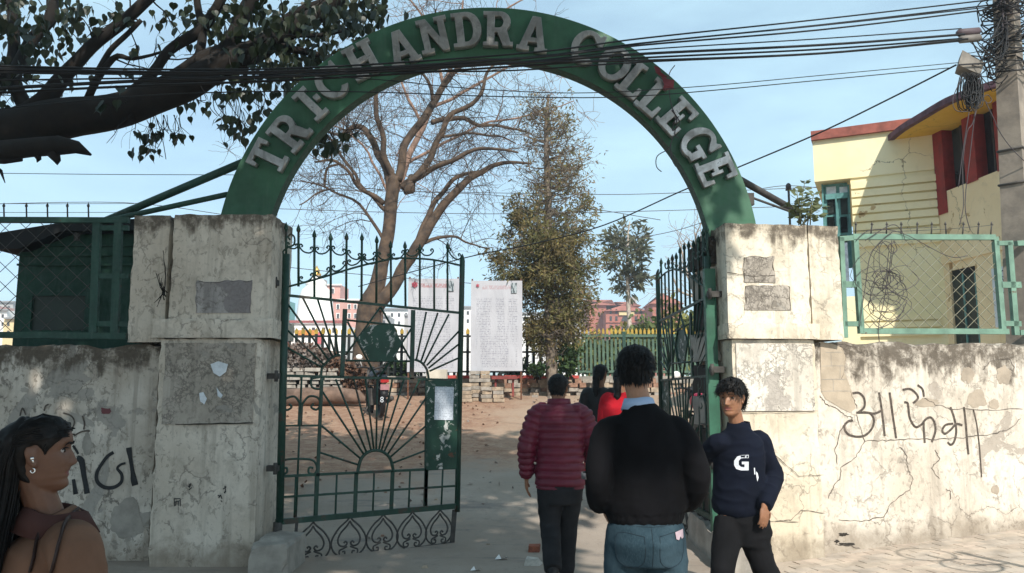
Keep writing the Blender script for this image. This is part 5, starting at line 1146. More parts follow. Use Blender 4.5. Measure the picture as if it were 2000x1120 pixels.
# ---- low stone wall that carries the back fence
r_ = random.Random(71); YS = 20.4
bw = empty('retaining_wall', (0, YS+.3, 1.2), 'low rubble stone wall under the far fence at the back of the yard', 'wall')
STM = [plain('rubble_stone', (.34,.27,.20), .95, var=.3, scale=9, bump=.5), plain('rubble_stone_grey', (.29,.26,.225), .95, var=.3, scale=9, bump=.5), plain('rubble_stone_red', (.28,.165,.115), .95, var=.3, scale=9, bump=.5)]
mb = MB(); mb.box2((-9, YS+.12, .9), (7, YS+.55, 1.72)); mb.build('wall_core', M['cement'], bw)
sm_ = []
for k in range(6):
    mb = MB(); w, d, h = r_.uniform(.18,.32), .22, r_.uniform(.09,.14); q = []
    mb.hexa([(sx*w/2*r_.uniform(.85,1), sy*d/2*r_.uniform(.8,1), -h/2*r_.uniform(.8,1)) for sx, sy in ((-1,-1),(1,-1),(1,1),(-1,1))], [(sx*w/2*r_.uniform(.8,1), sy*d/2*r_.uniform(.75,1), h/2*r_.uniform(.8,1)) for sx, sy in ((-1,-1),(1,-1),(1,1),(-1,1))])
    me = mb.mesh('stone'); me.materials.append(STM[k % 3]); sm_.append(me)
for row in range(4):
    x = -7.2+.13*row
    while x < 5.2:
        if r_.random() < .93: inst('stone', r_.choice(sm_), bw, Matrix.Translation(Vector((x, YS+r_.uniform(-.03,.05), 1.24+row*.118+r_.uniform(-.01,.01)))-bw.location) @ Matrix.Rotation(r_.uniform(-.08,.08),4,'Z'))
        x += r_.uniform(.20,.29)
# loose stones and rubble at its foot
for k in range(46):
    x = r_.uniform(-2.2, 4.6); y = YS-.25-abs(r_.gauss(0,.45)); z = gz(x,y)
    s = r_.uniform(.3,.9); inst('loose_stone', r_.choice(sm_), None, Matrix.Translation((x,y,z+.04*s)) @ Matrix.Rotation(r_.uniform(0,3),4,'Z') @ Matrix.Scale(s,4), label='loose rubble stone lying at the foot of the back wall', cat='stone', group='loose stones by the back wall')
# ---- back fence: dark pickets with yellow spear tips
YK = 20.75; zw = 1.72
bk = empty('picket_fence', (-1.5, YK, zw), 'black iron picket fence with yellow spear tips along the back of the yard', 'fence')
BLK = plain('black_fence_paint', (.014,.018,.016), .6, var=.3, bump=0); YEL = plain('yellow_tip_paint', (.42,.28,.05), .6, var=.2, bump=0); TRD = plain('red_kerb_paint', (.42,.07,.06), .8, var=.25)
zt = at(700, 641, YK).z
def picket_mesh(w, z1, mt):
    mb = MB(); mb.box2((-w/2,-.012,0), (w/2,.012,z1-.16)); me = mb.mesh('picket'); me.materials.append(mt); return me
def tip_mesh(w, z1, mt): mb = MB(); mb.prism([Vector((-w*.62,-.014,z1-.16)),Vector((w*.62,-.014,z1-.16)),Vector((w*.62,-.014,z1-.07)),Vector((0,-.014,z1)),Vector((-w*.62,-.014,z1-.07))], (0,.028,0)); me = mb.mesh('picket_tip'); me.materials.append(mt); return me
pm, tmh = picket_mesh(.075, zt-zw, BLK), tip_mesh(.075, zt-zw, YEL)
x = at(500,700,YK).x
while x < at(1128,700,YK).x:
    p = inst('picket', pm, bk, Matrix.Translation((x+1.5,0,0))); inst('picket_tip', tmh, p); x += .178
for z in (.12, (zt-zw)*.5, zt-zw-.22): mb = MB(); mb.box2((at(495,700,YK).x, YK+.02, zw+z-.025), (at(1130,700,YK).x, YK+.06, zw+z+.025)); mb.build('rail', BLK, bk)
gf = empty('picket_fence', (2.8, YK, zw), 'pale green close set picket fence with yellow tips at the right of the yard', 'fence')
GP = painted('pale_green_picket_paint', (.075,.135,.095), .64, .6); p2, t2 = picket_mesh(.062, zt-zw, GP), tip_mesh(.05, zt-zw, YEL)
x = at(1130,700,YK).x
while x < at(1420,700,YK).x:
    p = inst('picket', p2, gf, Matrix.Translation((x-2.8,r_.uniform(-.01,.01),0))); inst('picket_tip', t2, p); x += .112
for z in (.12, zt-zw-.22): mb = MB(); mb.box2((at(1130,700,YK).x, YK-.07, zw+z-.03), (at(1420,700,YK).x, YK-.03, zw+z+.03)); mb.build('rail', GP, gf)
mb = MB(); mb.box2((at(1216,700,YK).x, YK-.08, zw), (at(1222,700,YK).x, YK+.04, zt-.1)); mb.build('fence_post', M['green_mesh_dark'], gf)
mb = MB(); mb.box2((at(862,742,YS).x, YS-.10, 1.66), (at(1130,742,YS).x, YS+.10, 1.74)); mb.build('red_coping', TRD, bw)
# ---- two printed notice boards
def board_mat(seed, hdr):
    n = NT('printed_result_sheet', .55, 0, .3); o = n.pos(True); sx, sy, sz = n.sep(o)
    rows = n.ramp(n.wave(n.mapv(o, (0,0,1)), 8.5, 0, 0), .42, .58)
    wd_ = n.ramp(n.noise(n.mapv(o, (34,1,14), (seed,0,0)), 1.0, 3, .7), .44, .56)
    cols = n.ramp(n.noise(n.mapv(o, (6,0,.6), (seed*2,0,seed)), 1.0, 2), .38, .5)
    ink = n.math('MULTIPLY', n.math('MULTIPLY', rows, wd_), cols)
    body = n.math('MULTIPLY', n.ramp(sz, 1.62, 1.60), n.ramp(sz, .06, .1)); body = n.math('MULTIPLY', body, n.ramp(n.math('ABSOLUTE', sx), .52, .50))
    c = n.mix(n.ramp(n.noise(n.mapv(o,(1,1,.4)), 2.2, 4), .3, .7), (.40,.40,.43), (.46,.46,.49)); c = n.mix(n.math('MULTIPLY', n.math('MULTIPLY', ink, body), .75), c, (.15,.15,.19))
    h = n.math('MULTIPLY', n.math('MULTIPLY', n.ramp(sz, 1.80, 1.81), n.ramp(sz, 1.90, 1.89)), n.ramp(n.math('ABSOLUTE', sx), .36, .35)); hw = n.ramp(n.noise(n.mapv(o, (26,1,20), (seed,0,0)), 1, 2), .42, .5)
    c = n.mix(n.math('MULTIPLY', n.math('MULTIPLY', h, hw), hdr), c, (.36,.22,.23)); n.color(c)
    n.bump(n.noise(n.mapv(o, (1,1,.5)), 3.2, 3, .5, .6), .5, .05); return n.m
def board(x0, x1, y0, y1, Y, label, hdr, seed, star):
    a, b = at(x0, y1, Y), at(x1, y0, Y); w = b.x-a.x; h = b.z-a.z; cx = (a.x+b.x)/2
    e = empty('notice_board', (cx, Y, gz(cx, Y)), label, 'notice board')
    mb = MB(); n = 14; vs = []; fs = []
    for j in range(n+1):
        for i in range(n+1):
            vs.append((a.x+w*i/n, Y-.03+.018*mnoise.noise(Vector((i*.35+seed, j*.3, 1))), a.z+h*j/n))
    for j in range(n):
        for i in range(n): fs.append((j*(n+1)+i, j*(n+1)+i+1, (j+1)*(n+1)+i+1, (j+1)*(n+1)+i))
    me = bpy.data.meshes.new('printed_sheet'); me.from_pydata([(v[0]-cx, v[1]-Y, (v[2]-a.z)*2.0/h) for v in vs], [], fs); me.polygons.foreach_set('use_smooth', [True]*len(fs)); me.materials.append(board_mat(seed, hdr))
    o = bpy.data.objects.new('printed_sheet', me); COL.objects.link(o); o.parent = e; o.location = (0,0,a.z-e.location.z); o.scale = (1,1,h/2.0)
    for x in (a.x+.03, b.x-.03): mb = MB(); mb.box2((x-.02, Y, gz(cx,Y)-.05), (x+.02, Y+.03, b.z+.05)); mb.build('post', M['rust'], e)
    for z in (a.z+.02, b.z-.02): mb = MB(); mb.box2((a.x, Y, z-.015), (b.x, Y+.025, z+.015)); mb.build('rail', M['rust'], e)
    RM = plain('red_emblem_ink', (.40,.06,.09), .7, bump=0); sx, sy, sr = star; c = at(sx, sy, Y-.055); rr = sr/FPX*Y; mb = MB()
    for f in (0, 1):     # six pointed outline emblem
        P = [c+Vector((rr*math.sin(math.pi*f+k*2*math.pi/3), 0, rr*math.cos(math.pi*f+k*2*math.pi/3))) for k in range(3)]
        for k in range(3): mb.bar(P[k], P[(k+1)%3], rr*.22, .002 + f*.003)
    mb.ell(c, (rr*.32, .004, rr*.32), None, 10, 6); mb.build('emblem', RM, e)
    px, py, pw, ph = (x1-10-(x1-x0)*.06, y0+14, 11, 20); q = [at(px-pw/2,py+ph/2,Y-.055), at(px+pw/2,py+ph/2,Y-.055), at(px+pw/2,py-ph/2,Y-.055), at(px-pw/2,py-ph/2,Y-.055)]
    mb = MB(); mb.prism(q, (0,.004,0)); nn = NT('small_photo_print', .5); pp = nn.pos(); nn.color(nn.mix(nn.ramp(nn.noise(nn.mapv(pp,(26,1,8)), 1, 3), .42, .58), (.05,.07,.08), (.34,.38,.40))); mb.build('photo_print', nn.m, e)
    return e
board(795, 897, 545, 727, 19.0, 'white printed notice board seen through the left gate leaf, red star emblem', 1.0, 3.0, (810,556,6.2))
board(919, 1020, 549, 725, 18.9, 'white printed notice board standing clear between the gate leaves', .55, 8.0, (933,558,3.4))
# white masonry post and dark trunk stub near the first board
mb = slab(at(833,740,17.6).x, at(872,740,17.6).x, 17.6, 17.9, gz(-1.8,17.6)-.05, at(850,722,17.6).z, .06, .01, .03, 80); mb.build('masonry_post', plain('pale_block_wall', (.50,.46,.38), .95, scale=4, bump=.4), label='pale block masonry post below the left notice board', cat='post')
# ---- stacks of reclaimed brick under the boards
for (cx, n, lv, lab, Y) in ((912,1,5,'short tilted stack of stone blocks left under the clear notice board',18.5),(938,2,8,'taller stack of stone blocks behind the middle of the clear notice board',18.7),(962,2,4,'low stepped stack of stone blocks under the clear notice board',18.5)):
    st = empty('block_stack', (at(cx,770,Y).x, Y, gz(0,Y)), lab, 'stack')
    for l_ in range(lv):
        for k in range(n):
            mb = MB(); w = .26; c = Vector((at(cx,770,Y).x+(k-(n-1)/2)*w*1.03+r_.uniform(-.02,.02), Y+r_.uniform(-.02,.02), gz(0,Y)+.045+l_*.09)); 
            mb.box(c, (w*r_.uniform(.85,1), .2, .082), Matrix.Rotation(r_.uniform(-.12,.12),3,'Z')); mb.build('block', STM[r_.choice((0,0,1))], st)
mb = MB(); a = at(985,764,18.9); 
for x in (968, 1002): mb.box2(at(x-2,775,18.9), at(x+2,740,19.0))
mb.box2(at(960,741,18.8), at(1010,735,19.4)); mb.build('low_bench', plain('dark_red_board', (.20,.05,.045), .85), label='low dark red bench behind the clear notice board', cat='bench')
# ---- left side: heap of dead leaves on an old wall, fallen log
YH = 18.2
hw_ = empty('old_stone_wall', (at(600,770,YH).x, YH+.3, gz(-4,YH)), 'old rough stone wall behind the gate hinge, heaped with dead leaves', 'wall')
zb0 = gz(-4,YH)-.1
mb = MB(); mb.box2((at(470,760,YH).x, YH+.2, zb0), (at(672,760,YH).x, YH+.9, at(600,728,YH).z)); mb.build('wall_core', M['dark_gap'], hw_)
sm2 = []
for k in range(5):
    mb = MB(); w, d, h = r_.uniform(.18,.32), .2, .09; mb.hexa([(sx*w/2*r_.uniform(.85,1), sy*d/2, -h/2*r_.uniform(.8,1)) for sx, sy in ((-1,-1),(1,-1),(1,1),(-1,1))], [(sx*w/2*r_.uniform(.8,1), sy*d/2*r_.uniform(.85,1), h/2*r_.uniform(.8,1)) for sx, sy in ((-1,-1),(1,-1),(1,1),(-1,1))]); me = mb.mesh('stone'); me.materials.append(M['cement'] if k % 2 else STM[1]); sm2.append(me)
for row in range(9):
    x = at(480,760,YH).x+.1*(row%2); z = gz(-4,YH)+.02+row*.098
    while x < at(668,760,YH).x and z < at(600,716,YH).z:
        inst('stone', r_.choice(sm2), hw_, Matrix.Translation(Vector((x, YH+.1+r_.uniform(-.04,.05), z))-hw_.location) @ Matrix.Rotation(r_.uniform(-.12,.12),4,'Z')); x += r_.uniform(.2,.32)
C = []; D = []
for k in range(6000):
    px = r_.uniform(500, 672); t = (px-500)/172; top = 690-16*math.sin(t*2.6)+26*max(0,t-.6)*2; Y = YH+r_.uniform(.05,1.1); py = r_.uniform(top, 742-12*t)
    C.append(at(px, py, Y)); D.append(rvec(r_))
LFM = foliage_mat('dead_leaf', (.085,.045,.03), (.17,.095,.06), (.22,.19,.17), .05); needles('dead_leaf_heap', C, D, .11, .42, LFM, hw_, r_)
C = []; D = []
for k in range(900):
    px, py = r_.gauss(690, 14), r_.uniform(706, 770); C.append(at(px, py, 18.5+r_.uniform(-.3,.4))); D.append(rvec(r_))
e = needles('dead_leaf_heap', C, D, .11, .42, LFM, None, r_)
C = []; D = []
for k in range(260):       # fallen leaves on the yard
    x = r_.uniform(-6, 2.0); y = r_.uniform(9, 19); C.append(Vector((x, y, gz(x,y)+.015))); D.append(Vector((r_.uniform(-1,1), r_.uniform(-1,1), r_.uniform(-.1,.25))).normalized())
needles('fallen_leaves', C, D, .065, .40, LFM, None, r_)
lg = at(560,790,13.9); P = [(548,778),(600,776),(650,772),(700,776),(716,784)]; mb = MB(); mb.tube([at(x, y, 17.8) for x, y in P], [.20,.22,.20,.16,.05], 12); 
mb.build('fallen_log', plain('old_log', (.15,.10,.075), .95, var=.35, bump=.7), label='thick fallen log lying in front of the old stone wall', cat='log')
# ---- motorcycles
def motorcycle(loc, rz, paint, label, tail=None, helm=False):
    e = empty('motorcycle', loc, label, 'motorcycle', None, rz); e_l = Vector(loc)
    def part(name, mb, m, par=e): o = bpy.data.objects.new(name, mb.mesh(name)); o.data.materials.append(m); COL.objects.link(o); o.parent = par; return o
    for y in (-.62, .66):
        mb = MB(); mb.tube([(0, y+.27*math.cos(t*math.pi/12), .30+.27*math.sin(t*math.pi/12)) for t in range(25)], .048, 8); w = part('wheel', mb, M['black'])
        mb = MB(); mb.ell((0,y,.30), (.05,.07,.07))
        for k in range(5): mb.tube([(0,y,.30),(0,y+.23*math.cos(k*1.257),.30+.23*math.sin(k*1.257))], .012, 5)
        part('rim', mb, M['iron'], w)
    mb = MB(); mb.ell((0,.12,.80), (.15,.30,.15)); part('fuel_tank', mb, paint)
    mb = MB(); mb.tube([(0,.0,.80),(0,-.3,.80),(0,-.62,.88),(0,-.80,.92)], [(.06,.13),(.07,.14),(.05,.12),(.03,.06)], 10, nrm=(0,0,1)); part('seat', mb, M['black'])
    mb = MB(); mb.tube([(0,-.35,.70),(0,-.7,.80),(0,-.95,.78)], [(.09,.12),(.08,.11),(.04,.07)], 8, nrm=(0,0,1)); part('tail_fairing', mb, paint)
    mb = MB(); mb.box((0,.05,.40), (.26,.42,.34)); mb.tube([(.13,-.1,.3),(.16,-.5,.32),(.17,-.85,.38)], .05, 8); mb.tube([(-.06,-.55,.62),(-.08,-.62,.30)], .03, 6); mb.tube([(.06,-.55,.62),(.08,-.62,.30)], .03, 6); part('engine', mb, M['iron'])
    mb = MB(); mb.tube([(-.08,.66,.30),(-.09,.45,.95)], .03, 6); mb.tube([(.08,.66,.30),(.09,.45,.95)], .03, 6); mb.box((0,.66,.63),(.12,.42,.03)); part('front_fork', mb, M['iron'])
    mb = MB(); mb.tube([(-.36,.30,1.0),(-.2,.40,1.02),(0,.44,.98),(.2,.40,1.02),(.36,.30,1.0)], .018, 6); part('handlebar', mb, M['black'])
    for s in (-1,1):
        mb = MB(); mb.tube([(s*.24,.38,1.02),(s*.30,.36,1.20)], .008, 5); mb.ell((s*.31,.35,1.23), (.07,.02,.055)); part('mirror', mb, M['white'] if s < 0 else M['iron'])
    mb = MB(); mb.ell((0,.56,.93), (.10,.09,.11)); part('headlight', mb, M['black'])
    mb = MB(); mb.box((0,-.98,.60), (.17,.012,.11)); part('number_plate', mb, plain('pink_plate', (.34,.17,.18), .6))
    mb = MB(); mb.box((0,-.95,.72), (.16,.05,.06)); part('tail_light', mb, plain('red_lens', (.35,.02,.02), .3))
    mb = MB(); mb.tube([(0,-.70,.62),(0,-.92,.55),(0,-1.0,.40)], [(.02,.1),(.02,.09),(.015,.08)], 6); part('mudguard', mb, M['black'])
    mb = MB(); mb.tube([(-.1,.0,.3),(-.26,-.02,.02)], .018, 6); part('side_stand', mb, M['iron'])
    return e
x0 = at(728,815,15.9).x; motorcycle((x0, 16.2, gz(x0,16.2)), R(20), plain('black_motorcycle_paint', (.012,.014,.02), .3, bump=0), 'dark motorcycle with a pink number plate parked beyond the left gate leaf')
mb = MB(); c = at(746,781,15.1)
for dz in (.07, -.07): mb.tube([c+Vector((.026*math.cos(t*math.pi/8), 0, dz*.36+.022*math.sin(t*math.pi/8))) for t in range(17)], .008, 6)
mb.build('cable_lock', M['paper'], label='white figure-eight cable lock hanging on the dark motorcycle', cat='lock')
x1 = at(1381,800,12.0).x; motorcycle((x1, 12.2, gz(x1,12.2)), R(8), plain('red_motorcycle_paint', (.45,.01,.05), .35, bump=0), 'red motorcycle parked behind the right gate leaf')
# ---- shrubs
def shrub(px, py, Y, w, h, k, m, label, size=.16, seed=1, wid=.3):
    r = random.Random(seed); b = at(px, py, Y); e = empty('shrub', (b.x, Y, b.z), label, 'shrub'); mb = MB(); C = []; D = []
    for j in range(16):
        t = b+Vector((r.uniform(-w,w)*.8, r.uniform(-.3,.3), h*r.uniform(.4,.95))); mb.tube([b+Vector((r.uniform(-.1,.1),0,-.05)), b.lerp(t,.5), t], [.014,.010,.005], 4)
        for i in range(k//16): q = b.lerp(t, r.uniform(.35,1.05))+rvec(r)*.16*h; C.append(q); D.append((rvec(r)+Vector((0,0,.2))).normalized())
    mb.build('stems', M['bark_dark'], e); needles('foliage', C, D, size, wid, m, e, r); return e
GD = foliage_mat('dark_shrub_leaf', (.03,.06,.02), (.06,.10,.035)); GY = foliage_mat('yellow_green_leaf', (.12,.15,.04), (.24,.24,.08), (.28,.22,.08))
shrub(1112, 736, 19.6, .32, .75, 700, GD, 'dark green shrub growing in front of the fence right of the evergreen trunk', .14, 1)
shrub(1050, 738, 19.8, .28, .35, 300, GD, 'small low dark shrub at the fence left of the evergreen trunk', .13, 2)
for i, (px, w, h, lab) in enumerate(((1165,1.2,1.1,'mixed green shrub behind the pale green fence beside the evergreen tree'),(1215,1.2,1.2,'broad green shrub behind the pale green fence below the brick building'),(1262,1.1,1.55,'yellowish green shrub rising over the pale green fence'),(1315,1.3,1.9,'tall green shrub seen through the right gate leaf'),(1365,1.3,2.1,'tall yellow green shrub behind the hinge side of the right gate leaf'))):
    b = at(px, 735, 23); shrub(px, 735, 23, w, h, 2400, GY if i % 2 == 0 else foliage_mat('mid_green_leaf', (.07,.11,.04), (.15,.18,.07)), lab, .20, 10+i)
shrub(770, 740, 22, 1.4, .55, 900, GD, 'low dark shrub behind the fence near the hexagon plate', .18, 31)
shrub(1010, 735, 22.5, .8, .5, 600, GD, 'low green shrub behind the fence right of the clear notice board', .18, 32)
# ---- buildings beyond
BR = plain('far_red_brick', (.36,.135,.10), .9, var=.15, scale=.6, bump=0); RFM = plain('red_roof_tiles', (.34,.12,.085), .9, var=.2, scale=.8, bump=0); DK = plain('far_window_dark', (.05,.045,.045), .4, bump=0); CRM = plain('far_cream', (.66,.52,.28), .9, var=.1, bump=0); WH = plain('far_whitewash', (.80,.79,.76), .85, var=.05, scale=.5, bump=0); PK = plain('far_pink_brick', (.55,.30,.25), .9, var=.12, scale=.5, bump=0); GYW = plain('far_grey_wall', (.42,.40,.385), .9, var=.2, scale=.4, bump=0); GRF = plain('far_grey_roof', (.25,.25,.25), .9, bump=0)
def fblock(name, x0, x1, ytop, Y, dep, m, par, ybot=None, z0=-.2):
    a = at(x0, ytop, Y); b = at(x1, ytop, Y); z0 = z0 if ybot is None else at(x0, ybot, Y).z; mb = MB(); mb.box2((a.x, Y, z0), (b.x, Y+dep, a.z)); return mb.build(name, m, par)
def fpane(name, x0, y0, x1, y1, Y, m, par, out=.06, arch=False):
    q = [at(x0,y1,Y-out), at(x1,y1,Y-out), at(x1,y0,Y-out)]
    if arch: q += [at(x1-(x1-x0)*.2, y0-(x1-x0)*.35, Y-out), at((x0+x1)/2, y0-(x1-x0)*.5, Y-out), at(x0+(x1-x0)*.2, y0-(x1-x0)*.35, Y-out)]
    q.append(at(x0,y0,Y-out)); mb = MB(); mb.prism(q, (0, out+.0 if out < .1 else out, 0)); return mb.build(name, m, par)
def hip(name, x0, x1, y0, y1, Y, dep, m, par, ov=3):
    a, b = at(x0-ov, y0, Y), at(x1+ov, y0, Y); zt_ = at((x0+x1)/2, y1, Y+dep/2).z; Yf, Yb = Y-.5, Y+dep+.5; h = dep*.42; mb = MB(); z = a.z
    V = [(a.x,Yf,z),(b.x,Yf,z),(b.x,Yb,z),(a.x,Yb,z),(a.x+h,Y+dep/2,zt_),(b.x-h,Y+dep/2,zt_)]; mb.add(V, [(0,1,5,4),(1,2,5),(2,3,4,5),(3,0,4),(3,2,1,0)]); return mb.build(name, m, par)
bb = empty('brick_building', (at(1210,700,108).x, 110, -.2), 'red brick college building with a hipped roof and a cream sign board', 'building')
fblock('wall', 1183, 1262, 606, 108, 9, BR, bb); fblock('side_wing', 1150, 1184, 596, 112, 10, BR, bb)
hip('roof', 1183, 1262, 608, 594, 108, 9, RFM, bb); hip('roof', 1150, 1200, 597, 586, 112, 10, RFM, bb, 2); hip('roof', 1200, 1250, 598, 590, 113, 8, RFM, bb, 2)
for x in (1193,1204,1242,1252): 
    for (y0, y1) in ((606,613),(618,627),(635,643)): fpane('window', x-2.2, y0, x+2.2, y1, 108, DK, bb, .06, y0 == 606)
fpane('sign_panel', 1209, 609, 1239, 616, 108, CRM, bb, .25); fpane('arched_opening', 1214, 624, 1229, 628, 108, DK, bb, .06, True); fpane('entrance', 1214, 634, 1226, 645, 108, DK, bb); fpane('string_course', 1183, 629, 1262, 630.5, 108, RFM, bb, .2)
for x in (1159, 1170): fpane('window', x-2, 610, x+2, 618, 112, DK, bb); 
fblock('roof_tank', 1233, 1243, 580, 116, 2, GYW, bb, 600)
tb = empty('brick_tower', (at(1301,700,100).x, 101, -.2), 'red brick tower block with a pyramid roof seen through the right gate leaf', 'building')
fblock('wall', 1274, 1330, 594, 100, 6, BR, tb); hip('roof', 1274, 1330, 594, 574, 100, 6, RFM, tb, 5)
for x in (1284, 1298, 1312): fpane('window', x-2.5, 604, x+2.5, 614, 100, DK, tb); fpane('window', x-2.5, 626, x+2.5, 637, 100, DK, tb)
gb2 = empty('far_building', (at(1266,700,125).x, 126, -.2), 'low grey building in the gap between the brick building and the tower', 'building'); fblock('wall', 1258, 1276, 622, 125, 6, GYW, gb2); fpane('roof', 1256, 619, 1278, 622.5, 125, GRF, gb2, .4)
# white shikhara temple with a golden finial
YTm = 78.0; tc = at(600, 650, YTm); tmp = empty('white_temple', (tc.x, YTm, -.2), 'white domed temple tower with a golden finial beyond the left gate leaf', 'temple'); mb = MB()
prof = [(700,50),(690,50),(668,46),(655,44),(640,41),(620,38),(600,36),(585,34.5),(570,32),(560,28),(555,22),(551,20),(549,22),(545,20),(538,13),(533,8),(530,7)]
P = [Vector((tc.x, YTm+3, at(600,y,YTm).z)) for y, w in prof]; mb.tube(P, [w/FPX*YTm for y, w in prof], 20); mb.build('tower', WH, tmp)
GO = plain('gilded_metal', (.60,.36,.08), .35, .6, bump=0); prof = [(531,9),(528,9.5),(524,6),(520,6.5),(516,3),(510,.5)]; mb = MB(); mb.tube([Vector((tc.x, YTm+3, at(600,y,YTm).z)) for y, w in prof], [w/FPX*YTm for y, w in prof], 14); mb.build('finial', GO, tmp)
fblock('base_hall', 540, 668, 632, YTm-4, 8, WH, tmp); fpane('cornice', 538, 626, 670, 631, YTm-4, plain('far_maroon_band', (.28,.09,.085), .9, bump=0), tmp, .3)
for x in (552,572,592,612,632,652): fpane('window', x-3, 640, x+3, 650, YTm-4, DK, tmp)
fpane('altar_niche', 582, 645, 614, 655, YTm-4.1, plain('orange_cloth', (.55,.22,.05), .8, bump=0), tmp, .2)
for x in (562, 622): fpane('niche', x-4, 649, x+5, 672, YTm-4.1, plain('pink_niche', (.50,.12,.13), .8, bump=0), tmp, .2)
# pink apartment block behind the temple
pb = empty('pink_building', (at(655,700,135).x, 137, -.2), 'pink brick apartment block with a roof tank behind the white temple', 'building'); fblock('wall', 608, 700, 585, 135, 9, PK, pb); fblock('upper_storey', 612, 665, 556, 136, 7, PK, pb, 586); fblock('roof_tank', 622, 634, 546, 139, 2, GYW, pb, 556); fpane('cornice', 606, 584, 702, 587, 135, WH, pb, .4); fpane('cornice', 610, 555, 667, 557.5, 136, WH, pb, .4)
for x in (618, 634, 650): fpane('window', x-3, 562, x+3, 574, 136, WH, pb); fpane('pane', x-1.8, 564, x+1.8, 573, 136, DK, pb, .2)
for x in (644, 660, 682, 694):
    for y in (594, 612): fpane('window', x-3.4, y, x+3.4, y+10, 135, WH, pb); fpane('pane', x-2, y+1.2, x+2, y+9, 135, DK, pb, .2)
for (x0, x1, yt, Y, m, lab, ws) in ((540,556,585,140,plain('far_teal_wall',(.20,.45,.42),.9,bump=0),'small teal building at the left edge of the gate opening',0),(700,760,618,150,GYW,'grey low block behind the bare tree trunk',3),(745,800,604,165,WH,'pale building behind the hexagon plate of the gate',4),(790,850,616,140,GYW,'grey building behind the left notice board',3),(880,925,600,150,WH,'tall pale building between the two notice boards',2),(1015,1065,612,150,WH,'pale building right of the clear notice board',3),(1040,1110,628,120,WH,'low white building behind the evergreen trunk',4),(1060,1150,650,90,WH,'long white low building glimpsed through the fence pickets',6),(1110,1150,600,170,GYW,'grey building behind the evergreen tree',2),
                              (-40,14,606,120,WH,'pale building at the far left behind the mesh fence',3),(8,40,622,100,CRM,'cream building behind the mesh fence beside the hut',2),(-10,26,590,170,GYW,'grey tall building far behind the mesh fence',2),(-70,-20,596,140,PK,'pinkish building outside the left edge of the picture',2)):
    e = empty('far_building', (at((x0+x1)/2,700,Y).x, Y+3, -.2), lab, 'building'); fblock('wall', x0, x1, yt, Y, 7, m, e); fpane('roof_slab', x0-1.5, yt-2, x1+1.5, yt+1, Y, GRF, e, .5)
    for k in range(ws):
        x = x0+(x1-x0)*(k+.5)/ws
        for y in (yt+8, yt+24): fpane('window', x-2.2, y, x+2.2, y+7, Y, DK, e)
# a red awning and a white car glimpsed through the pickets
mb = MB(); Y = 30; mb.prism([at(1128,708,Y), at(1166,708,Y), at(1158,690,Y), at(1136,690,Y)], (0,1.2,0)); aw = mb.build('awning', plain('red_awning', (.40,.05,.06), .8), label='small red awning glimpsed through the far fence', cat='awning')
for x in (1131, 1163): mb = MB(); mb.tube([at(x,708,Y+.1), Vector((at(x,708,Y).x, Y+.1, -.1))], .03, 6); mb.build('pole', M['iron'], aw)
# ---- thin haze over the town
mb = MB(); mb.box2((-170, -14, -3.0), (170, 260, 24)); hz_ = bpy.data.materials.new('haze_air'); hz_.use_nodes = True; ht = hz_.node_tree; ht.nodes.clear()
hv = ht.nodes.new('ShaderNodeVolumePrincipled'); ho_ = ht.nodes.new('ShaderNodeOutputMaterial'); hv.inputs['Color'].default_value = (.86,.93,1,1); hv.inputs['Density'].default_value = .0019; hv.inputs['Anisotropy'].default_value = .2
ht.links.new(hv.outputs[0], ho_.inputs['Volume']); mb.build('haze', hz_, kind='stuff')
# ---- pavers on the right pavement
r_ = random.Random(91); pav = tag(bpy.data.objects.new('pavement', None), kind='structure'); COL.objects.link(pav); pav.location = (3.4, 6.4, 0)
PM = [plain('paver_%s' % t, c, .95, var=.22, scale=6, bump=.4) for t, c in (('tan',(.44,.37,.30)),('grey',(.42,.36,.30)),('rose',(.455,.375,.305)))]
pmesh = []
for k in range(9):
    mb = MB(); w, d, h = .2385, .1185, .05; c_ = .003; mb.hexa([(-w/2,-d/2,-h),(w/2,-d/2,-h),(w/2,d/2,-h),(-w/2,d/2,-h)], [(-w/2+c_,-d/2+c_,0),(w/2-c_,-d/2+c_,0),(w/2-c_,d/2-c_,0),(-w/2+c_,d/2-c_,0)]); me = mb.mesh('paver'); me.materials.append(PM[k%3]); pmesh.append(me)
PRW = aR
for i in range(-2, 26):
    for j in range(-1, 26):
        s = (i+(.5 if j % 2 else 0))*.24; t = j*.12
        p = Vector((PR0.x,PR0.y,0))+dR*(s-.9)+nR*(t+.02+.02*mnoise.noise(Vector((i*.3,j*.3,0))))
        q = in_px(Vector((p.x,p.y,gz(p.x,p.y))))
        if p.x < 2.15+.28*mnoise.noise(Vector((p.y*2,1,0)))+.25 or q is None or not (-50 < q[0] < 2040 and q[1] < 1150): continue
        sl = .058*sstep(3.0,5.5,p.y) if 2.2 < p.x < 7 else 0
        if nparts >= 0: inst('paver', r_.choice(pmesh), pav, Matrix.Translation(p+Vector((0,0,gz(p.x,p.y)+.006+r_.uniform(-.0015,.0015)))-pav.location) @ Matrix.Rotation(-math.atan(sl),4,'Y') @ Matrix.Rotation(aR+r_.uniform(-.012,.012),4,'Z') @ Matrix.Rotation(r_.uniform(-.01,.01),4,'X'))
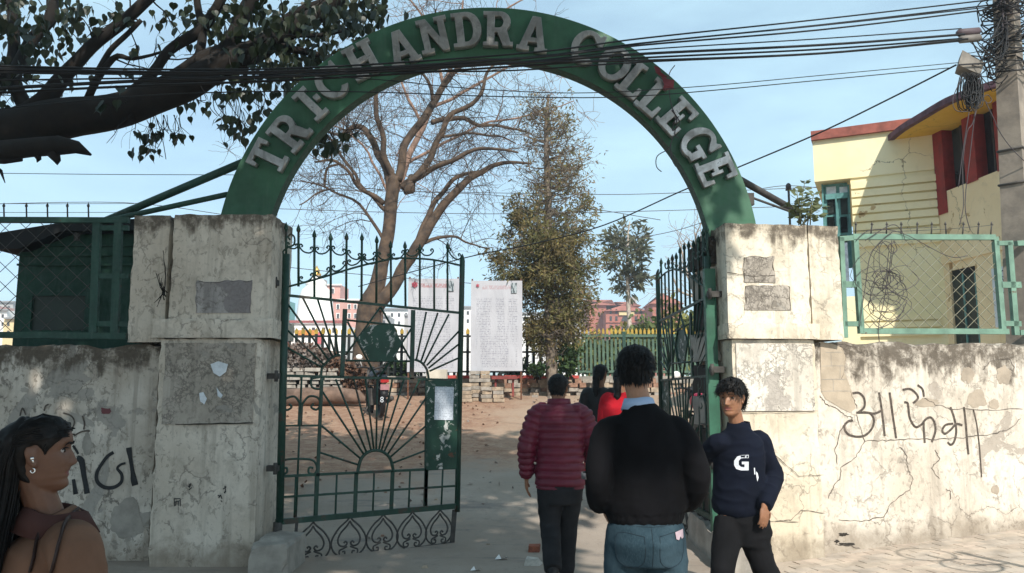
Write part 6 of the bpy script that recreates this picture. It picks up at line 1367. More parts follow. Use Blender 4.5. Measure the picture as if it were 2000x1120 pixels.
# ---- litter and stones on the road
p = floor_at(1043, 1077); mb = MB(); mb.hexa([p+Vector(v) for v in ((-.055,-.05,0),(.045,-.055,0),(.06,.04,0),(-.05,.045,0))], [p+Vector(v) for v in ((-.052,-.045,.055),(.04,-.05,.052),(.062,.042,.06),(-.045,.04,.058))]); mb.build('brick', plain('broken_brick', (.22,.075,.045), .95, var=.35, scale=24, bump=.6), label='broken red brick lying on the road by the maroon jacket man', cat='brick')
p = floor_at(1040, 1103); mb = MB(); mb.hexa([p+Vector(v) for v in ((-.075,-.05,0),(.06,-.055,0),(.09,.05,0),(-.06,.06,0))], [p+Vector(v) for v in ((-.06,-.035,.05),(.035,-.04,.055),(.05,.035,.05),(-.045,.045,.06))]); mb.build('stone', plain('pale_stone', (.48,.45,.40), .95, var=.2, scale=18, bump=.5), label='pale broken stone on the road just in front of the red brick', cat='stone')
for (px, py, s, lab) in ((979,1093,1.0,'crumpled white paper scrap left of the brick on the road'),(929,1115,.8,'flat white paper scrap at the bottom edge of the road'),(1066,1049,.5,'tiny white paper scrap beside the maroon jacket man')):
    p = floor_at(px, py); mb = MB(); mb.add([p+Vector(v)*s for v in ((-.055,-.02,.004),(.0,-.035,.012),(.05,-.03,.03),(.055,.03,.008),(.0,.015,.002),(-.02,.05,.035),(-.05,.03,.006))], [(0,1,4),(1,2,3,4),(0,4,5,6)]); mb.build('paper_scrap', M['white'], label=lab, cat='paper')
for k in range(34):
    x, y = r_.uniform(-2, 2.0), r_.uniform(5.6, 11); p = Vector((x,y,gz(x,y))); s = r_.uniform(.012,.03); mb = MB(); mb.hexa([p+Vector((a*s*r_.uniform(.6,1.2),b*s*r_.uniform(.6,1),0)) for a,b in ((-1,-1),(1,-1),(1,1),(-1,1))], [p+Vector((a*s*r_.uniform(.3,.8),b*s*.5,s*r_.uniform(.4,.8))) for a,b in ((-1,-1),(1,-1),(1,1),(-1,1))]); mb.build('pebble', r_.choice(STM), label='small loose pebble or crumb on the road', cat='pebble', group='pebbles on the road')
# invented post outside the frame, its hoops added to throw ring shadows here
def hoop_at(px, py, hgt, r, ang): 
    g_ = floor_at(px, py, .17); c = g_+TO_SUN*(hgt/TO_SUN.z); u = Vector((math.cos(ang), math.sin(ang), 0)); 
    return c, [c+u*r*math.cos(t*math.pi/16)+Vector((0,0,1))*r*math.sin(t*math.pi/16) for t in range(33)]
sp_ = None; c1, h1 = hoop_at(1826,1068,1.9,.20,.35); c2_, h2 = hoop_at(1915,1090,1.55,.19,.35); pst = empty('ring_shadow_post', (c2_.x+.3, c2_.y, 0), 'added unseen iron post with two round hoops, placed to cast ring shadows on the pavement', 'post')
for h in (h1, h2): mb = MB(); mb.tube(h, .011, 6); mb.build('hoop', M['iron'], pst)
mb = MB(); mb.tube([c1, c1.lerp(c2_,.5), c2_, c2_+Vector((.3,0,0))], .014, 6); mb.tube([Vector((c2_.x+.3,c2_.y,gz(c2_.x+.3,c2_.y)-.05)), c2_+Vector((.3,0,.4))], .03, 8); mb.build('pole', M['iron'], pst)
# ================================================================== PEOPLE
TMP = bpy.data.scenes.new('workbench')
def remesh(mb, voxel, smooth=3, disp=None, name='m'):
    me = mb.mesh('t'); o = bpy.data.objects.new('t', me); TMP.collection.objects.link(o)
    m = o.modifiers.new('r', 'REMESH'); m.mode = 'VOXEL'; m.voxel_size = voxel; m.use_smooth_shade = True
    if smooth: s = o.modifiers.new('s', 'SMOOTH'); s.iterations = smooth; s.factor = .5
    me2 = None
    with bpy.context.temp_override(scene=TMP, view_layer=TMP.view_layers[0]): dg = bpy.context.evaluated_depsgraph_get()
    me2 = bpy.data.meshes.new_from_object(o.evaluated_get(dg)); bpy.data.objects.remove(o); bpy.data.meshes.remove(me); me2.name = name
    if disp:
        n_ = len(me2.vertices); cs = np.empty(n_*3, np.float32); ns = np.empty(n_*3, np.float32); me2.vertices.foreach_get('co', cs); me2.vertices.foreach_get('normal', ns); cs = cs.reshape(-1,3); ns = ns.reshape(-1,3)
        dd = np.array([disp(Vector(a), Vector(b)) for a, b in zip(cs.tolist(), ns.tolist())], np.float32); me2.vertices.foreach_set('co', (cs+ns*dd[:,None]).ravel())
    me2.polygons.foreach_set('use_smooth', [True]*len(me2.polygons)); me2.update(); return me2
def interp(T, z):
    if z <= T[0][0]: return T[0][1]
    for a, b in zip(T, T[1:]):
        if z <= b[0]: t = (z-a[0])/(b[0]-a[0]); t = t*t*(3-2*t)*.5+t*.5; return a[1]+(b[1]-a[1])*t
    return T[-1][1]
HF = [(-.118,.045),(-.112,.066),(-.10,.079),(-.088,.080),(-.077,.0745),(-.066,.081),(-.059,.078),(-.052,.084),(-.040,.083),(-.028,.085),(0,.083),(.014,.079),(.026,.083),(.040,.089),(.062,.086),(.085,.070),(.102,.044),(.114,.0)]
HB = [(-.118,.0),(-.10,-.01),(-.075,-.045),(-.05,-.074),(-.02,-.089),(.02,-.097),(.05,-.094),(.08,-.077),(.10,-.048),(.114,0)]
HW = [(-.118,.018),(-.108,.034),(-.09,.048),(-.065,.057),(-.03,.064),(0,.069),(.03,.073),(.055,.072),(.08,.060),(.10,.038),(.114,0)]
def head_pt(th, z, off=0.0, fem=0.0):
    s, c = math.sin(th), math.cos(th); w = interp(HW, z)*(1-.04*fem); f = interp(HF, z) if c >= 0 else -interp(HB, z)
    x = w*math.copysign(abs(s)**.88, s); y = f*math.copysign(abs(c)**.88, c)
    if c > .2:
        nz = z+.008; k = math.exp(-(x/.0125)**2)*(1 if abs(x) < .03 else 0)
        pr = 0
        if -.042 < z < .030: t = (z+.042)/.072; pr = .027*(math.sin(math.pi*min(1,(1-t)**1.5*1.0))**.8 if t < 1 else 0); pr = (.026-.007*fem)*max(0, min(1, (.030-z)/.055))*max(0,min(1,(z+.043)/.010))
        y += pr*k
        y += .006*math.exp(-((abs(x)-.013)/.007)**2-((z+.033)/.007)**2)         # nostrils
        y -= .0105*math.exp(-((abs(x)-.032)/.014)**2-((z-.013)/.011)**2)        # eye sockets
        y += .0035*math.exp(-((abs(x)-.030)/.020)**2-((z-.033)/.007)**2)*(1-fem) # brow ridge
        y += .004*math.exp(-((abs(x)-.042)/.016)**2-((z+.02)/.018)**2)          # cheeks
        y -= .006*math.exp(-((z+.0585)/.0028)**2)*max(0,1-(abs(x)/.028)**2)*c   # mouth line
        y -= .002*math.exp(-(abs(x)/.004)**2-((z+.046)/.006)**2)
    L_ = math.hypot(x, y) or 1e-6; zf = max(0, z-.05)/.064
    return Vector((x*(1+off/max(L_,.03)*(1-zf*.4)), y*(1+off/max(L_,.03)*(1-zf*.4)), z+off*zf*.9))
def add_head(mb, Mh, fem=0.0, nz=56, nt=64):
    vs = []; fs = []
    for i in range(nz+1):
        z = -.1175+.231*i/nz
        for j in range(nt): vs.append(Mh @ head_pt(2*math.pi*j/nt, z, 0, fem))
    for i in range(nz):
        for j in range(nt): fs.append((i*nt+j, i*nt+(j+1)%nt, (i+1)*nt+(j+1)%nt, (i+1)*nt+j))
    fs += [tuple(range(nt))[::-1], tuple(nz*nt+j for j in range(nt))]; fs = [f[::-1] for f in fs]
    mb.add(vs, fs, True)
    for s in (-1, 1):     # ears
        for (c, r, a) in (((s*.071,-.012,.006),(.010,.019,.031),.3), ((s*.076,-.022,.014),(.008,.012,.022),.5), ((s*.072,-.006,-.022),(.008,.010,.011),.2)):
            mb.ell(Mh @ Vector(c), r, (Mh.to_3x3() @ Matrix.Rotation(s*a,3,'Z')).to_3x3(), 10, 8)
def add_hand(mb, w, d, pn, s=1, curl=.5, k=1.0):
    """w wrist, d direction of the fingers, pn palm normal, s side of the thumb along d x pn"""
    d = d.normalized(); pn = (pn-d*pn.dot(d)).normalized(); u = d.cross(pn).normalized()*s; B = Matrix((u, d, pn)).transposed()
    mb.ell(w+d*.045*k, (.040*k,.056*k,.016*k), B, 12, 8); mb.tube([w-d*.03*k, w+d*.02*k], [(.024*k,.018*k),(.028*k,.017*k)], 10, nrm=u)
    for i, (o, ln) in enumerate(((.029,.070),(.010,.080),(-.010,.075),(-.029,.058))):
        p = w+d*(.085-.004*abs(i-1.3))*k+u*o*k; c = d+u*(o*1.6); q = [p-d*.03*k, p]; cc = c.normalized(); tot = 0
        for j in range(3):
            tot = curl*(.45+.35*j)*(1+.08*i); cc = (c.normalized()*math.cos(tot)+pn*math.sin(tot)).normalized(); q.append(q[-1]+cc*ln*k*(.42,.32,.26)[j])
        mb.tube(q, [.0095*k,.0095*k,.0085*k,.0078*k,.0058*k], 8)
    p = w+d*.022*k+u*.030*k; q = [p-u*.012*k, p+(u*.7+d*.6+pn*.3).normalized()*.034*k]; q.append(q[-1]+(u*.28+d*.9+pn*.4).normalized()*.030*k); q.append(q[-1]+(d+pn*.5).normalized()*.022*k); mb.tube(q, [.014*k,.0115*k,.010*k,.006*k], 8)
def skin_mat(name, c, lips=(.30,.105,.085)):
    n = NT(name, .50, 0, .35); p = n.pos(); col = n.mix(n.ramp(n.noise(p, 26, 4, .6), .3, .7), tuple(x*.88 for x in c), tuple(x*1.08 for x in c))
    a = n.t.nodes.new('ShaderNodeAttribute'); a.attribute_name = 'lip'; col = n.mix(a.outputs['Fac'], col, lips); n.color(col)
    n.b.inputs['Subsurface Weight'].default_value = .12; n.b.inputs['Subsurface Radius'].default_value = (.012,.005,.003); n.bump(n.noise(p, 160, 3, .6), .08, .002); return n.m
def cloth(name, c, var=.2, rough=.9, weave=0, c2=None, spec=.15, sheen=0):
    n = NT(name, rough, 0, spec); p = n.pos(); f = n.noise(p, 7, 5, .6); n.color(n.mix(n.ramp(f, .3, .7), c2 or tuple(x*(1-var) for x in c), c if c2 else tuple(x*(1+var) for x in c)))
    n.bump(n.math('ADD', n.noise(p, 26, 4, .6), n.math('MULTIPLY', n.noise(p, 420, 2, .5), .35)), .28, .005)
    if sheen: n.b.inputs['Sheen Weight'].default_value = sheen
    return n.m
HAIR = NT('black_hair', .58, 0, .22); HAIR.color(HAIR.mix(HAIR.ramp(HAIR.noise(HAIR.pos(), 60, 3), .35, .7), (.004,.0035,.0035), (.011,.009,.008))); HAIR = HAIR.m
def wr(p, n, a=.006, s=1.0):
    a *= 1.35      # cloth folds: ridged noise, stretched sideways
    q = Vector((p.x*7*s, p.y*7*s, p.z*13*s)); k = 1-abs(mnoise.noise(q))*2; k2 = mnoise.noise(Vector((p.x*3.1, p.y*3.1, p.z*4.2))); return a*(.6*k*k*(.55+k2)+.5*k2)
class Person:
    def __init__(s, X, Y, rz, label, H=1.70, z0=None, group=None):
        z0 = gz(X, Y) if z0 is None else z0
        s.root = empty('person', (X, Y, z0), label, 'person', group, rz); s.W = Matrix.Translation((X,Y,z0)) @ Matrix.Rotation(rz,4,'Z'); s.I = s.W.inverted(); s.k = H/1.70; s.H = H
    def px(s, px, py, Y): return s.I @ at(px, py, Y)
    def part(s, name, me, m, par=None):
        if isinstance(me, MB): me = me.mesh(name)
        me.name = name; o = bpy.data.objects.new(name, me); me.materials.clear(); me.materials.append(m); COL.objects.link(o); o.parent = par or s.root; return o
    def body(s, hd, yaw, pitch, sh, el, wrst, hip, kn, an, toe, skin, fem=0, hands=None, roll=0, nbz=.055, hs=1.0, vox=.0052):
        k = s.k; s.hd = Vector(hd); s.Mh = Matrix.Translation(s.hd) @ Matrix.Rotation(yaw,4,'Z') @ Matrix.Rotation(pitch,4,'X') @ Matrix.Rotation(roll,4,'Y') @ Matrix.Scale((k**.5 if k < 1 else 1)*hs,4)
        mb = MB(); add_head(mb, s.Mh, fem); c = Vector((0,0,0))
        nb = (Vector(sh[0])+Vector(sh[1]))/2+Vector((0,-.012,.045*k)); hp = (Vector(hip[0])+Vector(hip[1]))/2
        mb.tube([nb+Vector((0,-.005,-.06)), nb, s.Mh @ Vector((0,-.022,-.07)), s.Mh @ Vector((0,-.02,-.01))], [(.075*k,.065*k),(.057*k,.055*k),(.053*k,.053*k),(.05,.05)], 14, nrm=(1,0,0))
        ch = nb+Vector((0,.01,-.16*k)); mb.tube([hp+Vector((0,0,-.05)), hp, hp.lerp(ch,.4), ch, nb+Vector((0,0,-.05*k)), nb], [(.12*k,.09*k),(.155*k,.105*k),(.125*k,.09*k),(.155*k,.10*k),(.13*k,.075*k),(.05*k,.045*k)], 18, nrm=(1,0,0))
        for i in (0,1):
            S_, E, Wr = Vector(sh[i]), Vector(el[i]), Vector(wrst[i]); mb.tube([nb.lerp(S_,.6), S_, S_.lerp(E,.5), E, E.lerp(Wr,.4), Wr], [.036*k,.040*k,.040*k,.036*k,.034*k,(.026*k,.020*k)], 12)
            if hands and hands[i]: d, pn, sd, cu = hands[i]; add_hand(mb, Wr, Vector(d), Vector(pn), sd, cu, k)
            else: add_hand(mb, Wr, (Wr-E), Vector((-1 if i else 1,0,0)), 1, .5, k)
            h_, K, A, T = Vector(hip[i]), Vector(kn[i]), Vector(an[i]), Vector(toe[i]); mb.tube([h_, h_.lerp(K,.5), K, K.lerp(A,.35), A], [.085*k,.072*k,.055*k,.052*k,.034*k], 12)
            mb.tube([A+(A-T).normalized()*.03*k-Vector((0,0,.03*k)), A.lerp(T,.5)-Vector((0,0,.02*k)), T], [(.035*k,.035*k),(.04*k,.03*k),(.03*k,.018*k)], 10)
        me = remesh(mb, vox, 1, None, 'body'); at_ = me.attributes.new('lip', 'FLOAT', 'POINT'); Ih = s.Mh.inverted(); val = []
        for v in me.vertices:
            q = Ih @ v.co; val.append(1.0 if (q.y > .055 and abs(q.x) < .026*(1-((q.z+.0585)/.013)**2) and abs(q.z+.0585) < .013) else 0.0)
        at_.data.foreach_set('value', val); s.bodyo = s.part('body', me, skin); s.nb = nb+Vector((0,0,(nbz-.045)*k))
        # eyes, brows
        for sx in (-1,1):
            p = s.Mh @ (head_pt(math.atan2(sx*.032,.075), .012, 0, fem)+Vector((0,-.0065,0))); mb = MB(); mb.ell(p, (.0125,.0125,.0105), None, 12, 8); e = s.part('eye', mb, EYEW, s.bodyo)
            f = (s.Mh.to_3x3() @ Vector((sx*.05,1,0))).normalized(); mb = MB(); mb.ell(p+f*.0095, (.006,.006,.006), None, 10, 8); s.part('iris', mb, EYEB, e)
            mb = MB(); pts = [s.Mh @ (head_pt(math.atan2(sx*x,.075), z, .0045, fem)) for x, z in ((.016,.0175),(.026,.0205),(.036,.0200),(.046,.0145))]; mb.tube(pts, [.0016,.0024,.0024,.0012], 5); s.part('eyelid', mb, HAIR if fem else skin, s.bodyo)
            mb = MB(); pts = [s.Mh @ (head_pt(math.atan2(sx*x,.075), z, .003, fem)) for x, z in ((.012,.030),(.024,.0355),(.038,.035),(.050,.028))]; mb.tube(pts, [(.0022,.004),(.0025,.0048),(.0022,.004),(.001,.0015)], 6); s.part('eyebrow', mb, HAIR, s.bodyo)
    def hair(s, thick, line, nape=-.07, side=.0, temple=None, tufts=700, tl=.035, curl=.2, seed=1, top=1.0, wd=.0035, fem=0, side_line=None, parting=False):
        r = random.Random(seed); nz, nt = (60, 120) if fem else (36, 64); mb = MB(); vs = []; fs = []
        def mask(th, z):
            a = abs((th+math.pi) % (2*math.pi)-math.pi)
            zl = interp(temple or [(0,line),(.55,line-.002),(.95,.030),(1.25,side),(1.5,side+.012),(1.75,side+.01),(2.0,-.045),(2.4,nape),(3.15,nape)], a); return sstep(zl-.004, zl+.010, z), zl
        for i in range(nz+1):
            z = -.088+.2015*i/nz
            for j in range(nt):
                th = 2*math.pi*j/nt; m_, zl = mask(th, z); t = thick*(.55+.45*sstep(zl, zl+.05, z)+ (top-1)*sstep(.04,.10,z)); q = head_pt(th, z, m_*t*(1+.28*mnoise.noise(Vector((math.sin(th)*3+seed, math.cos(th)*3, z*22))))-.006*(1-m_), fem); vs.append(s.Mh @ q)
        for i in range(nz):
            for j in range(nt): fs.append((i*nt+(j+1)%nt, i*nt+j, (i+1)*nt+j, (i+1)*nt+(j+1)%nt))
        fs += [tuple(range(nt)), tuple(nz*nt+j for j in range(nt))[::-1]]; mb.add(vs, fs, True)
        s.hairo = s.part('hair', mb, HAIR, s.bodyo)
        mb = MB(); k = 0
        while k < tufts:
            th = r.uniform(0, 2*math.pi); z = r.uniform(-.085, .112); m_, zl = mask(th, z)
            if m_ < .6: continue
            p = head_pt(th, z, thick*.8*(1+(top-1)*sstep(.04,.10,z)), fem); nrm = Vector((p.x, p.y, max(0,z)*1.4)).normalized(); fl = Vector((p.x*.6, p.y*.8+.02 if not parting else p.y-.06, -.055-.4*max(0,p.z-.05)))
            fl = (fl-nrm*fl.dot(nrm)).normalized(); L_ = tl*r.uniform(.6,1.2); q = [p]; d = (fl+nrm*r.uniform(.05,.55)+rvec(r)*curl).normalized()
            for j in range(4): q.append(q[-1]+d*L_/4); d = (d+rvec(r)*curl+Vector((0,0,-.12))).normalized()
            sd = d.cross(nrm).normalized(); w = wd*r.uniform(.7,1.4); pts = []
            for j, a in enumerate(q): ww = w*(1-j/4.4); pts += [s.Mh @ (a+sd*ww), s.Mh @ (a-sd*ww)]
            mb.add(pts, [(2*j,2*j+1,2*j+3,2*j+2) for j in range(4)], True); k += 1
        s.part('hair_strands', mb, HAIR, s.hairo)['kind'] = 'stuff'
    def garment(s, name, torso, arms, m, vox=.011, amp=.006, disp=None, smooth=4, extra=None):
        mb = MB()
        if torso: mb.tube([Vector((t[1],t[2],t[0])) for t in torso], [(t[3],t[4]) for t in torso], 28, nrm=(1,0,0))
        for (P, rr) in arms:
            q = spline([tuple(p)+tuple(x if hasattr(x,'__len__') else (x,x)) for p, x in zip(P, rr)], 4); mb.tube([Vector(a[:3]) for a in q], [(max(.004,a[3]),max(.004,a[4])) for a in q], 16)
        if extra: extra(mb)
        me = remesh(mb, vox, smooth, disp or (lambda p, n: wr(p, n, amp)), name); return s.part(name, me, m)
    def band(s, name, c, r0, r1, z0, z1, th, m, tilt=0.0, par=None, open_=0.0, wob=.0, face=0.0):
        mb = MB(); n = 40; vs = []
        for j in range(n+1):
            a = face+open_/2+(2*math.pi-open_)*j/n; ca, sa = math.sin(a), math.cos(a)
            for (r, z, o) in ((r0,z0,0),(r1,z1,0),(r1,z1,th),(r0,z0,th)):
                vs.append(Vector(c)+Vector((ca*(r[0]+o), sa*(r[1]+o), z+tilt*sa+wob*math.sin(3*a))))
        for j in range(n):
            for i in range(4): mb.f.append((j*4+i, j*4+(i+1)%4, j*4+4+(i+1)%4, j*4+4+i)); mb.sm.append(True)
        mb.v = [tuple(v) for v in vs]; return s.part(name, mb, m, par)
    def shoe(s, an, toe, m):
        A, T = Vector(an), Vector(toe); d = (T-A); k = s.k; mb = MB(); bk = A-d.normalized()*.045*k; u = Vector((0,0,1)); lo = Vector((0,0,-.045*k))
        mb.tube([bk+lo*.8, bk.lerp(A,.6)+lo, A.lerp(T,.45)+lo*.9, A.lerp(T,.85)+lo*.35, T+d.normalized()*.03*k], [(.034*k,.040*k),(.052*k,.044*k),(.042*k,.047*k),(.030*k,.048*k),(.012*k,.022*k)], 14, nrm=(0,0,1)); mb.tube([A+Vector((0,0,.05*k)), A+lo*.4], [.043*k,.05*k], 12)
        return s.part('shoe', remesh(mb, .008, 3), m)
EYEW = plain('eye_white', (.34,.31,.29), .25, bump=0); EYEB = plain('dark_iris', (.02,.012,.008), .15, bump=0)
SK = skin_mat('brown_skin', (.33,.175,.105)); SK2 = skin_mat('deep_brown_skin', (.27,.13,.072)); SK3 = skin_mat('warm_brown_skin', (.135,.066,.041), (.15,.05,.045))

# ---------- man in the black sweater and jeans, walking in with his hands in his front pockets
p = Person(.622, 3.70, R(2), 'man in black sweater, light blue collar and blue jeans seen from behind', 1.715)
k = p.k; SHL, SHR = (-.166,-.015,1.32), (.166,-.015,1.32)
p.body((-.022,.03,1.597), R(-16), R(-4), (SHL,SHR), ((-.228,-.08,1.10),(.228,-.08,1.10)), ((-.175,.12,.965),(.175,.12,.965)), ((-.09,0,.90),(.09,0,.90)), ((-.115,.06,.50),(.105,-.02,.50)), ((-.12,.02,.085),(.11,-.14,.10)), ((-.14,.20,.03),(.12,.06,.04)), SK, hands=[((.3,.6,-.7),(1,0,0),1,.6),((-.3,.6,-.7),(-1,0,0),-1,.6)], nbz=.10)
p.hair(.020, .066, -.055, .004, None, 1700, .030, .10, 3, 1.35)
sw = cloth('black_wool_sweater', (.0042,.004,.005), .25, .95)
def sw_disp(q, n):
    d = wr(q, n, .005, .9)
    if q.z < .955: d += -.004+.0015*math.sin(math.atan2(q.x, q.y)*110)
    return d
p.garment('sweater', [(.895,0,-.01,.172,.125),(.93,0,-.01,.186,.138),(1.0,0,-.015,.190,.142),(1.12,0,-.015,.182,.135),(1.25,0,-.015,.196,.138),(1.32,0,-.015,.172,.122),(1.375,-.005,-.012,.134,.10),(1.415,-.012,-.008,.096,.085),(1.445,-.016,-.005,.074,.073)],
          [([(-.09,-.01,1.335),SHL,(-.206,-.045,1.24),(-.230,-.075,1.11),(-.214,.02,1.0),(-.19,.11,.965)],[.066,.066,.062,.060,.056,.044]), ([(.09,-.01,1.335),SHR,(.206,-.045,1.24),(.230,-.075,1.11),(.214,.02,1.0),(.19,.11,.965)],[.066,.066,.062,.060,.056,.044])], sw, .010, disp=sw_disp)
p.band('shirt_collar', (-.018,.0,1.42), (.080,.078), (.064,.066), .0, .052, .006, cloth('pale_blue_shirt', (.33,.44,.62), .08), -.010, wob=.003)
JE = NT('blue_denim', .9, 0, .15); q = JE.pos(); c_ = JE.mix(JE.ramp(JE.noise(q, 5, 5, .65), .32, .68), (.013,.030,.042), (.036,.064,.082)); JE.color(JE.mix(JE.ramp(JE.noise(JE.mapv(q,(90,90,14)), 3, 3, .6), .45, .7, 0, .35), c_, (.06,.095,.115))); JE.bump(JE.noise(q, 30, 4, .6), .3, .005); JE = JE.m
def legs(p, hipz, hip, kn, an, r, m, name='trousers', rx=.17, ry=.12, amp=.007, cuff=.035, cy=-.01):
    arms = []
    for i in (0,1):
        H_, K, A = Vector(hip[i]), Vector(kn[i]), Vector(an[i]); arms.append(([H_+Vector((0,0,.03)), H_.lerp(K,.35), K, K.lerp(A,.5), A+(K-A).normalized()*cuff], r))
    return p.garment(name, [(hipz-.17,0,cy-.005,rx*.92,ry*.98),(hipz-.08,0,cy-.015,rx,ry*1.1),(hipz,0,cy,rx*.95,ry),(hipz+.06,0,cy,rx*.90,ry*.92)], arms, m, .011, amp)
jo = legs(p, .90, ((-.088,-.01,.86),(.088,-.01,.86)), ((-.115,.05,.50),(.105,-.02,.50)), ((-.12,.02,.06),(.11,-.14,.07)), [.092,.096,.074,.066,.066], JE, 'jeans', .178, .128, .008)
# stitched back pockets, belt loop patch
def onback(p, x, z, par_o):     # back surface point by ray in local coordinates
    ok, loc, nn, ix = par_o.ray_cast(Vector((x, -1, z)), Vector((0,1,0))); return loc if ok else Vector((x,-.14,z))
bpy.context.view_layer.update()
ST = plain('dark_denim_seam', (.014,.026,.036), .9, bump=0)
def seam(pts, r=.0015, name='seam', m=ST, off=.001):
    mb = MB(); mb.tube([onback(p, x, z, jo)+Vector((0,-off,0)) for x, z in spline(pts, 4)], r, 5); p.part(name, mb, m, jo)
for s_ in (-1,1): seam([(s_*.035,.865),(s_*.145,.872),(s_*.148,.76),(s_*.09,.725),(s_*.037,.755),(s_*.035,.865)], name='back_pocket')
seam([(-.165,.915),(0,.905),(.165,.915)], name='waist_seam'); seam([(0,.90),(.002,.80),(0,.72)], name='seat_seam')
mb = MB(); a = [onback(p, x, z, jo)+Vector((0,-.006,0)) for x, z in ((.112,.878),(.160,.884),(.158,.850),(.146,.846),(.140,.858),(.128,.844),(.114,.850))]; mb.prism(a, (0,-.002,0)); p.part('pocket_patch', mb, plain('pinkish_patch', (.42,.32,.36), .8), jo)
mb = MB(); a0_ = Vector((-.30,-.085,1.085)); 
p.band('arm_band', (-.236,-.066,1.125), (.064,.066), (.064,.066), -.014, .014, .004, plain('grey_reflective_band', (.10,.10,.105), .5, bump=0), 0, open_=3.6, face=math.pi*.72)
for s_, an, toe in ((0,(-.12,.02,.085),(-.14,.20,.03)),(1,(.11,-.14,.10),(.12,.06,.04))): p.shoe(an, toe, M['black'])

# ---------- man in the maroon quilted jacket
p = Person(.377, 6.15, R(-3), 'man in maroon quilted puffer jacket and charcoal trousers walking in', 1.62)
SHL, SHR = (-.165,-.01,1.315), (.165,-.01,1.315); EL, ER = (-.262,-.05,1.045), (.262,.0,1.06); WL, WR_ = (-.265,.02,.80), (.245,.20,.93)
KN = ((-.080,-.02,.46),(.066,.10,.48)); AN = ((-.062,-.30,.20),(.040,.13,.09)); TO = ((-.060,-.17,.075),(.050,.34,.03))
p.body((-.01,.03,1.505), R(-10), R(-2), (SHL,SHR), (EL,ER), (WL,WR_), ((-.09,0,.86),(.09,0,.86)), KN, AN, TO, SK2, hands=[((.02,.12,-1),(1,.15,0),-1,.55),((-.1,.8,-.5),(-1,0,0),1,.5)], vox=.0048)
p.hair(.010, .075, -.060, .01, None, 500, .018, .1, 5, 1.0)
mar = cloth('maroon_nylon', (.115,.009,.026), .18, .52, spec=.4)
ARM = [([Vector(SHL)+Vector((.07,0,.0)), Vector(SHL), Vector(SHL).lerp(Vector(EL),.5)+Vector((-.012,0,0)), Vector(EL), Vector(EL).lerp(Vector(WL),.5), Vector(WL)+Vector((0,0,.015))], [.07,.080,.076,.070,.062,.052]),
       ([Vector(SHR)+Vector((-.07,0,0)), Vector(SHR), Vector(SHR).lerp(Vector(ER),.5)+Vector((.012,0,0)), Vector(ER), Vector(ER).lerp(Vector(WR_),.5), Vector(WR_)], [.07,.080,.076,.070,.062,.052])]
def segd(q, P):
    best = (9, 0, 0); acc = 0
    for a, b in zip(P, P[1:]):
        d = b-a; t = max(0, min(1, (q-a).dot(d)/d.length_squared)); dist = (a+d*t-q).length
        if dist < best[0]: best = (dist, acc+t*d.length, 0)
        acc += d.length
    return best
def puff(q, n):
    dl = min((segd(q, A[0][1:]) for A in ARM), key=lambda t: t[0]); ax = abs(q.x)
    if dl[0] < .098 and ax > .165: u = dl[1]/.052
    else: u = q.z/.058
    f = abs(math.sin(math.pi*u+.35*mnoise.noise(q*4))); return -.013+.019*f**.55+.0035*mnoise.noise(Vector((q.x*22,q.y*22,q.z*60)))
p.garment('puffer_jacket', [(.735,0,-.01,.190,.140),(.77,0,-.01,.197,.148),(.90,0,-.01,.190,.142),(1.05,0,-.01,.184,.138),(1.20,0,-.01,.196,.140),(1.29,0,-.01,.190,.128),(1.355,-.005,-.008,.13,.095),(1.395,-.005,0,.08,.078)], ARM, mar, .0085, disp=puff, smooth=2)
p.band('collar', (-.005,.0,1.36), (.086,.084), (.078,.078), .0, .062, .012, mar, -.006, open_=.5)
TRC = cloth('charcoal_trousers', (.020,.020,.022), .25, .9); legs(p, .80, ((-.085,-.01,.83),(.085,-.01,.83)), KN, AN, [.095,.098,.078,.072,.068], TRC, 'trousers', .168, .125, .007, -.02)
for i in (0,1): p.shoe(AN[i], TO[i], M['black'])

# ---------- young man in the navy pullover, turned to the left, right hand back on the gate
YBoy = 5.40
p = Person(1.60, YBoy, R(152), 'young man in navy pullover with white G emblem standing by the right pier', 1.585)
SHL, SHR = tuple(p.px(1487,860,5.42)), tuple(p.px(1399,866,5.36)); EL, ER = tuple(p.px(1510,930,5.44)), tuple(p.px(1372,900,5.62)); WL, WR_ = tuple(p.px(1493,990,5.20)), tuple(p.px(1368,912,5.92))
HPL, HPR = tuple(p.px(1462,1010,5.42)), tuple(p.px(1424,1010,5.40)); KL, KR = tuple(p.px(1490,1102,5.34)), tuple(p.px(1412,1110,5.24)); AL, AR = tuple(p.px(1530,1195,5.44)), tuple(p.px(1406,1215,5.34)); TL, TR_ = tuple(p.px(1514,1212,5.22)), tuple(p.px(1388,1240,5.16))
hdp = p.px(1429,779,5.36)
dn = p.I.to_3x3() @ Vector((-.10,-.12,-1)); pnn = p.I.to_3x3() @ Vector((-.35,.92,0))
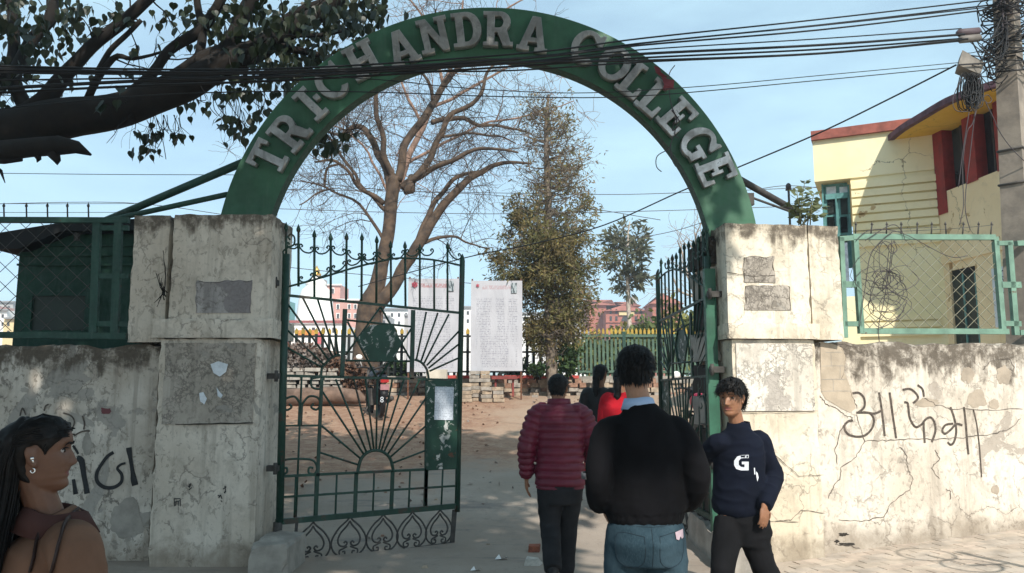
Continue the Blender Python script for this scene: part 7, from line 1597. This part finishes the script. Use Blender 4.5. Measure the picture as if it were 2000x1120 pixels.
# order in lists: person's left = index 0
p.body(tuple(hdp), R(-10), R(-3), (SHL,SHR), (EL,ER), (WL,WR_), (HPL,HPR), (KL,KR), (AL,AR), (TL,TR_), SK2, hands=[(tuple(dn), tuple(pnn), 1, .6), None], nbz=.098, hs=1.08, vox=.0044)
p.hair(.026, .050, -.080, .012, None, 1500, .034, .40, 8, 1.25, .004)
nav = cloth('navy_fleece', (.0042,.0062,.014), .2, .9)
nb = p.nb; hc = (Vector(HPL)+Vector(HPR))/2; ax = (Vector(SHL)+Vector(SHR))/2
def tor(z, rx, ry, dx=0, dy=0): t = (z-hc.z)/(ax.z-hc.z); c = hc.lerp(ax, t); return (z, c.x+dx, c.y+dy, rx, ry)
ARMB = [([Vector(SHL).lerp(ax,.4), Vector(SHL), Vector(SHL).lerp(Vector(EL),.5), Vector(EL), Vector(EL).lerp(Vector(WL),.55), Vector(WL)], [.060,.062,.063,.068,.062,.050]), ([Vector(SHR).lerp(ax,.4), Vector(SHR), Vector(SHR).lerp(Vector(ER),.5), Vector(ER), Vector(ER).lerp(Vector(WR_),.5), Vector(ER).lerp(Vector(WR_),.62)], [.060,.062,.062,.060,.056,.050])]
po = p.garment('pullover', [tor(hc.z+.02,.165,.125), tor(hc.z+.06,.182,.140), tor(hc.z+.16,.180,.138), tor(hc.z+.28,.176,.132), tor(ax.z-.09,.176,.128), tor(ax.z-.0,.160,.112), tor(ax.z+.05,.122,.095), tor(ax.z+.085,.085,.078), (nb.z+.005,nb.x,nb.y,.068,.066)], ARMB, nav, .010, .010)
p.band('collar', (nb.x,nb.y+.005,nb.z-.02), (.078,.076), (.066,.066), .0, .060, .010, nav, -.008)
mb = MB(); a, b = Vector(ER).lerp(Vector(WR_),.58), Vector(WR_); mb.tube([a, b], [.050,.044], 14); p.part('pale_cuff', mb, cloth('pale_grey_cuff', (.46,.46,.45), .1))
bpy.context.view_layer.update()
# white G emblem printed on the chest, laid on the cloth
WHT = plain('white_print', (.66,.69,.74), .7, var=.05, bump=0)
def onfront(px, py):
    o_, d_ = p.I @ CO, p.I.to_3x3() @ ray(px, py); ok, loc, nn, ix = po.ray_cast(o_, d_.normalized()); return (loc+nn*.0035) if ok else None
def emblem(poly, name, m, off=0):
    P = [onfront(*q) for q in poly]
    if any(q is None for q in P): return
    c = sum(P, Vector())/len(P); mb = MB(); vs = P
    from mathutils.geometry import tessellate_polygon
    tr = tessellate_polygon([[Vector((q[0],q[1],0)) for q in poly]]); mb.add([v+(p.I.to_3x3() @ (CO-at(1447,905,5.3)).normalized())*off for v in vs], [tuple(t) for t in tr]); return p.part(name, mb, m, po)
G_ = [(1462,889),(1449,889),(1440,892),(1434,900),(1434,909),(1438,916),(1447,919),(1462,919),(1462,902),(1449,902),(1449,907),(1454,907),(1454,913),(1447,912),(1443,908),(1443,900),(1447,896),(1453,895),(1462,895)]
emblem(G_, 'emblem', WHT)
for x0 in (1447, 1452, 1458): emblem([(x0,890),(x0+3,890),(x0+3,894),(x0,894)], 'emblem_mark', nav, .002)
for poly in ([(1472,914),(1474,914),(1475,927),(1473,927)], [(1476,921),(1479,924),(1481,933),(1479,941),(1477,932)]): emblem(poly, 'side_mark', WHT)
legs(p, hc.z-.02, (tuple(Vector(HPL)+Vector((0,0,-.05))), tuple(Vector(HPR)+Vector((0,0,-.05)))), (KL,KR), (AL,AR), [.095,.098,.082,.080,.078], cloth('black_cargo_cotton', (.007,.007,.008), .3, .92), 'trousers', .160, .122, .009, -.02, hc.y)
p.shoe(AL, TL, M['black']); p.shoe(AR, TR_, M['black'])

# ---------- woman at the lower left, in profile, brown coat and long black hair
p = Person(at(70,900,2.32).x-.03, 2.36, R(-72), 'woman with long black hair in brown coat at lower left, seen in profile', 1.47, 0.0)
hdp = p.px(80,889,2.32); k = p.k
SHR = tuple(p.px(146,1068,2.20)); SHL = tuple(p.px(74,1046,2.52)); ER = tuple(p.px(162,1190,2.16)); EL = tuple(p.px(112,1180,2.62)); WR_ = tuple(p.px(210,1260,2.2)); WL = tuple(p.px(190,1250,2.55))
c0 = p.I @ Vector((at(70,900,2.32).x, 2.36, 0))
hip = ((c0.x-.08,c0.y-.02,.76),(c0.x+.08,c0.y-.02,.76))
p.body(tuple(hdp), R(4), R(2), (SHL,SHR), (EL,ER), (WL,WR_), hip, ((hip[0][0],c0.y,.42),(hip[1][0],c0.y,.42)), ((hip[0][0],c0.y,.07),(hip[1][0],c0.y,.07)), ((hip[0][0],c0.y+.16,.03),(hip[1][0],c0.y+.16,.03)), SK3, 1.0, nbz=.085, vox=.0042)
p.hair(.015, .066, -.088, .034, [(0,.070),(.4,.064),(.7,.053),(1.0,.038),(1.2,.020),(1.35,.0),(1.45,.02),(1.6,.035),(1.75,.02),(1.9,-.03),(2.0,-.085),(3.15,-.088)], 60, .02, .02, 12, 1.15, .0022, 1.0, parting=True)
# long hair: a mass down the back with separate locks over it
mb = MB(); Mh = p.Mh; B0 = [Mh @ Vector(v) for v in ((0,-.02,.085),(0,-.075,.05),(0,-.10,-.01),(0,-.112,-.08),(.005,-.125,-.16),(.01,-.14,-.25),(.01,-.155,-.36),(.01,-.16,-.5),(.01,-.165,-.62))]
BR_ = [(.055,.05),(.074,.05),(.080,.052),(.080,.055),(.085,.055),(.098,.052),(.105,.05),(.10,.045),(.06,.03)]
mb.tube(B0, BR_, 20, nrm=p.Mh.to_3x3() @ Vector((1,0,0))); me = remesh(mb, .008, 3, lambda q, n: .006*mnoise.noise(Vector((q.x*40,q.y*40,q.z*3)))); ho = p.part('long_hair', me, HAIR, p.hairo)
mb = MB(); r = random.Random(14); xa = p.Mh.to_3x3() @ Vector((1,0,0)); ya = p.Mh.to_3x3() @ Vector((0,1,0))
for i in range(620):
    a = r.uniform(0, 2*math.pi); rr = r.uniform(.96,1.07); i0 = r.choice((0,0,1,2)); pts = []
    w = r.uniform(.0015,.003); dx, dy = r.gauss(0,.004), r.gauss(0,.004); nseg = len(B0)
    for j in range(i0, nseg - r.choice((0,0,1,2))):
        pts.append(B0[j]+xa*(math.cos(a)*BR_[j][0]*rr+dx*j*.6)+ya*(math.sin(a)*BR_[j][1]*rr+dy*j*.6))
    if len(pts) > 3: mb.tube([Vector(v) for v in spline([tuple(v) for v in pts], 3)], w, 3, False)
for i in range(260):     # locks swept from the brow back over the ear
    x = r.choice((-1,1)); z0_ = r.uniform(.03,.105); th = r.uniform(.25,1.2); q0 = head_pt(x*th, max(z0_,.072 if th < .6 else .055), .016, 1); q1 = head_pt(x*1.7, z0_*.75+.02, .019, 1); q2 = head_pt(x*2.3, z0_*.4, .024, 1); q3 = Vector((x*r.uniform(.02,.07), -.12, -.10-r.uniform(0,.1))); mb.tube([Mh @ Vector(v) for v in spline([tuple(q0),tuple(q1),tuple(q2),tuple(q3)], 4)], r.uniform(.0012,.0024), 3, False)
p.part('hair_locks', mb, HAIR, ho)['kind'] = 'stuff'
coat = cloth('brown_coat', (.150,.082,.053), .16, .85); nb = p.nb; ax = (Vector(SHL)+Vector(SHR))/2; hc = (Vector(hip[0])+Vector(hip[1]))/2
ARMW = [([Vector(SHL).lerp(ax,.5), Vector(SHL), Vector(SHL).lerp(Vector(EL),.5), Vector(EL), Vector(WL)], [.058,.064,.062,.056,.045]), ([Vector(SHR).lerp(ax,.5), Vector(SHR), Vector(SHR).lerp(Vector(ER),.5), Vector(ER), Vector(WR_)], [.060,.068,.068,.060,.045])]
def tw(z, rx, ry, dy=0): t = (z-hc.z)/(ax.z-hc.z); c = hc.lerp(ax, t); return (z, c.x, c.y+dy, rx, ry)
co = p.garment('coat', [tw(.45,.20,.15), tw(.72,.185,.15), tw(.90,.165,.135), tw(ax.z-.12,.172,.130), tw(ax.z-.02,.155,.11), tw(ax.z+.035,.10,.085), (nb.z+.0,nb.x,nb.y,.064,.062)], ARMW, coat, .009, .006)
p.band('coat_collar', (nb.x,nb.y+.01,nb.z-.045), (.112,.112), (.074,.076), .0, .064, .009, cloth('dark_brown_collar', (.060,.028,.024), .2, .85), -.012, wob=.006)
bpy.context.view_layer.update()
def oncoat(px, py, off=.006):
    o_, d_ = p.I @ CO, p.I.to_3x3() @ ray(px, py); ok, loc, nn, ix = co.ray_cast(o_, d_.normalized()); return (loc+nn*off) if ok else None
BAGS = plain('dark_bag_strap', (.030,.016,.013), .6, bump=.1)
for pts in ([(118,988),(100,1000),(84,1025),(74,1060),(66,1095),(60,1118)], [(150,996),(138,1008),(126,1030),(118,1060),(110,1095),(104,1118)]):
    P = [oncoat(*q) for q in spline(pts, 4)]; P = [q for q in P if q is not None]
    if len(P) > 2: mb = MB(); mb.tube(P, [(.007,.004)]*len(P), 8); p.part('bag_strap', mb, BAGS)
MET = plain('silver_metal', (.7,.68,.66), .2, .9, bump=0)
ear = p.Mh @ Vector((.083,-.010,-.003)); mb = MB(); mb.ell(ear, (.0055,.006,.006)); mb.tube([ear, ear+p.Mh.to_3x3() @ Vector((.001,.004,-.014))], .0032, 8); p.part('earbud', mb, MET, p.bodyo)
ear = p.Mh @ Vector((.083,-.007,-.034)); mb = MB(); mb.tube([ear+p.Mh.to_3x3() @ Vector((.001,  .006*math.sin(t*.5),-.006+.007*math.cos(t*.5))) for t in range(11)], .0022, 6); p.part('earring', mb, MET, p.bodyo)

# ---------- the two women further in
def walker(px_, py_top, Y, rz, label, H, top, low, topname, seed, skirt=True, shawl=None):
    X_ = at(px_, py_top, Y).x; zt_ = at(px_, py_top, Y).z; p = Person(X_, Y, rz, label, H, None); k = p.k; z0 = p.root.location.z
    d = lambda *v: tuple(x*k for x in v)
    p.body(d(0,.02,1.585), R(-18), R(-4), (d(-.165,-.01,1.37),d(.165,-.01,1.37)), (d(-.225,-.03,1.10),d(.215,.0,1.11)), (d(-.22,.06,.88),d(.15,.18,1.02)), (d(-.085,0,.88),d(.085,0,.88)), (d(-.09,.06,.48),d(.09,-.02,.49)), (d(-.09,.08,.09),d(.09,-.18,.12)), (d(-.09,.25,.04),d(.09,-.02,.05)), SK2, 1.0, vox=.008)
    p.hair(.016, .056, -.085, .02, None, 400, .03, .05, seed, 1.1, .003, 1.0, parting=True)
    mb = MB(); mb.tube([p.Mh @ Vector(v) for v in ((0,-.09,.0),(0,-.115,-.05),(.005,-.12,-.12),(.0,-.12,-.20),(.0,-.115,-.27))], [.05,.045,.04,.042,.012], 12); p.part('ponytail', remesh(mb, .010, 2, lambda q, n: .006*mnoise.noise(q*30)), HAIR, p.hairo)
    p.garment(topname, [(.93*k,0,-.01,.155,.115),(1.05*k,0,-.01,.145,.11),(1.22*k,0,-.01,.16,.115),(1.34*k,0,-.01,.155,.10),(1.40*k,0,-.005,.10,.08),(1.435*k,0,0,.062,.06)], [([Vector(d(-.09,-.01,1.36)),Vector(d(-.165,-.01,1.365)),Vector(d(-.21,-.02,1.22)),Vector(d(-.225,-.03,1.10)),Vector(d(-.22,.06,.90))],[.055,.062,.056,.052,.042]),([Vector(d(.09,-.01,1.36)),Vector(d(.165,-.01,1.365)),Vector(d(.20,-.01,1.22)),Vector(d(.215,.0,1.11)),Vector(d(.15,.17,1.03))],[.055,.062,.056,.052,.042])], top, .014, .007)
    if skirt: p.garment('kurta', [(.42*k,0,-.02,.20,.17),(.60*k,0,-.02,.19,.155),(.80*k,0,-.015,.175,.135),(.95*k,0,-.01,.150,.112)], [], low, .016, .012)
    legs(p, .86*k, (d(-.08,0,.84),d(.08,0,.84)), (d(-.09,.06,.48),d(.09,-.02,.49)), (d(-.09,.08,.08),d(.09,-.18,.10)), [.085,.085,.066,.056,.05], low, 'trousers', .15, .11)
    p.shoe(d(-.09,.08,.09), d(-.09,.25,.04), M['black']); p.shoe(d(.09,-.18,.12), d(.09,-.02,.05), M['black'])
    if shawl:
        def ex(mb): mb.tube([Vector(d(-.17,-.02,1.38)),Vector(d(0,-.06,1.40)),Vector(d(.17,-.02,1.38))],[(.06,.07)]*3,12)
        p.garment('shawl', [(.98*k,0,-.03,.205,.15),(1.10*k,0,-.02,.215,.155),(1.25*k,0,-.015,.22,.15),(1.36*k,0,-.01,.18,.115),(1.42*k,0,-.005,.09,.08)], [], shawl, .014, .014)
    return p
REDC = cloth('bright_red_cloth', (.42,.012,.022), .15, .85)
zz = gz(1.0, 8.9)
walker(1172, 714, 8.95, R(-14), 'woman in black jacket over a red kurta with tied black hair, further in', at(1172,714,8.95).z-gz(at(1172,714,8.95).x,8.95), cloth('black_jacket_cloth', (.014,.012,.012), .3, .6, spec=.35), REDC, 'jacket', 21)
walker(1212, 722, 8.55, R(-8), 'woman wrapped in a bright red shawl, half hidden behind the sweater man', at(1212,722,8.55).z-gz(at(1212,722,8.55).x,8.55), REDC, REDC, 'top', 22, True, REDC)

bpy.data.scenes.remove(TMP)
